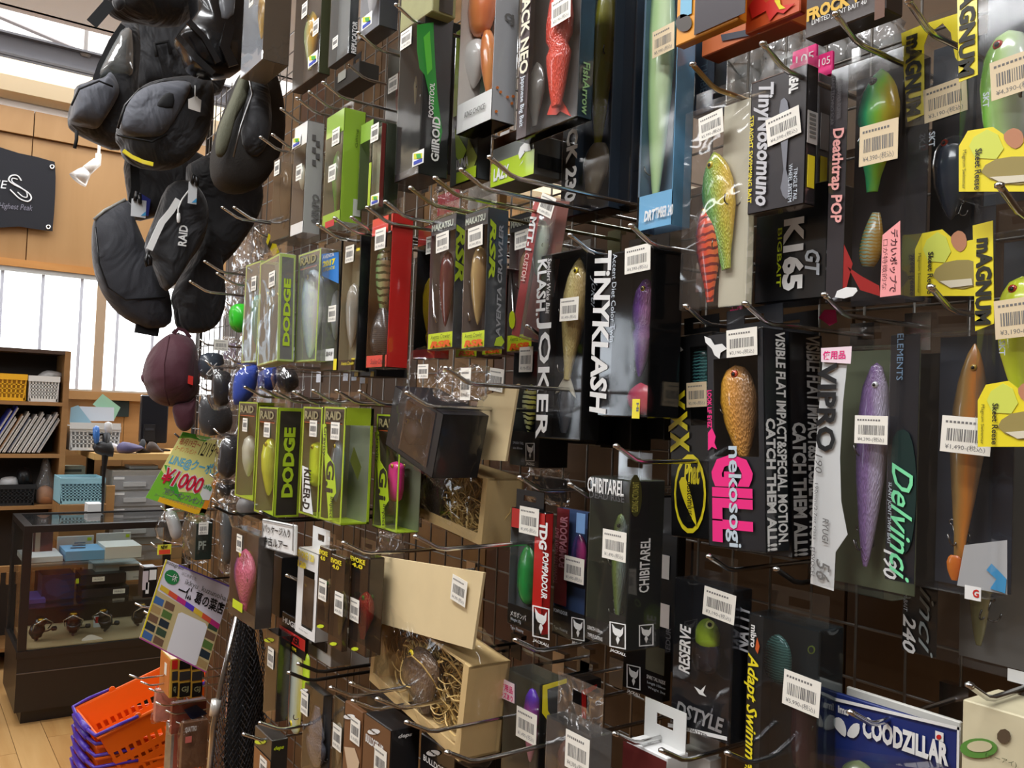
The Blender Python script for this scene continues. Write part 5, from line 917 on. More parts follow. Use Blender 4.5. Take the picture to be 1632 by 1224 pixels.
b = P('lure_box', 'black box low behind with a spare tail window and fox badge', 'lure box', 992, 1056, 1030, 1108, .10, 1070); b.solid(BLACK).rect('f', 1030, 1030, 1060, 1072, M((86, 82, 66), .4, coat=.6), 'tail_window', .0006); fox(b, 'f', 1000, 1058, 1022, 1095, sl=5); b.text('SPARE TAIL INSIDE', 'f', 1032, 1080, 1062, 1086, WT).text('Length 100mm', 'f', 1033, 1090, 1062, 1095, PALE).text('Weight 3oz', 'f', 1034, 1098, 1062, 1103, PALE)
b = P('lure_box', 'black carton behind with a blank white label and grey word', 'lure box', 1052, 1078, 790, 1070, .07, 1092); b.solid(M((20, 22, 26), .35, coat=.4)).rect('f', 1050, 884, 1068, 922, M((222, 216, 210), .5), 'white_label').rect('f', 1050, 962, 1068, 1000, M((226, 214, 206), .5), 'white_label').text('DECEDUR', 'f', 1062, 1000, 1070, 1062, GREYC, 90, .02)
b = P('lure_box', 'black box with a chartreuse round eyed bait and silver logo foot', 'lure box', 1072, 1166, 930, 1170, .135, 1196)
b.film(film((.7, .72, .78), .03, .10, .05, .4, 12)).panel('f', M((16, 18, 24), .35, coat=.4), 'footer', 0, 1, 0, .30).card(M((20, 22, 30), .5), 'back far').panel('s', film((.25, .26, .3), .03, .1))
b.text('RESERVE', 'f', 1084, 996, 1102, 1072, WT, 90, .03, .15).text('NATTY', 'f', 1160, 965, 1182, 1040, M((170, 172, 176), .5), 90, .03, .1, -.01)
b.text('DSTYLE', 'f', 1078, 1130, 1156, 1155, SILV, 0, .03, .25).poly('f', [(1069, 1128), (1080, 1133), (1088, 1142), (1078, 1140)], SILV, 'wing_mark').poly('f', [(1066, 1152), (1160, 1174), (1160, 1180), (1066, 1158)], WT, 'white_band').text('RESERVE NATTER', 'f', 1070, 1158, 1130, 1164, INK, 0, .02, 0, .0016, sl=0)
b.lure(1110, 985, 1146, 1040, ramp([(190, 226, 40), (200, 230, 60), (120, 140, 40)], axis=2), 'frog', .02, .6, 0, False, 0, name='bait_head').lure(1105, 1008, 1148, 1075, ramp([(22, 22, 30), (40, 40, 50)]), 'frog', .022, .5, 0, False, 0, name='bait_body')
b.poly('f', [(1127+7*math.cos(t*.7), 996+7*math.sin(t*.7)) for t in range(9)], M((214, 226, 120), .4), 'eye', -.004).poly('f', [(1127+3.5*math.cos(t*.7), 996+3.5*math.sin(t*.7)) for t in range(9)], BLACK, 'pupil', -.0034)
b.poly('f', [(1108, 1094), (1118, 1100), (1126, 1092), (1122, 1104), (1127, 1110), (1116, 1106)], WT, 'spark_mark').price(1148, 964, w=.037, h=.026, roll=-4).tab(None, .026)
hook(1130, 887, .16, hold='box with the chartreuse round eyed bait')
b = P('lure_box', 'dark green swimmer box with yellow brush script up its edge', 'lure box', 1188, 1303, 990, 1270, .125, 1342)
b.film(film((.66, .74, .76), .03, .09, .05, .3, 10)).panel('f', M((22, 26, 32), .35, coat=.5), 'script_strip', 0, .22).card(M((24, 38, 44), .5), 'back far').panel('s', film((.4, .42, .44), .04, .1))
b.text('mibro', 'f', 1198, 996, 1207, 1032, WT, -90, .03).text('Adapt Swimmer', 'f', 1186, 1040, 1208, 1240, YEL, -90, .02, .3).poly('f', [(1208, 1016), (1212, 1030), (1209, 1042), (1205, 1034)], M((200, 90, 40), .5), 'flame_mark')
b.lure(1262, 1085, 1308, 1235, ramp([(56, 26, 34), (80, 40, 48), (60, 30, 36)]), 'stick', .022, .6, 0, False, 1).lure(1218, 1010, 1262, 1090, ramp([(30, 60, 54), (60, 96, 90)], bands=6, band_col=(90, 130, 120)), 'frog', .024, .4, 0, False, 0, name='printed_bait')
b.poly('f', [(1291+6*math.cos(t*.7), 1036+7*math.sin(t*.7)) for t in range(9)], M((120, 130, 40), .4), 'ring_eye', -.002).poly('f', [(1291+4*math.cos(t*.7), 1036+5*math.sin(t*.7)) for t in range(9)], M((20, 30, 30), .4), 'ring_eye', -.0016).price(1279, 1104, w=.036, h=.029, roll=-3).tab(None, .026, cx=.004)
hook(1237, 907, .14, hold='dark green swimmer box', col=IRON)
b = P('lure_pack', 'blue hang card with white capitals, leaf mark and blister below', 'lure pack', 1318, 1526, 1132, 1260, .10, d=.003, roll=-.5)
b.solid(M((26, 44, 110), .4, coat=.3), 'hang_card')
for q in ((1314, 1108, 1318, 1260), (1526, 1158, 1530, 1260)): b.rect('f', *q, WT, 'white_border')
b.poly('f', [(1312, 1107), (1532, 1159), (1532, 1164), (1312, 1112)], WT, 'white_border').text('COODZILLAR', 'f', 1376, 1162, 1514, 1198, WT, 0, .05, 0, .0016).text('ima', 'f', 1337, 1126, 1354, 1138, WT, 0, .04)
b.poly('f', [(1330, 1146), (1338, 1143), (1346, 1150), (1350, 1164), (1348, 1174), (1338, 1166), (1331, 1156)], WT, 'leaf_mark', .001, .0003, 2).poly('f', [(1371, 1154), (1362, 1153), (1354, 1162), (1352, 1172), (1362, 1176), (1370, 1168)], WT, 'leaf_mark', .001, .0003, 2).rect('f', 1492, 1166, 1505, 1180, WT, 'flag').poly('f', [(1498+4*math.cos(t*.7), 1174+4*math.sin(t*.7)) for t in range(9)], REDM, 'flag_dot', .0014)
MB().prism([b.f(1322, 1190), b.f(1516, 1216), b.f(1516, 1290), b.f(1322, 1290)], lambda a, c, t: (a, -t, c), .001, .026).build('blister', BLISTER, b.o); b.lure(1340, 1212, 1400, 1290, ramp([(60, 70, 50), (120, 130, 90)]), 'fish', -.012, .3, 0, False, 0)
b = P('hang_card', 'second pale hang card edge just behind the blue one', 'hang card', 1346, 1530, 1122, 1250, .085, d=.002); b.solid(M((206, 204, 196), .5), 'card')
hook(1356, 1135, .15, hold='blue hang card'); hook(1545, 1092, .14)
b = P('lure_box', 'natural kraft carton with a green ringed eye at bottom corner', 'lure box', 1532, 1660, 1132, 1290, .115, d=.05)
b.solid(M((214, 204, 170), .6, noise=.06)).poly('f', [(1561+30*math.cos(t*.7), 1192+16*math.sin(t*.7)) for t in range(9)], M((90, 140, 60), .5), 'green_ring', .001, .0003, 2).poly('f', [(1563+20*math.cos(t*.7), 1189+9*math.sin(t*.7)) for t in range(9)], M((206, 196, 160), .5), 'green_ring', .0014, .0003, 2).poly('f', [(1601+11*math.cos(t*.7), 1173+12*math.sin(t*.7)) for t in range(9)], M((90, 74, 56), .5), 'brown_dot').text('(イーアイ)', 'f', 1572, 1206, 1622, 1216, M((60, 70, 40), .5))
b = P('lure_box', 'clear box with a violet to pink lure and yellow hexagon side', 'lure box', 800, 858, 1076, 1270, .22, 904)
b.film(film((.9, .9, .88), .04, .08)).card(M((80, 82, 66), .5), 'back far').panel('s', BLACK).poly('s', [(864, 1092), (902, 1081), (902, 1088), (871, 1098), (872, 1132), (884, 1152), (876, 1154), (863, 1136)], YEL, 'hexagon_line')
b.lure(836, 1096, 858, 1215, ramp([(240, 170, 200), (230, 60, 160), (90, 40, 190)], axis=2), 'minnow', .025, .6, 0, False, 1, segs=1, flip=True).price(841, 1156, w=.034, h=.03).poly('f', [(797, 1078), (822, 1090), (822, 1121), (797, 1110)], M((250, 226, 236), .5), 'pink_sticker', .0016).text('使用品', 'f', 800, 1090, 820, 1102, PINK, 0, .02, 0, .0022).text('キズあり', 'f', 800, 1104, 820, 1114, PINK, 0, .02, 0, .0022).tab(None, .02)
b = P('lure_box', 'black carton with a red angular line beside the yellow hexagon box', 'lure box', 908, 924, 1082, 1260, .15, 956); b.solid(M((24, 22, 24), .35, coat=.4)).poly('s', [(926, 1100), (950, 1090), (950, 1096), (933, 1106), (933, 1170), (926, 1170)], REDM, 'red_line')
b = P('lure_pack', 'boxed lure in a shiny folded clear bag with a price label', 'lure pack', 868, 940, 1156, 1280, .225, 975); b.film(film((.9, .9, .9), .06, .12, .06, .6, 14)).card(M((96, 94, 92), .5), 'back far').lure(890, 1175, 925, 1270, ramp([(120, 80, 70), (80, 80, 80)]), 'fish', .02, .5, 0, False, 0).price(922, 1200, w=.034, h=.034).tab(film((1, 1, 1), .08, .2, .05, .8, 20), .04, b.w*1.0, True)
hook(980, 1169, .2); hook(822, 1020, .25, hold='box with the violet to pink lure')
b = P('lure_box', 'white topped carton with a slotted hang tab at bottom edge', 'lure box', 996, 1062, 1192, 1290, .165, 1096); b.solid(WT).rect('f', 992, 1196, 1062, 1290, M((90, 30, 28), .5), 'maroon_front', .0006).text('Jackall', 't', 1020, 1182, 1046, 1190, INK).tab(WT, .036, b.w*1.0, y=.85)
b = P('lure_box', 'grey white carton with slotted tab behind the white topped carton', 'lure box', 1078, 1130, 1200, 1290, .12, 1150); b.solid(M((200, 196, 190), .5)).tab(M((206, 202, 196), .5), .036, b.w*.9, y=.85)
hook(1055, 1196, .2, hold='white topped carton'); hook(1160, 1200, .17)
# ================================================================== things facing down the aisle (planes across the aisle)
class PY(P):
    def __init__(s, name, label, cat, x0, x1, yt, yb, Y, d=.05, yaw=0, group=None):
        ym, xm = (yt+yb)/2, (x0+x1)/2
        a, b = pY(x0, ym, Y), pY(x1, ym, Y); top, bot = pY(xm, yt, Y), pY(xm, yb, Y)
        s.w, s.h, s.d, s.p = b.x-a.x, top.z-bot.z, d, 0; s.hw = s.w/2
        s.R = Matrix.Rotation(math.radians(yaw), 3, 'Z'); s.Ri = s.R.inverted(); s.loc = Vector(((a.x+b.x)/2, Y, bot.z))
        s.o = empty(name, s.loc, (0, 0, math.radians(yaw)), label, cat, group)
    def pil(s, pts, mat, name, tf=.04, tb=.04, off=0., k=3, flat=.55, cen=None, jit=0):
        q = [s.f(x, y, off) for x, y in pts]
        m = pillow(q, lambda a, b, t: (a, off+t, b), tf, tb, k, flat, cen=s.f(*cen, off) if cen else None)
        if jit: r = random.Random(len(q)); m.v = [(x+r.uniform(-jit, jit), y+r.uniform(-jit, jit), z+r.uniform(-jit, jit)) for x, y, z in m.v]
        m.build(name, mat, s.o, True); return s
    def line(s, pts, r, mat, name, off=0., n=6, sm=True):
        q = [s.f(x, y, off) for x, y in pts]
        MB().tube([(a, off, b) for a, b in q], r, n).build(name, mat, s.o, True); return s
    def strap(s, pts, w, mat, name, off=0., t=.002):
        """flat webbing strap along a pixel path"""
        q = [Vector((s.f(x, y, off)[0], off, s.f(x, y, off)[1])) for x, y in pts]; rings = []
        for i, p in enumerate(q):
            tn = (q[min(i+1, len(q)-1)]-q[max(i-1, 0)]).normalized(); sd = tn.cross(Vector((0, 1, 0))).normalized()*w/2; n = Vector((0, t/2, 0))
            rings.append([p-sd-n, p+sd-n, p+sd+n, p-sd+n])
        MB().loft(rings).build(name, mat, s.o); return s
def cloth(c, wr=.7, sc=9.):
    k = ('cloth', c, wr, sc)
    if k in MC: return MC[k]
    m, nt, N, b, ln = nodes('woven_cloth'); b.inputs['Base Color'].default_value = rgb(c); b.inputs['Roughness'].default_value = .72; b.inputs['Sheen Weight'].default_value = .25
    tc = N.new('ShaderNodeTexCoord'); n = N.new('ShaderNodeTexNoise'); n.inputs['Scale'].default_value = sc; n.inputs['Detail'].default_value = 3; n.inputs['Distortion'].default_value = 1.2
    f = N.new('ShaderNodeTexNoise'); f.inputs['Scale'].default_value = 420
    b1 = N.new('ShaderNodeBump'); b1.inputs['Strength'].default_value = wr; b1.inputs['Distance'].default_value = .05; b2 = N.new('ShaderNodeBump'); b2.inputs['Strength'].default_value = .4; b2.inputs['Distance'].default_value = .001
    for q in (n, f): ln(tc.outputs['Object'], q.inputs['Vector'])
    ln(n.outputs['Fac'], b1.inputs['Height']); ln(f.outputs['Fac'], b2.inputs['Height']); ln(b1.outputs[0], b2.inputs['Normal']); ln(b2.outputs[0], b.inputs['Normal'])
    MC[k] = m; return m
NYL = cloth((26, 26, 30)); NYG = cloth((84, 86, 94), .5); WEB = M((16, 16, 18), .8); VINYL = M((14, 14, 16), .25, coat=.5, bump=.8, scale=18); NAV = cloth((36, 37, 44), .4, 7.)
b = PY('shoulder_bag', 'black bag bulging at the very top with a loose strap end', 'bag', 168, 340, -40, 40, 1.98)
b.pil([(166, -40), (170, 14), (190, 30), (215, 34), (262, 42), (300, 32), (345, -40), (250, -60)], NYL, 'body', .09, .06).strap([(176, 4), (162, 20), (146, 38)], .022, WEB, 'strap_end', -.05).pil([(178, 2), (192, -4), (200, 8), (188, 18)], NYL, 'buckle', .02, .01, -.06)
b = PY('backpack', 'grey black backpack with a shiny clear panel and drooping front pocket', 'backpack', 110, 215, 30, 236, 2.2)
b.pil([(196, 32), (182, 58), (160, 100), (148, 128), (126, 142), (112, 168), (109, 195), (118, 208), (148, 224), (192, 238), (210, 200), (216, 130), (220, 80), (214, 36)], NYL, 'body', .075, .05, 0, 3, .26, (180, 150))
b.pil([(193, 48), (209, 50), (212, 105), (206, 126), (175, 122), (154, 124), (166, 95), (184, 62)], film((.8, .86, .78), .25, .3, .1, .8, 12), 'clear_panel', .035, 0, -.055, 3, .4)
b.pil([(122, 141), (160, 130), (172, 121), (184, 140), (184, 160), (160, 200), (150, 206), (140, 204), (112, 197), (112, 180), (118, 150)], NYG, 'front_pocket', .07, .0, -.045, 3, .22).strap([(196, 40), (178, 66), (160, 104), (152, 128)], .012, WEB, 'shoulder_strap', -.07)
b.line([(122, 208), (122, 222), (119, 236)], .004, WEB, 'zip_pull', -.08).line([(114, 168), (126, 142), (158, 129), (180, 138)], .0022, WEB, 'zipper', -.125, 5)
b = PY('backpack', 'charcoal rounded day bag with a thin yellow stripe at its foot', 'backpack', 186, 330, 128, 270, 1.98)
b.pil([(186, 215), (198, 172), (222, 142), (258, 130), (300, 126), (332, 132), (334, 190), (312, 244), (276, 268), (228, 266), (200, 250), (194, 232)], NYL, 'body', .075, .06, 0, 3, .26)
b.pil([(190, 200), (200, 168), (224, 144), (266, 133), (300, 136), (292, 165), (264, 212), (240, 222), (200, 216)], NYG, 'front_panel', .045, 0, -.05, 3, .22).pil([(250, 165), (262, 150), (276, 150), (275, 172), (252, 172)], WEB, 'patch', .008, 0, -.09, 2, .3)
b.strap([(196, 240), (210, 250), (228, 258), (244, 262)], .008, YEL, 'yellow_stripe', -.072, .004).line([(188, 205), (199, 168), (223, 142), (262, 130), (298, 130)], .0028, BLACK, 'piping', -.07, 5).line([(186, 214), (196, 218), (242, 226), (266, 214)], .0028, BLACK, 'piping', -.08, 5)
b.line([(311, 136), (311, 158)], .0012, WT, 'tag_string', -.1, 4).poly('i-0.1', [(300, 158), (306, 156), (309, 154), (314, 154), (316, 157), (321, 160), (319, 179), (300, 173)], M((196, 190, 182), .6), 'swing_tag', 0, .001)
b = PY('dry_bag', 'glossy black folded vinyl bag wrapped in clear film', 'bag', 281, 394, -20, 130, 1.8)
b.pil([(312, -25), (308, 24), (281, 58), (292, 84), (304, 112), (342, 124), (384, 112), (390, 60), (395, -25)], VINYL, 'body', .06, .06, 0, 3, .26).strap([(283, 58), (312, 92), (340, 118)], .012, VINYL, 'fold', -.05, .006).strap([(300, 34), (325, 60), (348, 100)], .012, VINYL, 'fold', -.055, .006).pil([(350, -20), (372, -22), (372, 24), (352, 30)], M((96, 98, 102), .3, coat=.4), 'painted_sheen', .01, 0, -.055, 2, .3)  # paler grey patch paints a sheen onto the black vinyl
b.strap([(366, 40), (358, 75), (372, 105)], .02, VINYL, 'fold', -.058, .006)
b = PY('shoulder_bag', 'black pouch bag with a faded olive side band', 'bag', 342, 440, 105, 305, 1.66)
b.pil([(392, 106), (426, 108), (444, 160), (446, 230), (418, 292), (380, 308), (346, 292), (340, 244), (362, 170)], M((38, 34, 30), .7, bump=.4, scale=300), 'body', .06, .06, 0, 3, .26).pil([(386, 114), (396, 116), (396, 150), (372, 196), (358, 246), (344, 246), (346, 210), (366, 160)], M((92, 92, 74), .8, bump=.5, scale=300), 'side_band', .02, 0, -.05, 3, .35)
b.pil([(400, 130), (425, 135), (430, 210), (410, 250), (385, 230), (388, 170)], NYL, 'front_pocket', .03, 0, -.055, 3, .4).line([(396, 120), (402, 150), (384, 200), (372, 250)], .002, STEEL, 'zipper', -.075, 5)
b = PY('shoulder_bag', 'deep black bag filling the gap behind the charcoal day bag', 'bag', 205, 330, 20, 140, 2.36); b.pil([(206, 24), (300, 20), (360, 40), (350, 150), (250, 150), (212, 140)], NYL, 'body', .06, .04, 0, 3, .26).line([(250, 90), (246, 70), (268, 66), (272, 86)], .005, WEB, 'handle', -.07)
b = PY('shoulder_bag', 'black bag mass hanging below the charcoal day bag', 'bag', 205, 345, 240, 335, 2.32); b.pil([(200, 250), (240, 252), (300, 240), (350, 280), (350, 330), (300, 345), (255, 345), (214, 350), (204, 310)], NYL, 'body', .06, .04, 0, 3, .26).strap([(214, 262), (216, 300), (210, 330)], .02, WEB, 'strap', -.062).poly('i-0.06', [(220, 306), (240, 318), (236, 345), (222, 340)], M((36, 44, 130), .6), 'blue_lining', 0, .002); sidehook('black bag mass below the day bag', 2.32, pY(260, 262, 2.32).z, pY(260, 262, 2.32).x)
b = PY('sling_bag', 'large curved charcoal sling bag hanging before the bright window', 'sling bag', 148, 268, 318, 534, 2.12)
b.pil([(148, 360), (160, 342), (200, 320), (212, 350), (230, 392), (252, 438), (268, 470), (270, 516), (242, 524), (224, 520), (190, 500), (164, 466), (149, 420)], NAV, 'body', .05, .04, 0, 3, .26).strap([(236, 515), (233, 533)], .05, WEB, 'strap_stub', 0, .012).line([(152, 362), (158, 420), (172, 458), (200, 478), (264, 474)], .002, BLACK, 'seam', -.048, 5)
b.line([(150, 350), (166, 336), (200, 318)], .004, M((150, 148, 140), .5), 'light_piping', -.02, 6)
b = PY('sling_bag', 'black sling bag with white zip and white printed mark', 'sling bag', 232, 330, 290, 466, 2.0)
b.pil([(268, 296), (300, 290), (322, 312), (330, 345), (320, 388), (298, 420), (266, 464), (246, 425), (232, 392), (246, 350)], NYL, 'body', .045, .04, 0, 3, .26).strap([(284, 318), (273, 336), (258, 354), (248, 375), (238, 398)], .013, WT, 'zipper', -.05, .004)
b.line([(302, 302), (290, 318), (284, 332), (284, 352)], .0018, WT, 'zip_cord', -.062, 5).pil([(282, 340), (287, 340), (287, 354), (282, 354)], WT, 'zip_pull', .003, .003, -.062, 2)
q_ = b; lettering('RAID', lambda u, v: (lambda r: (r[0], -.052, r[1]))(q_.f(283+14*u-3*v+6*v, 393-34*v, -.052)), WT, b.o, 90, .03, .2)
b.line([(237, 400), (232, 415), (234, 424), (240, 422), (240, 412), (236, 406)], .004, BLACK, 'ring_pull', -.05)
b = PY('tote_bag', 'big black bag bulging behind the sling bags beside the grid', 'bag', 275, 412, 250, 532, 2.1)
b.pil([(300, 262), (385, 250), (414, 300), (408, 345), (372, 402), (348, 432), (354, 485), (342, 520), (318, 531), (286, 526), (279, 495), (276, 470), (300, 415), (316, 360)], NYL, 'body', .06, .05, 0, 3, .26, (335, 380)).strap([(286, 520), (284, 500), (292, 482)], .01, WEB, 'strap', -.02).line([(280, 526), (276, 530), (280, 534), (286, 532)], .004, WEB, 'ring', 0)
for x0, y0, x1, y1, Y, lb in ((209, 318, 233, 346, 2.05, 'white swing tag with a blue corner on the curved sling bag'), (300, 290, 314, 325, 1.93, 'slim white swing tag with blue mark on the black sling bag')):
    b = PY('swing_tag', lb, 'tag', x0, x1, y0, y1, Y, .001); b.solid(M((206, 208, 210), .4, coat=.5), 'card', .0002).poly('f', [(x1-9, y1-2), (x1-1, y1-2), (x1-1, y1-9)], M((60, 150, 200), .5), 'blue_corner').line([((x0+x1)/2, y0), ((x0+x1)/2+2, y0-10)], .001, WT, 'string', 0, 4).line([(x0+6, y0+2), (x0+9, y0-12), (x0+14, y0-8), (x0+14, y0+6)], .004, BLACK, 'clip', -.004)
# burgundy cap
b = PY('cap', 'burgundy baseball cap hung with its bill pointing down', 'cap', 227, 314, 530, 686, 2.05)
BUR = cloth((70, 20, 36), .3, 8.)
b.pil([(278, 531), (306, 541), (313, 573), (315, 602), (313, 626), (298, 645), (276, 648), (256, 645), (240, 634), (232, 616), (227, 603), (231, 579), (240, 559), (258, 540)], BUR, 'crown', .075, .06, 0, 3, .5).pil([(276, 646), (300, 640), (312, 632), (313, 650), (309, 675), (297, 687), (286, 684), (279, 672)], BUR, 'bill', .02, .012, -.03, 3, .4)
b.pil([(225, 598), (231, 597), (232, 608), (226, 608)], BUR, 'button', .008, .008, 0).poly('i-0.07', [(300, 598), (308, 600), (307, 614), (299, 611)], M((214, 44, 34), .6), 'red_label', 0, .001).line([(270, 536), (262, 580), (262, 620), (270, 646)], .0014, M((60, 16, 28), .8), 'panel_seam', -.074, 5).strap([(277, 532), (284, 524), (294, 527), (304, 538)], .008, BUR, 'back_strap', -.02)
# bagged accessories along the far hooks
def bagged(label, pts, core, corem, Y, extra=None, tagp=None, bm=None):
    xs = [p[0] for p in pts]; ys = [p[1] for p in pts]
    b = PY('bagged_accessory', label, 'bagged accessory', min(xs), max(xs), min(ys), max(ys), Y, .03)
    b.pil(core, corem, 'contents', .02, .02, .0, 3, .4).pil(pts, bm or BAG, 'plastic_bag', .035, .03, 0, 3, .35, jit=.003)
    if tagp: b.price(*tagp, 'i-0.036', .03, .024)
    sidehook(' '.join(label.split()[:9]), Y, b.loc.z+b.h-.004, b.loc.x-b.hw*.2)
    return b
BK = M((34, 34, 38), .35, coat=.4)
bagged('black case with a white spark mark in clear bag beside the cap', [(318, 552), (360, 548), (372, 570), (358, 606), (322, 612), (316, 580)], [(320, 566), (354, 566), (350, 604), (320, 600)], M((40, 52, 66), .35, coat=.5), 1.95, tagp=(352, 550)).text('X', 'i-0.03', 330, 578, 346, 594, WT, 0, 0, .3)
bagged('crumpled bag of black gloves below the marked case', [(332, 590), (368, 582), (376, 610), (368, 645), (340, 652), (330, 620)], [(340, 598), (366, 595), (366, 640), (342, 644)], BK, 1.8)
bagged('grey black net bag pack under the crumpled glove bag', [(318, 620), (372, 640), (374, 690), (330, 700), (312, 690)], [(322, 630), (364, 645), (366, 686), (322, 690)], M((58, 60, 64), .4, coat=.4), 1.92)
bagged('royal blue glove in clear bag, left one', [(372, 592), (400, 576), (416, 580), (412, 640), (384, 652), (368, 650)], [(376, 596), (402, 582), (410, 590), (402, 630), (374, 645)], M((36, 70, 170), .6, noise=.2, scale=60), 1.62)
bagged('royal blue glove in clear bag, right one behind', [(412, 590), (440, 580), (446, 606), (436, 632), (412, 630)], [(414, 594), (438, 584), (440, 605), (430, 626), (414, 622)], M((30, 60, 150), .6, noise=.2, scale=60), 1.66)
bagged('black wrapped spool beside the blue gloves', [(438, 590), (470, 584), (480, 620), (448, 634)], [(442, 594), (468, 590), (474, 616), (450, 626)], BK, 1.58)
bagged('dark lure pack hanging just right of the coupon poster', [(352, 696), (384, 690), (390, 740), (366, 770), (344, 760), (346, 720)], [(354, 702), (380, 698), (384, 736), (364, 762), (348, 752)], BK, 1.72)
bagged('black spoon pack under the dark pack by the coupon poster', [(344, 762), (378, 768), (372, 800), (346, 796)], [(348, 766), (374, 770), (366, 794), (350, 790)], M((60, 60, 62), .3, .4), 1.75)
bagged('clear bag with white float and black label under the coupon poster', [(261, 816), (288, 812), (316, 828), (312, 862), (290, 868), (249, 856)], [(264, 818), (280, 816), (290, 850), (276, 860), (268, 838)], M((190, 190, 190), .5), 2.08)
bagged('bundle of silvery wrapped lures behind the Japanese sign', [(372, 780), (440, 790), (470, 826), (420, 830), (370, 838)], [(382, 795), (430, 800), (440, 820), (385, 830)], M((120, 116, 114), .4, noise=.4, scale=40), 1.6)
bagged('silver clear bags hanging between poster and purple fish box', [(352, 800), (376, 806), (372, 900), (350, 905)], [(355, 815), (370, 818), (368, 890), (354, 892)], M((70, 74, 76), .4), 1.7)
for lb, x0, x1, y0, y1, cc in (('pink soft bait bag hung flat behind the crawler boxes', 690, 728, 296, 340, (190, 60, 70)), ('whitish soft bait bag hung flat behind the crawler boxes', 738, 786, 282, 330, (196, 190, 180)), ('clear worm bag on the grid above the frosty box', 372, 402, 378, 424, (170, 162, 156)), ('clear worm bag on the grid beside the yellow diamond card', 404, 424, 366, 412, (150, 146, 140)), ('dark worm bag on the grid left of the frosty box', 356, 384, 440, 500, (80, 78, 74)), ('silver worm bag between the green lid and the blue gloves', 380, 404, 534, 580, (150, 148, 150)), ('purple worm bag above the left blue glove', 352, 372, 540, 574, (110, 80, 130)), ('brown worm bag behind the small brown tinted boxes', 600, 640, 850, 900, (110, 90, 70)), ('smoky worm bag below the serif letter box', 838, 900, 752, 800, (40, 40, 44))):
    b = P('bait_bag', lb, 'bait bag', x0, x1, y0, y1, .035, d=.008); b.panel('back', M(cc, .5, noise=.3, scale=60), 'bait_card', .05, .95, .04, .8).bag(.004, .001, .002, BAG, .004)
b = PY('lid_cup', 'bright green round plastic lid behind the frosty box', 'lid', 366, 398, 484, 530, 1.72, .03); b.pil([(380, 484), (394, 488), (400, 508), (394, 526), (380, 530), (368, 520), (366, 500), (370, 488)], M((50, 190, 40), .35, coat=.4), 'lid', .03, .02, 0, 3, .35).line([(374, 490), (370, 507), (376, 524), (390, 527)], .003, M((40, 160, 34), .35), 'rim', -.012)
b = PY('lure_box', 'dark green carton with pale letters under the coupon poster', 'lure box', 312, 338, 834, 892, 1.9, .10); b.solid(M((34, 44, 38), .4, coat=.4)).text('PF', 'f', 316, 862, 328, 876, M((150, 160, 150), .5), 0, .03).price(324, 842, w=.02, h=.026).bag(.012, .004, .01, BAG, .006)
b = PY('diamond_card', 'yellow diamond card with a dark centre stuck on the hook', 'card', 424, 444, 372, 406, 1.5, .001); b.poly('f', [(428, 372), (437, 382), (445, 402), (436, 408), (424, 386)], YEL, 'card', 0, .001).poly('f', [(430, 381), (434, 386), (430, 397), (426, 392)], M((60, 52, 20), .5), 'dark_diamond', .0012)
# posters
b = PY('coupon_poster', 'green and orange coupon poster with a red price and Japanese print', 'poster', 232, 365, 688, 824, 2.05, .002)
def quad(b, A, B, C, Dd, off=.001):
    """unit square on a tilted sheet: A top left, B top right, C bottom right, Dd bottom left pixels"""
    A, B, C, Dd = (Vector(p) for p in (A, B, C, Dd))
    def px(u, v): t = A.lerp(B, u); bt = Dd.lerp(C, u); return bt.lerp(t, v)
    return px, (lambda u, v, o=off: (lambda r: (r[0], -o, r[1]))(b.f(*px(u, v))))
def qpoly(b, Q, pts, mat, name, off=.001): px, fn = Q; b.poly('f', [tuple(px(u, v)) for u, v in pts], mat, name, off, .0003)
def qtext(b, Q, st, u0, v0, u1, v1, mat, bold=.0, shear=0., off=.002): px, fn = Q; lettering(st, lambda u, v: fn(u0+(u1-u0)*u, v0+(v1-v0)*v, off), mat, b.o, 0, bold, shear)
Q = quad(b, (291, 688), (368, 704), (325, 824), (232, 793))
b.poly('f', [(291, 688), (368, 704), (325, 824), (232, 793)], M((130, 200, 60), .4, coat=.1), 'sheet', 0, .001)
qpoly(b, Q, [(0, .42), (.4, .2), (1, .3), (1, 1), (.5, 1), (0, .9)], M((244, 238, 150), .4, coat=.1), 'pale_field', .0012); qpoly(b, Q, [(.9, 0), (1, 0), (1, 1), (.96, 1), (.93, .3)], M((240, 150, 40), .4), 'orange_edge', .0016); qpoly(b, Q, [(.2, 0), (1, 0), (1, .1), (.2, .07)], M((246, 190, 40), .4), 'orange_edge', .0016); qpoly(b, Q, [(.0, .5), (.3, .2), (.55, .1), (.3, .36), (.1, .5)], M((70, 170, 50), .4), 'leaf_swirl', .0014); qpoly(b, Q, [(.0, .95), (.06, 1), (.6, 1), (.5, .93)], M((90, 180, 60), .4), 'leaf_swirl', .0014)
qtext(b, Q, '毎月19日～', .04, .82, .46, .92, M((196, 40, 40), .5)); qtext(b, Q, '12/19～12', .48, .74, .98, .93, BLACK, 0); qtext(b, Q, 'クーポンプレゼント', .03, .73, .44, .8, M((226, 110, 40), .5)); qtext(b, Q, 'LINE@クーポン', .05, .5, .98, .68, M((110, 190, 220), .5), .03)
qtext(b, Q, '¥1000', .06, .24, .80, .49, WT, .08, .1, .0022); qtext(b, Q, '¥1000', .07, .25, .79, .48, M((214, 30, 60), .5), .02, .1, .003)
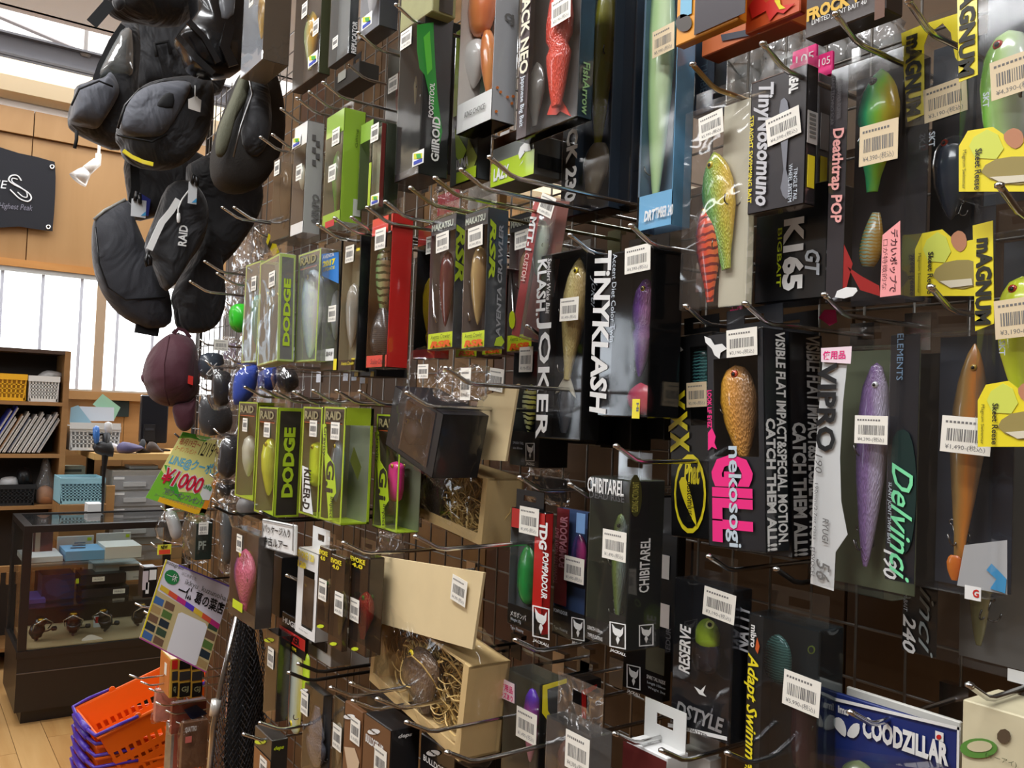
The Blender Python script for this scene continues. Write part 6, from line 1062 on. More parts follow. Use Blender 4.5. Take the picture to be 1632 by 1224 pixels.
qpoly(b, Q, [(.8, .26), (.88, .2), (.98, .22), (.99, .36), (.9, .42), (.8, .38)], WT, 'speech_bubble', .0022); qtext(b, Q, 'LINE@', .81, .33, .96, .4, M((40, 150, 70), .5), .03, 0, .003); qtext(b, Q, '割引クーポンプレゼント!', .2, .12, .92, .21, INK, .03); qtext(b, Q, 'クーポンの利用はお会計前に', .1, .06, .9, .1, INK, .0)
b = PY('shop_poster', 'tilted shop poster with round green seal, photos and blank white square', 'poster', 222, 365, 891, 1071, 2.0, .002)
Q = quad(b, (264, 891), (368, 934), (328, 1072), (222, 1017))
b.poly('f', [(264, 891), (368, 934), (328, 1072), (222, 1017)], M((232, 226, 240), .45, coat=.2), 'sheet', 0, .001)
qpoly(b, Q, [(0, 0), (1, 0), (1, .52), (0, .62)], M((206, 186, 136), .5), 'photo_field', .0012)
rp = random.Random(4); PC = [M(c, .5) for c in ((70, 110, 170), (60, 80, 60), (180, 150, 100), (120, 90, 70), (90, 120, 60), (200, 190, 160), (40, 50, 60))]
for i in range(6):
    for j in range(5):
        u, v = .02+i*.165, .03+j*.108
        if .38 < u+.07 < .86 and v < .5: continue
        qpoly(b, Q, [(u, v), (u+.14, v), (u+.14, v+.08), (u, v+.09)], PC[(i*3+j*5+rp.randrange(2)) % 7], 'photo_print', .0016)
for i in range(7): qpoly(b, Q, [(.05+i*.135, .70-.02*i), (.185+i*.135, .68-.02*i), (.185+i*.135, .62-.02*i), (.05+i*.135, .64-.02*i)], M(((226, 190, 60), (226, 90, 60), (200, 50, 130), (90, 60, 200))[i % 4], .5), 'rainbow_stripe', .0018)
qpoly(b, Q, [(.16+.11*math.cos(t*.45), .83+.085*math.sin(t*.45)) for t in range(14)], M((40, 130, 70), .5), 'round_seal', .002); qtext(b, Q, '一休', .08, .79, .24, .88, WT, .0, 0, .003); qtext(b, Q, 'instagram', .02, .94, .28, 1.0, INK, .01, .2); qtext(b, Q, 'はじめました', .28, .9, .5, .94, INK, 0)
qtext(b, Q, 'ikkyu_kuzunoha', .36, .80, .98, .88, INK, 0); qtext(b, Q, '一休 葛の葉店', .30, .66, .99, .80, BLACK, .02)
qpoly(b, Q, [(.40, .02), (.44, -.005), (.80, .0), (.84, .03), (.84, .47), (.80, .5), (.44, .5), (.40, .47)], M((240, 238, 242), .4), 'white_plate', .002)
qpoly(b, Q, [(0, 0), (.02, 0), (.02, 1), (0, 1)], YEL, 'yellow_edge', .002); qpoly(b, Q, [(0, .0), (1, 0), (1, .015), (0, .015)], M((190, 80, 160), .5), 'pink_edge', .0022); qpoly(b, Q, [(0.2, .985), (1, .985), (1, 1), (.2, 1)], M((110, 90, 200), .5), 'blue_edge', .002)
b = PY('new_tag', 'tiny yellow and red tag standing over the shop poster', 'tag', 251, 273, 868, 884, 2.1, .001); b.solid(M((230, 226, 60), .5), 'card', .0002).rect('f', 253, 876, 271, 883, M((226, 70, 40), .5), 'red_band').text('NEW', 'f', 256, 869, 267, 875, BLACK, 0, .05, 0, .0016)
for x, y, pp in ((355, 331, .33), (374, 331, .33), (327, 417, .34), (347, 436, .33), (304, 449, .36)): hook(x, y, pp)
for wh, x, y, Y in (('coupon poster', 300, 700, 2.052), ('shop poster', 300, 925, 2.002), ('tiny yellow and red tag', 262, 872, 2.102), ('bright green round lid', 384, 492, 1.725), ('yellow diamond card', 432, 378, 1.501)): q = pY(x, y, Y); sidehook(wh, Y, q.z, q.x, IRON if 'poster' in wh else None)
# end hooks near the baskets and packs below the poster
def endhook(x, y, L=.12, Y=2.3):
    t = pY(x, y, Y); L = D-t.x; o = empty('display_hook', (t.x+L, Y, t.z-.012), label='thin chrome hook at rack end pointing at the orange baskets', cat='hook', group='rack end hooks')
    MB().tube([(0, 0, 0), (-L+.03, 0, 0), (-L+.02, 0, .002), (-L, 0, .013)], .0024, 7).build('wire_arm', CHROME, o, True); MB().box(-.002, .002, -.012, .012, -.02, .01).build('clip_plate', CHROME, o); return o
for i, (x, y) in enumerate(((215, 962), (229, 975), (206, 1076), (224, 1087), (237, 1098), (248, 1120), (264, 1133), (280, 1151))): endhook(x, y, .13)['label'] = 'thin chrome rack end hook left of the %s' % ('shop poster, upper of two', 'shop poster, lower of two', 'bait packs, topmost of six', 'bait packs, second of six', 'bait packs, third of six', 'bait packs, fourth of six', 'bait packs, fifth of six', 'bait packs, lowest of six')[i]
for i, (x0, x1) in enumerate(((263, 283), (284, 303), (304, 322))):
    b = PY('bait_pack', ('yellow edged black bait pack with orange side, leftmost of three', 'yellow edged black bait pack, middle of three under the poster', 'yellow edged black bait pack, rightmost of three under the poster')[i], 'bait pack', x0+8 if i == 0 else x0, x1+2 if i == 0 else x1, 1050, 1112, 2.25, .10)
    b.solid(M((206, 160, 60), .45, coat=.3), 'carton').rect('f', x0+11 if i == 0 else x0+2, 1052, x1, 1066, (REDM, BLACK, BLACK)[i], 'dark_window').rect('f', x0+11 if i == 0 else x0+2, 1070, x1, 1084, M((50, 48, 48), .4), 'dark_window').rect('f', x0+11 if i == 0 else x0+2, 1088, x1, 1110, BLACK, 'dark_window').text('GJ', 'f', x0+13 if i == 0 else x0+5, 1094, x1-3, 1104, M((150, 150, 110), .5), 0, .02, 0, .0016)
    if i == 0:
        MB().box(-b.hw-.0012, -b.hw-.0004, .004, .096, .004, b.h-.004).build('orange_side', M((206, 120, 50), .5), b.o); MB().box(-b.hw-.002, -b.hw-.0014, .03, .05, b.h*.5, b.h*.8).build('price_label', TAG, b.o)
for lb, x0, x1, y0, y1, Y, c in (('rust red lure card with a navy sticker below the bait packs', 274, 328, 1118, 1166, 2.3, (150, 70, 50)), ('brown lure card with pale print above the frame edge', 290, 330, 1150, 1224, 2.25, (120, 84, 60)), ('salmon pink soft bait bag behind the end hooks', 248, 282, 1098, 1148, 2.4, (220, 140, 120))):
    b = PY('bait_pack', lb, 'bait pack', x0, x1, y0, y1, Y, .02); b.solid(M(c, .45, noise=.25, scale=50), 'card').bag(.006, .003, .003, BAG, .006)
    if c[0] == 150: b.poly('f', [(292, 1130), (312, 1122), (330, 1136), (304, 1146)], M((40, 44, 70), .4), 'navy_sticker', .006)
    if c[0] == 120: b.text('QUATTRO', 'f', 294, 1156, 312, 1166, WT, 0, .03, 0, .008).rect('f', 294, 1172, 304, 1182, M((220, 120, 110), .5), 'pink_label', .008)
b = PY('bait_pack', 'tall clear stack of bait packs at rack foot by baskets', 'bait pack', 272, 300, 1160, 1260, 2.3, .06); b.film(BLISTER).card(M((160, 150, 140), .5, noise=.3, scale=40), 'back').panel('back', M((180, 90, 70), .5), 'red_insert', .5, .9, .1, .9, .002)
# landing net with silver shaft
b = PY('landing_net', 'black knotted landing net hanging with a bright silver shaft', 'landing net', 330, 440, 960, 1224, 1.75)
b.line([(380, 975), (352, 1090), (340, 1160), (333, 1240)], [.005, .005, .006, .006], CHROME, 'shaft', -.02, 10).line([(345, 1115), (341, 1140)], .010, M((226, 222, 214), .25, .5), 'grip_ferrule', -.02, 12)
rows, cols = 46, 30; vv = []; ff = []
for i in range(rows+1):
    for j in range(cols+1):
        t, u = i/rows, j/cols; xl, xr = 372-44*t-4*math.sin(t*5), 405+28*min(1, t*2)+6*math.sin(t*7)
        px = xl+(xr-xl)*u+2.5*math.sin(9*u+4*t); py = 968+280*t+6*math.sin(6*u)
        off = .035*math.sin(u*14+t*3)+.02*math.sin(u*31+2+t*6)
        a, z = b.f(px, py, off); vv.append((a, off, z))
for i in range(rows):
    for j in range(cols):
        if (i+j) % 2 == 0 and 0 < i and 0 < j:
            c = lambda p, q: p*(cols+1)+q
            ff.append((c(i, j-1), c(i+1, j), c(i, j+1) if j+1 <= cols else c(i, j), c(i-1, j)))
me = bpy.data.meshes.new('net_mesh'); me.from_pydata(vv, [], ff); no = obj('net_mesh', me, M((44, 44, 48), .45), b.o); no['kind'] = 'stuff'
wm = no.modifiers.new('strands', 'WIREFRAME'); wm.thickness = .0022; wm.use_even_offset = False
q2 = [(376, 1000), (396, 990), (412, 1060), (418, 1150), (412, 1240), (362, 1240), (366, 1120)]
b.pil(q2, M((8, 8, 9), .9), 'bunched_net', .015, .015, .085, 3, .4, jit=.006)
# stack of orange baskets
ORG = M((240, 104, 12), .4, coat=.2); PUR = M((74, 44, 170), .4, coat=.2)
def basket(name='shopping_basket'):
    L, Wd, Hh, ta = .43, .29, .21, .035; t = .0025; root = empty(name, (0, 0, 0)); m = MB()
    def ring(z):
        k = ta*(1-z/Hh); a, c = L/2-k, Wd/2-k; r = .035; out = []
        for sx, sy, a0 in ((1, 1, 0), (-1, 1, 1), (-1, -1, 2), (1, -1, 3)):
            for q in range(4):
                an = (a0+q/3)*math.pi/2; out.append((sx*(a-r)+r*math.cos(an), sy*(c-r)+r*math.sin(an), z))
        return out
    # side walls with slots: build as strips between rows; slots are left open
    zs = [0, .035, .05, .075, .09, .115, .125, Hh]
    def wall(p0, p1, n):
        P0, P1 = Vector((*p0, 0)), Vector((*p1, 0)); nrm = Vector((0, 0, 1)).cross((P1-P0).normalized())*-1
        def pt(u, z): k = ta*(1-z/Hh); dr = (P1-P0).normalized()*k; return (P0+dr).lerp(P1-dr, u)-nrm*k+Vector((0, 0, z))
        def slab(u0, u1, z0, z1):
            q = [pt(u0, z0), pt(u1, z0), pt(u1, z1), pt(u0, z1)]; m.add([*q, *[v+nrm*t for v in q]], [(0, 1, 2, 3), (7, 6, 5, 4), (0, 4, 5, 1), (1, 5, 6, 2), (2, 6, 7, 3), (3, 7, 4, 0)])
        for i in range(len(zs)-1):
            if i in (1, 3, 5):
                for k in range(n): slab((k+.0)/n, (k+.45)/n, zs[i], zs[i+1]+(.012 if i == 5 else 0))
            else: slab(0, 1, zs[i]+(.012 if i == 6 else 0), zs[i+1])
    a, c = L/2, Wd/2
    cs = [(-a, -c), (a, -c), (a, c), (-a, c)]
    for k in range(4): wall(cs[k], cs[(k+1) % 4], 18 if k % 2 == 0 else 12)
    m.box(-a+ta, a-ta, -c+ta, c-ta, 0, t); m.build('tub', ORG, root)
    rim = [(x, y) for x, y in ((-a-.006, -c-.006), (a+.006, -c-.006), (a+.006, c+.006), (-a-.006, c+.006))]
    MB().tube([(*p, Hh) for p in smoothpoly(rim, 1)], .006, 8, True).build('rim', ORG, root)
    for sx in (-1, 1):
        for sy in (-1, 1): MB().lathe([(.006, -.004), (.011, -.003), (.011, .003), (.006, .004)], 10, (sx*.10, sy*(c+.006), Hh+.006), 'y').build('handle_pivot', ORG, root)
        MB().tube([(sx*.10, -c-.012, Hh+.008), (sx*.17, -c-.012, Hh+.012), (sx*(a+.01), -c-.006, Hh+.010), (sx*(a+.016), -c*.6, Hh+.008), (sx*(a+.016), c*.6, Hh+.008), (sx*(a+.01), c+.006, Hh+.010), (sx*.17, c+.012, Hh+.012), (sx*.10, c+.012, Hh+.008)], .0055, 8).build('handle', PUR, root, True)
        MB().tube([(sx*(a+.016), -c*.5, Hh+.008), (sx*(a+.017), 0, Hh+.006), (sx*(a+.016), c*.5, Hh+.008)], .010, 8).build('handle_grip', PUR, root, True)
    return root
zt = .432
cA, cB = pZ(154, 1187, zt), pZ(126, 1151, zt)
yw = math.atan2(cB.y-cA.y, cB.x-cA.x)-math.pi/2
ex, ey = Vector((math.cos(yw), math.sin(yw), 0)), Vector((-math.sin(yw), math.cos(yw), 0))
cen = cA+ex*.222+ey*.148; cen.z = 0
proto = basket(); proto.location = (cen.x, cen.y, 0); proto.rotation_euler = (0, 0, yw)
BL = ['lowest orange shopping basket of the stack standing on the floor', 'seventh orange basket down in the nested stack', 'sixth orange basket down in the nested stack', 'fifth orange basket down in the nested stack', 'fourth orange basket down in the nested stack', 'third orange basket down in the nested stack', 'second orange basket down, just under the tilted one', 'topmost orange shopping basket lying tilted on the stack']
tag(proto, BL[0], 'basket', 'nested shopping baskets')
for i in range(1, 7): tag(clone(proto, (cen.x, cen.y, i*.036), None, BL[i]), BL[i], 'basket', 'nested shopping baskets')
tp = tag(clone(proto, None, None, BL[7]), BL[7], 'basket', 'nested shopping baskets')
piv = cA+(cB-cA)*.5; piv.z = zt+.035
R = Matrix.Rotation(yw, 4, 'Z') @ Matrix.Rotation(math.radians(-19), 4, 'Y')
tp.rotation_euler = R.to_euler(); tp.location = piv-R.to_3x3() @ Vector((-.215, 0, .21))
# ================================================================== counter, shelves and office corner at the back
DBR = M((22, 17, 15), .45, coat=.1); OAK = wood((140, 100, 58), (164, 122, 74), 1.6, 'X', .5, 10)
CY = pZ(65, 1152, 0).y; CX0, CX1 = pY(38, 1000, CY).x-.02, 2.3; CD = .5; CT = pY(35, 839, CY).z; CB = pY(60, 1040, CY).z
c = empty('display_case', (CX0, CY, 0), label='dark framed glass display counter with reels and boxed tackle inside', cat='display case'); w = CX1-CX0; fr = .035
MB().box(0, w, 0, CD, .06, CB-.02).build('base', DBR, c); MB().box(.03, w-.03, .03, CD-.03, 0, .06).build('plinth', BLACK, c); MB().box(0, w, -.004, .0, CB-.09, CB-.086).build('base_groove', M((90, 80, 74), .5), c)
MB().box(-.005, w, -.005, CD, CB-.02, CB+.012).build('lower_rail', DBR, c)
for x in (0, w-fr):
    for y in (0, CD-fr): MB().box(x, x+fr, y, y+fr, CB+.012, CT-.03).build('post', DBR, c)
for nm, q in (('top_rail', (0, w, -.004, fr, CT-.03, CT)), ('top_rail', (0, w, CD-fr, CD, CT-.03, CT)), ('top_rail', (0, fr, fr, CD-fr, CT-.03, CT))): MB().box(*q).build(nm, DBR, c)
GL = glass()
MB().box(fr, w, fr, CD-fr, CT-.012, CT-.004).build('top_glass', film((.75, .78, .8), .02, .14, .01, 0, 1), c); MB().box(fr, w-fr, .008, .013, CB+.012, CT-.03).build('front_glass', GL, c); MB().box(.008, .013, fr, CD-fr, CB+.012, CT-.03).build('side_glass', GL, c)
ZS1 = pY(100, 935, CY+.2).z-.02
Z1 = pY(120, 897, CY+.05).z
for z in (ZS1-.04, Z1-.006): MB().box(fr, w-fr, .03, CD-.03, z, z+.007).build('glass_shelf', glass((.86, .9, .92)), c)
MB().box(fr, w-fr, .02, CD-.02, CB+.012, CB+.016).build('display_floor', M((176, 150, 110), .7), c); MB().box(fr, w-fr, CD-.03, CD-.02, CB+.016, ZS1-.05).build('back_board', M((60, 50, 44), .6), c)
def pbox(name, label, cat, x0, y0, x1, y1, Y, d, mat, lid=None):
    b = PY(name, label, cat, x0, x1, y0, y1, Y, d); b.solid(mat); return b
LB = M((120, 170, 206), .5); CW = M((222, 218, 208), .6)
Yi = CY+.16
b = pbox('reel_box', 'open white lid of the left reel box in the counter', 'box', 92, 838, 150, 862, Yi+.22, .01, CW); b.price(142, 855, w=.05, h=.03); b.rect('f', 140, 840, 147, 845, CHART, 'yellow_dot')
b = pbox('reel_box', 'open white lid of the right reel box in the counter', 'box', 154, 838, 209, 864, Yi+.22, .01, CW); b.price(200, 858, w=.05, h=.03); b.rect('f', 201, 840, 207, 845, CHART, 'yellow_dot')
b = pbox('reel_box', 'light blue reel box tray with inner slots', 'box', 104, 884, 166, 899, Yi-.06, .2, LB)
for i in range(3): b.poly('t', [(112+i*3, 878-i*4+3), (136, 877-i*4+3), (136, 875-i*4+3), (112+i*3, 876-i*4+3)], M((40, 60, 76), .5), 'slot')
pbox('reel_box', 'white fronted reel box beside the light blue tray', 'box', 167, 880, 225, 899, Yi-.07, .2, CW)
pbox('paper_sheet', 'stack of white sheets on the counter glass shelf', 'paper', 37, 890, 100, 899, Yi-.06, .25, M((210, 208, 206), .6))
b = PY('tackle_box', 'wine coloured tall box standing in the counter corner', 'box', 40, 84, 842, 888, Yi+.1, .06); b.solid(M((96, 60, 54), .5, noise=.2)).rect('f', 48, 850, 52, 884, M((206, 200, 190), .5), 'pale_strip').rect('f', 56, 846, 64, 884, M((170, 150, 130), .5), 'tan_strip').rect('f', 79, 842, 86, 847, CHART, 'yellow_dot', .002)
b = PY('reel_box', 'cream printer like box low in the counter', 'box', 152, 224, 900, 926, Yi+.05, .2); b.solid(CW).rect('f', 190, 902, 222, 910, M((60, 56, 54), .5), 'dark_slot').text('SHIMANO', 'f', 212, 918, 223, 921, INK)
b = PY('tackle_box', 'dark navy box on the lower glass shelf of the counter', 'box', 66, 118, 930, 970, Yi, .15); b.solid(M((30, 34, 64), .4, coat=.3)).rect('f', 120, 936, 125, 944, CHART, 'yellow_tag').poly('f', [(70, 945), (85, 935), (105, 940), (112, 955), (90, 966), (74, 960)], M((44, 50, 90), .4), 'printed_shape')
for lb, x0, y0, x1, y1, t in (('black flat case with a barcode sticker, upper one', 128, 930, 200, 946, (156, 938)), ('black flat case with a barcode sticker, lower one', 130, 948, 205, 962, (189, 953))):
    b = PY('tackle_case', lb, 'case', x0, x1, y0, y1, Yi-.02, .16); b.solid(M((30, 28, 30), .35, coat=.4)).price(*t, w=.055, h=.022)
pbox('tackle_case', 'purple lined flat tray at left of the counter shelf', 'case', 46, 966, 72, 973, Yi-.05, .2, M((80, 70, 140), .4))
b = PY('tackle_box', 'black and white striped carton standing by the rack end hooks', 'box', 228, 250, 905, 952, 2.75, .06); b.solid(BLACK).rect('f', 238, 908, 249, 924, WT, 'white_panel').rect('f', 227, 910, 236, 940, M((200, 190, 196), .5), 'pale_side').rect('f', 232, 928, 237, 946, WT, 'bar_code_panel'); sidehook('black and white striped carton', 2.76, b.loc.z+b.h, b.loc.x)
for o in [o for o in COL.objects if o.parent is None and o.get('label')]:
    l = o['label']
    if 'reel box tray' in l or 'fronted reel box' in l or 'stack of white sheets' in l or 'wine coloured' in l or 'open white lid' in l: o.location.z = Z1+.0015
    if 'barcode sticker, upper' in l: o.location.z = ZS1+.03
    if 'dark navy box' in l or 'barcode sticker, lower' in l or 'purple lined' in l: o.location.z = ZS1-.0325
# spinning reels on the counter floor
GOLD = M((196, 150, 50), .25, .9); GUN = M((74, 72, 74), .3, .8)
def reel(label, x, y, Y, s=1., a=0):
    p = pY(x, y, Y); o = empty('spinning_reel', (p.x, Y, CB+.025), (0, 0, a), label, 'fishing reel', 'reels in the counter')
    MB().lathe([(.008, -.03), (.028, -.028), (.030, -.02), (.021, -.016), (.020, .016), (.026, .02), (.026, .024), (.006, .028)], 18).build('spool', GUN, o, True, (0, 0, .075*s), (math.radians(40), 0, 0))
    MB().lathe([(.012, -.03), (.030, -.026), (.033, .006), (.028, .012)], 18).build('rotor', GUN, o, True, (0, .02, .048*s), (math.radians(40), 0, 0))
    MB().lathe([(.006, -.02), (.026, -.016), (.026, .016), (.006, .02)], 14, axis='x').build('body', GUN, o, True, (0, .028, .03*s))
    MB().tube([(-.035, -.01, .05), (-.042, -.04, .085), (0, -.055, .11), (.042, -.04, .085), (.035, -.01, .05)], .003, 6).build('bail_arm', CHROME, o, True)
    MB().tube([(0, .03, .02), (0, .04, -.0), (.0, .02, .002)], .007, 8).build('foot', GUN, o); MB().lathe([(.004, 0), (.018, .001), (.016, .01), (.006, .012)], 16, (0, -.02, .095*s)).build('drag_knob', GOLD, o, True); hn = MB().tube([(.026, .03, .03), (.05, .03, .03), (.06, .0, .045)], .004, 6).build('handle', M((90, 88, 88), .3, .8), o, True); MB().lathe([(.006, -.012), (.011, -.008), (.011, .008), (.006, .012)], 10, (.064, -.008, .046), 'x').build('knob', BLACK, hn, True)
reel('silver gold spinning reel nearest the counter corner post', 62, 1015, CY+.12, 1, .3); reel('gold topped dark spinning reel in the middle of the counter', 116, 1010, CY+.14, 1.1, -.2); reel('gold rimmed spinning reel before the red packet', 165, 1000, CY+.16, 1.1, -.5); reel('dark gold spinning reel behind the poster edge', 222, 1000, CY+.2, 1.1, .1)
b = PY('lure_pack', 'small red topped packet standing behind the reels', 'packet', 150, 178, 982, 1004, CY+.3, .02); b.solid(WT).rect('f', 152, 982, 176, 992, REDM, 'red_header')
b = PY('price_card', 'white scalloped price card lying before the reels', 'price card', 131, 164, 1012, 1028, CY+.06, .004); b.poly('f', [(147+16*(1+.08*math.cos(k*5.2))*math.cos(k*.26), 1020+8*(1+.08*math.cos(k*5.2))*math.sin(k*.26)) for k in range(24)], M((236, 230, 222), .7), 'card', 0, .002)
# bookcase at far left
TB = 5.35
SY = 5.45; BK2 = M((70, 50, 36), .6)
X1 = pY(107, 680, SY).x; X0 = X1-1.2
zz = [pY(50, y, SY).z for y in (556, 640, 724, 806)]
bc = empty('bookcase', (X0, SY, 0), label='brown open bookcase with baskets and folders against the pine wall', cat='bookcase')
MB().box(1.17, 1.2, 0, .32, .0, zz[0]).build('side_panel', OAK, bc); MB().box(0, .03, 0, .32, 0, zz[0]).build('side_panel', OAK, bc); MB().box(.03, 1.17, .30, .32, 0, zz[0]).build('back_panel', M((48, 40, 34), .6), bc)
for z in zz: MB().box(.03, 1.17, .0, .3, z-.02, z).build('shelf', OAK if z < 1.7 else BK2, bc)
MB().box(.03, 1.17, .0, .3, .1, .12).build('shelf', OAK, bc)
def lattice(name, label, x0, x1, yt, yb, Y, d, mat, nx=8, nz=5, fill=None, top=.0):
    """open plastic basket with a grid of square holes in its front"""
    b = PY(name, label, 'basket', x0, x1, yt, yb, Y, d); w, h = b.hw, b.h; t = .003; tp = .012
    m = MB(); zl, zh = h*.12, h*.78
    def X(u, z): return (-w+tp*(1-z/h))+(2*w-2*tp*(1-z/h))*u
    m.box(-w+tp, w-tp, 0, t, 0, zl).box(-w-.004, w+.004, -.004, t, zh, h)
    for i in range(nx+1):
        u = i/nx; m.add([(X(u, zl)-.004, 0, zl), (X(u, zl)+.004, 0, zl), (X(u, zh)+.004, 0, zh), (X(u, zh)-.004, 0, zh), (X(u, zl)-.004, t, zl), (X(u, zl)+.004, t, zl), (X(u, zh)+.004, t, zh), (X(u, zh)-.004, t, zh)], [(0, 1, 2, 3), (7, 6, 5, 4), (0, 4, 5, 1), (1, 5, 6, 2), (2, 6, 7, 3), (3, 7, 4, 0)])
    for j in range(1, nz): z = zl+(zh-zl)*j/nz; m.box(X(0, z), X(1, z), 0, t, z-.003, z+.003)
    m.build('front_wall', mat, b.o); MB().box(-w, -w+t, t, d, 0, h).build('side_wall', mat, b.o); MB().box(w-t, w, t, d, 0, h).build('side_wall', mat, b.o); MB().box(-w, w, d-t, d, 0, h).build('back_wall', mat, b.o); MB().box(-w, w, t, d, 0, t).build('bottom', mat, b.o)
    if fill: MB().box(-w+.008, w-.008, .012, d-.01, t, h*.9).build('contents', fill, b.o)
    return b
lattice('storage_basket', 'yellow perforated storage basket on top bookcase shelf', -20, 42, 594, 637, SY+.01, .25, M((236, 176, 30), .45), 8, 4, M((200, 150, 30), .6))
b = lattice('storage_basket', 'white perforated storage basket beside the yellow one', 46, 94, 597, 638, SY+.01, .25, M((222, 220, 214), .5), 9, 5, M((190, 188, 180), .6, noise=.3)); b.pil([(60, 596), (75, 588), (98, 592), (98, 600), (60, 602)], M((206, 206, 206), .6, noise=.3, scale=30), 'crumpled_papers', .05, .05, .1)
b = lattice('storage_basket', 'black storage basket on the lowest bookcase shelf', -30, 55, 768, 802, SY+.01, .25, M((24, 24, 26), .5), 12, 4, BLACK); b.pil([(2, 758), (26, 756), (28, 772), (2, 774)], M((196, 196, 196), .5), 'white_roll', .05, .05, .08).pil([(28, 745), (46, 742), (52, 768), (30, 770)], BLACK, 'cable_bundle', .05, .05, .08)
b = PY('plastic_bag', 'clear plastic bag with orange brown goods on the bookcase', 'plastic bag', 54, 90, 728, 802, SY+.05, .1); b.pil([(58, 800), (55, 775), (64, 750), (68, 732), (76, 728), (82, 750), (90, 774), (86, 802)], film((1, 1, 1), .12, .1, .1, 1, 12), 'bag', .06, .05, .05, 3, .4).pil([(60, 800), (59, 780), (72, 772), (85, 780), (84, 801)], M((206, 150, 110), .6, noise=.2, scale=20), 'goods', .05, .04, .05, 3, .4)
FC = [((36, 50, 140), 'dark blue'), ((50, 70, 170), 'blue'), ((190, 190, 186), 'grey white'), ((150, 110, 70), 'tan'), ((214, 210, 200), 'cream'), ((110, 116, 130), 'slate'), ((226, 224, 220), 'white'), ((190, 188, 182), 'pale grey'), ((230, 228, 226), 'bright white'), ((206, 204, 200), 'ash white'), ((226, 224, 222), 'snow white'), ((170, 174, 178), 'silver grey')]
zf = zz[2]
for i, (col, nm) in enumerate(FC):
    x = pY(-26+i*7.9, 700, SY).x; hh = .235+.02*math.sin(i*2.1)+(.03 if i < 2 else 0); lean = math.radians(27)
    o = empty('file_folder', (x, SY+.03, zf+.009), (0, 0, 0), '%s file folder leaning in the bookcase row' % nm, 'folder', 'leaning file folders')
    m = MB().box(0, .004, 0, .2, 0, hh).mesh('cover'); m.transform(Matrix.Rotation(lean, 4, 'Y')); obj('cover', m, M(col, .5), o)
    m = MB().box(.005, .014, .006, .196, .003, hh-.006).mesh('papers'); m.transform(Matrix.Rotation(lean, 4, 'Y')); obj('papers', m, M((222, 220, 214), .7), o)
b = PY('low_cabinet', 'light wood low cabinet top running beside the bookcase', 'cabinet', 94, 168, 804, 862, TB-.22, .27); b.solid(OAK)
for o in [o for o in COL.objects if o.parent is None and o.get('label')]:
    l = o['label']
    if 'top bookcase shelf' in l or 'beside the yellow one' in l: o.location.z = zz[1]+.001
    if 'lowest bookcase shelf' in l or 'goods on the bookcase' in l: o.location.z = zz[3]+.001
# middle shelf stack: cyan basket, paper tray, drawers
b = lattice('storage_basket', 'pale cyan perforated basket beside the drawer tower', 96, 166, 762, 803, TB-.2, .24, M((150, 196, 208), .5), 11, 6, M((110, 140, 150), .6))
b = PY('binder_stack', 'pale green papers stacked behind the cyan basket', 'papers', 97, 136, 743, 762, TB+.3, .1); b.solid(M((190, 200, 180), .6)).rect('f', 98, 748, 130, 752, M((90, 100, 90), .5), 'dark_gap')
dt = PY('drawer_unit', 'translucent plastic drawer tower under the desk', 'drawers', 176, 262, 750, 868, TB-.05, .35)
dt.solid(M((150, 144, 134), .5), 'body')
for y0, y1 in ((758, 780), (783, 806), (809, 830), (833, 856)): dt.rect('f', 180, y0, 259, y1, film((.75, .75, .75), .35, .12, .15), 'drawer_front', .001, .006).rect('f', 196, y0+10, 232, y0+17, M((186, 186, 184), .4), 'handle', .007, .006).rect('f', 181, y0+2, 198, y0+6, WT, 'name_strip', .008)
dt.panel('t', M((206, 186, 150), .5))
b = PY('cardboard_sheet', 'brown cardboard strip leaning on the drawer tower', 'cardboard', 168, 182, 774, 838, TB-.1, .02); b.solid(M((190, 140, 84), .7))
b = PY('white_carton', 'small white carton between cyan basket and counter', 'box', 140, 163, 803, 822, TB-.36, .1); b.solid(WT)
b = PY('tablet', 'flat white tablet lying on the drawer tower', 'tablet', 207, 252, 742, 747, TB+.05, .15); b.solid(M((220, 226, 222), .3, coat=.4)).rect('f', 185, 749, 262, 752, M((60, 56, 52), .5), 'dark_folder')
# desk plank with monitor and baskets
dk = empty('desk', pY(210, 733, 5.3), label='pale wooden desk plank under the monitor', cat='desk'); o0 = dk.location
a, b2 = pY(150, 728, 5.3).x-o0.x, pY(330, 728, 5.3).x-o0.x
MB().box(a, b2, 0, .62, -.0, .035).build('top', wood((206, 160, 96), (222, 180, 116), 1.5, 'X', .45, 10), dk); MB().box(a+.05, a+.09, .5, .54, -o0.z, 0).build('leg', DBR, dk); MB().box(b2-.09, b2-.05, .5, .54, -o0.z, 0).build('leg', DBR, dk); MB().box(b2-.09, b2-.05, .06, .1, -o0.z, 0).build('leg', DBR, dk)
ZD = o0.z+.035
b = PY('monitor', 'black computer monitor seen from behind on the desk', 'monitor', 224, 268, 630, 706, 5.6, .04); b.solid(M((20, 22, 30), .35, coat=.3), 'shell', .006).rect('f', 228, 676, 246, 702, M((16, 17, 22), .5), 'port_cover', .0, .02).rect('f', 230, 682, 244, 686, M((40, 42, 50), .5), 'vent', .021, .002)
zn = ZD-b.loc.z; b.o.location.z += max(0, zn+.03); zn = ZD-b.o.location.z
MB().box(-.03, .03, .03, .05, zn+.004, .06).build('stand_neck', BLACK, b.o); MB().box(-.09, .09, -.05, .12, zn+.001, zn+.010).build('stand_foot', BLACK, b.o)
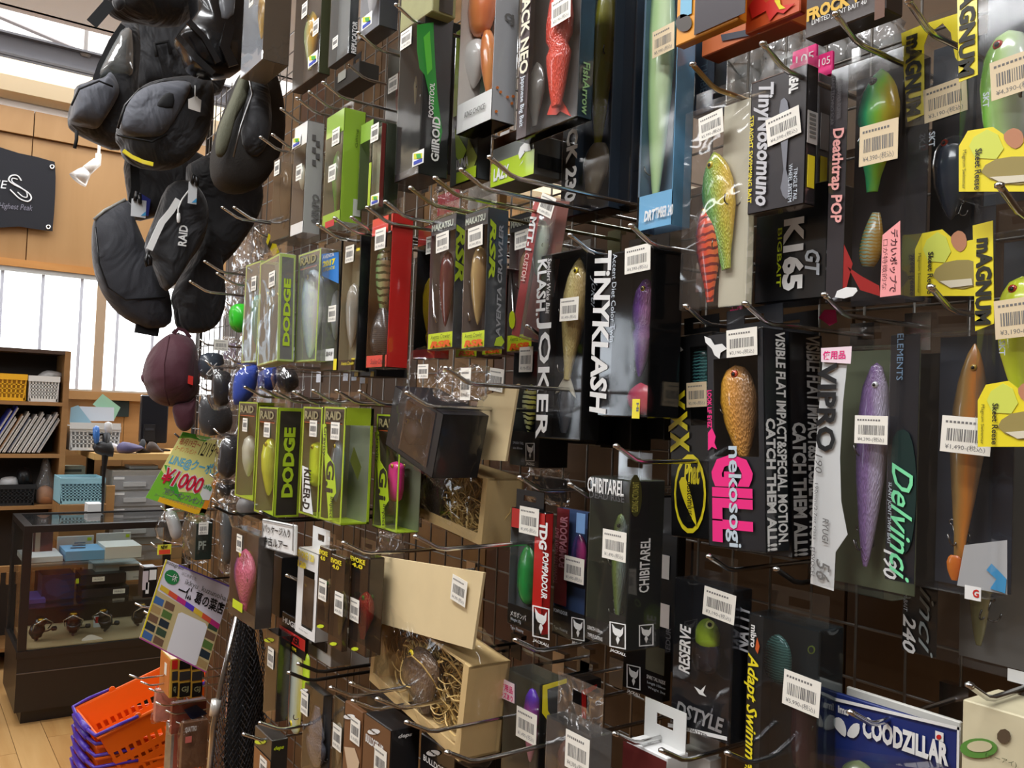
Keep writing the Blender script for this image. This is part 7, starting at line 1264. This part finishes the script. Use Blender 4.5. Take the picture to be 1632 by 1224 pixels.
b = lattice('storage_basket', 'white double basket heaped with papers on the desk', 112, 191, 680, 718, 5.45, .28, M((206, 206, 202), .5), 12, 4, M((150, 148, 144), .6)); b.rect('f', 111, 674, 192, 684, M((214, 214, 210), .5), 'second_rim', .004, .006)
for i, (pts, cc) in enumerate((([(113, 674), (115, 650), (127, 646), (150, 676)], (150, 190, 210)), ([(116, 674), (118, 654), (140, 672)], (226, 224, 226)), ([(126, 672), (128, 648), (188, 650), (188, 672)], (214, 222, 232)), ([(155, 645), (171, 628), (200, 650), (190, 670)], (160, 206, 176)), ([(144, 672), (150, 656), (176, 672)], (200, 200, 206)))):
    b.poly('f', pts, M(cc, .6), 'paper_sheet', -.05-.03*i, .001)
b = PY('picture_panel', 'dark green board on the pine wall behind the papers', 'board', 168, 206, 630, 664, WY-.02, .012); b.solid(M((34, 46, 46), .5))
b = PY('phone_holder', 'black camera arm with a blue phone clamp on the desk', 'phone holder', 142, 178, 680, 745, 4.9, .02)
b.line([(170, 690), (168, 720), (165, 760), (163, 818)], [.02, .018, .008, .006], BLACK, 'arm', 0, 8).pil([(148, 682), (158, 680), (158, 704), (150, 706)], M((60, 120, 200), .3, coat=.4), 'blue_clamp', .02, .02, -.02, 2).line([(142, 692), (176, 692)], .008, BLACK, 'crossbar', 0).pil([(167, 674), (178, 674), (178, 692), (168, 692)], M((206, 206, 204), .4), 'white_cap', .015, .015, 0, 2).pil([(150, 706), (178, 704), (180, 728), (152, 722)], M((36, 36, 38), .4), 'camera_body', .03, .02, 0, 2)
for lb, pts, cc in (('purple grey cloth heap on the desk', [(186, 712), (196, 704), (216, 708), (230, 714), (210, 722), (190, 722)], (90, 84, 120)), ('white folded booklet on the desk edge', [(175, 706), (186, 708), (202, 718), (196, 723), (178, 716)], (214, 210, 214)), ('black tape dispenser beside the monitor foot', [(218, 718), (226, 700), (232, 704), (228, 720), (240, 722), (218, 724)], (20, 20, 22)), ('dark pouch with brown goods at the desk end', [(232, 716), (238, 704), (248, 706), (256, 716), (262, 722), (236, 724)], (60, 44, 34))):
    xs = [p[0] for p in pts]; ys = [p[1] for p in pts]; b = PY('desk_item', lb, 'desk item', min(xs), max(xs), min(ys), max(ys), 5.34+.07*('white folded' in lb)+.05*('black tape' in lb)+.12*('dark pouch' in lb), .05); b.pil(pts, M(cc, .6, noise=.2, scale=20), 'body', .04, .04, 0, 2, .5)
# dim goods on the floor side behind the counter, seen through the glass
b = PY('wood_rack', 'pine slotted rack seen through the counter glass', 'rack', -20, 140, 900, 1010, CY+.62, .05); w = b.hw
MB().box(-w, w, 0, .03, b.h-.03, b.h).build('top_bar', OAK, b.o)
for i in range(12): MB().box(-w+i*2*w/12, -w+i*2*w/12+.012, -.01, .03, b.h-.09, b.h-.03).build('peg', OAK, b.o)
for x in (-.9, -.2, .5, .95): MB().box(x*w-.02, x*w+.02, 0, .03, -.35, b.h-.03).build('upright', OAK, b.o)
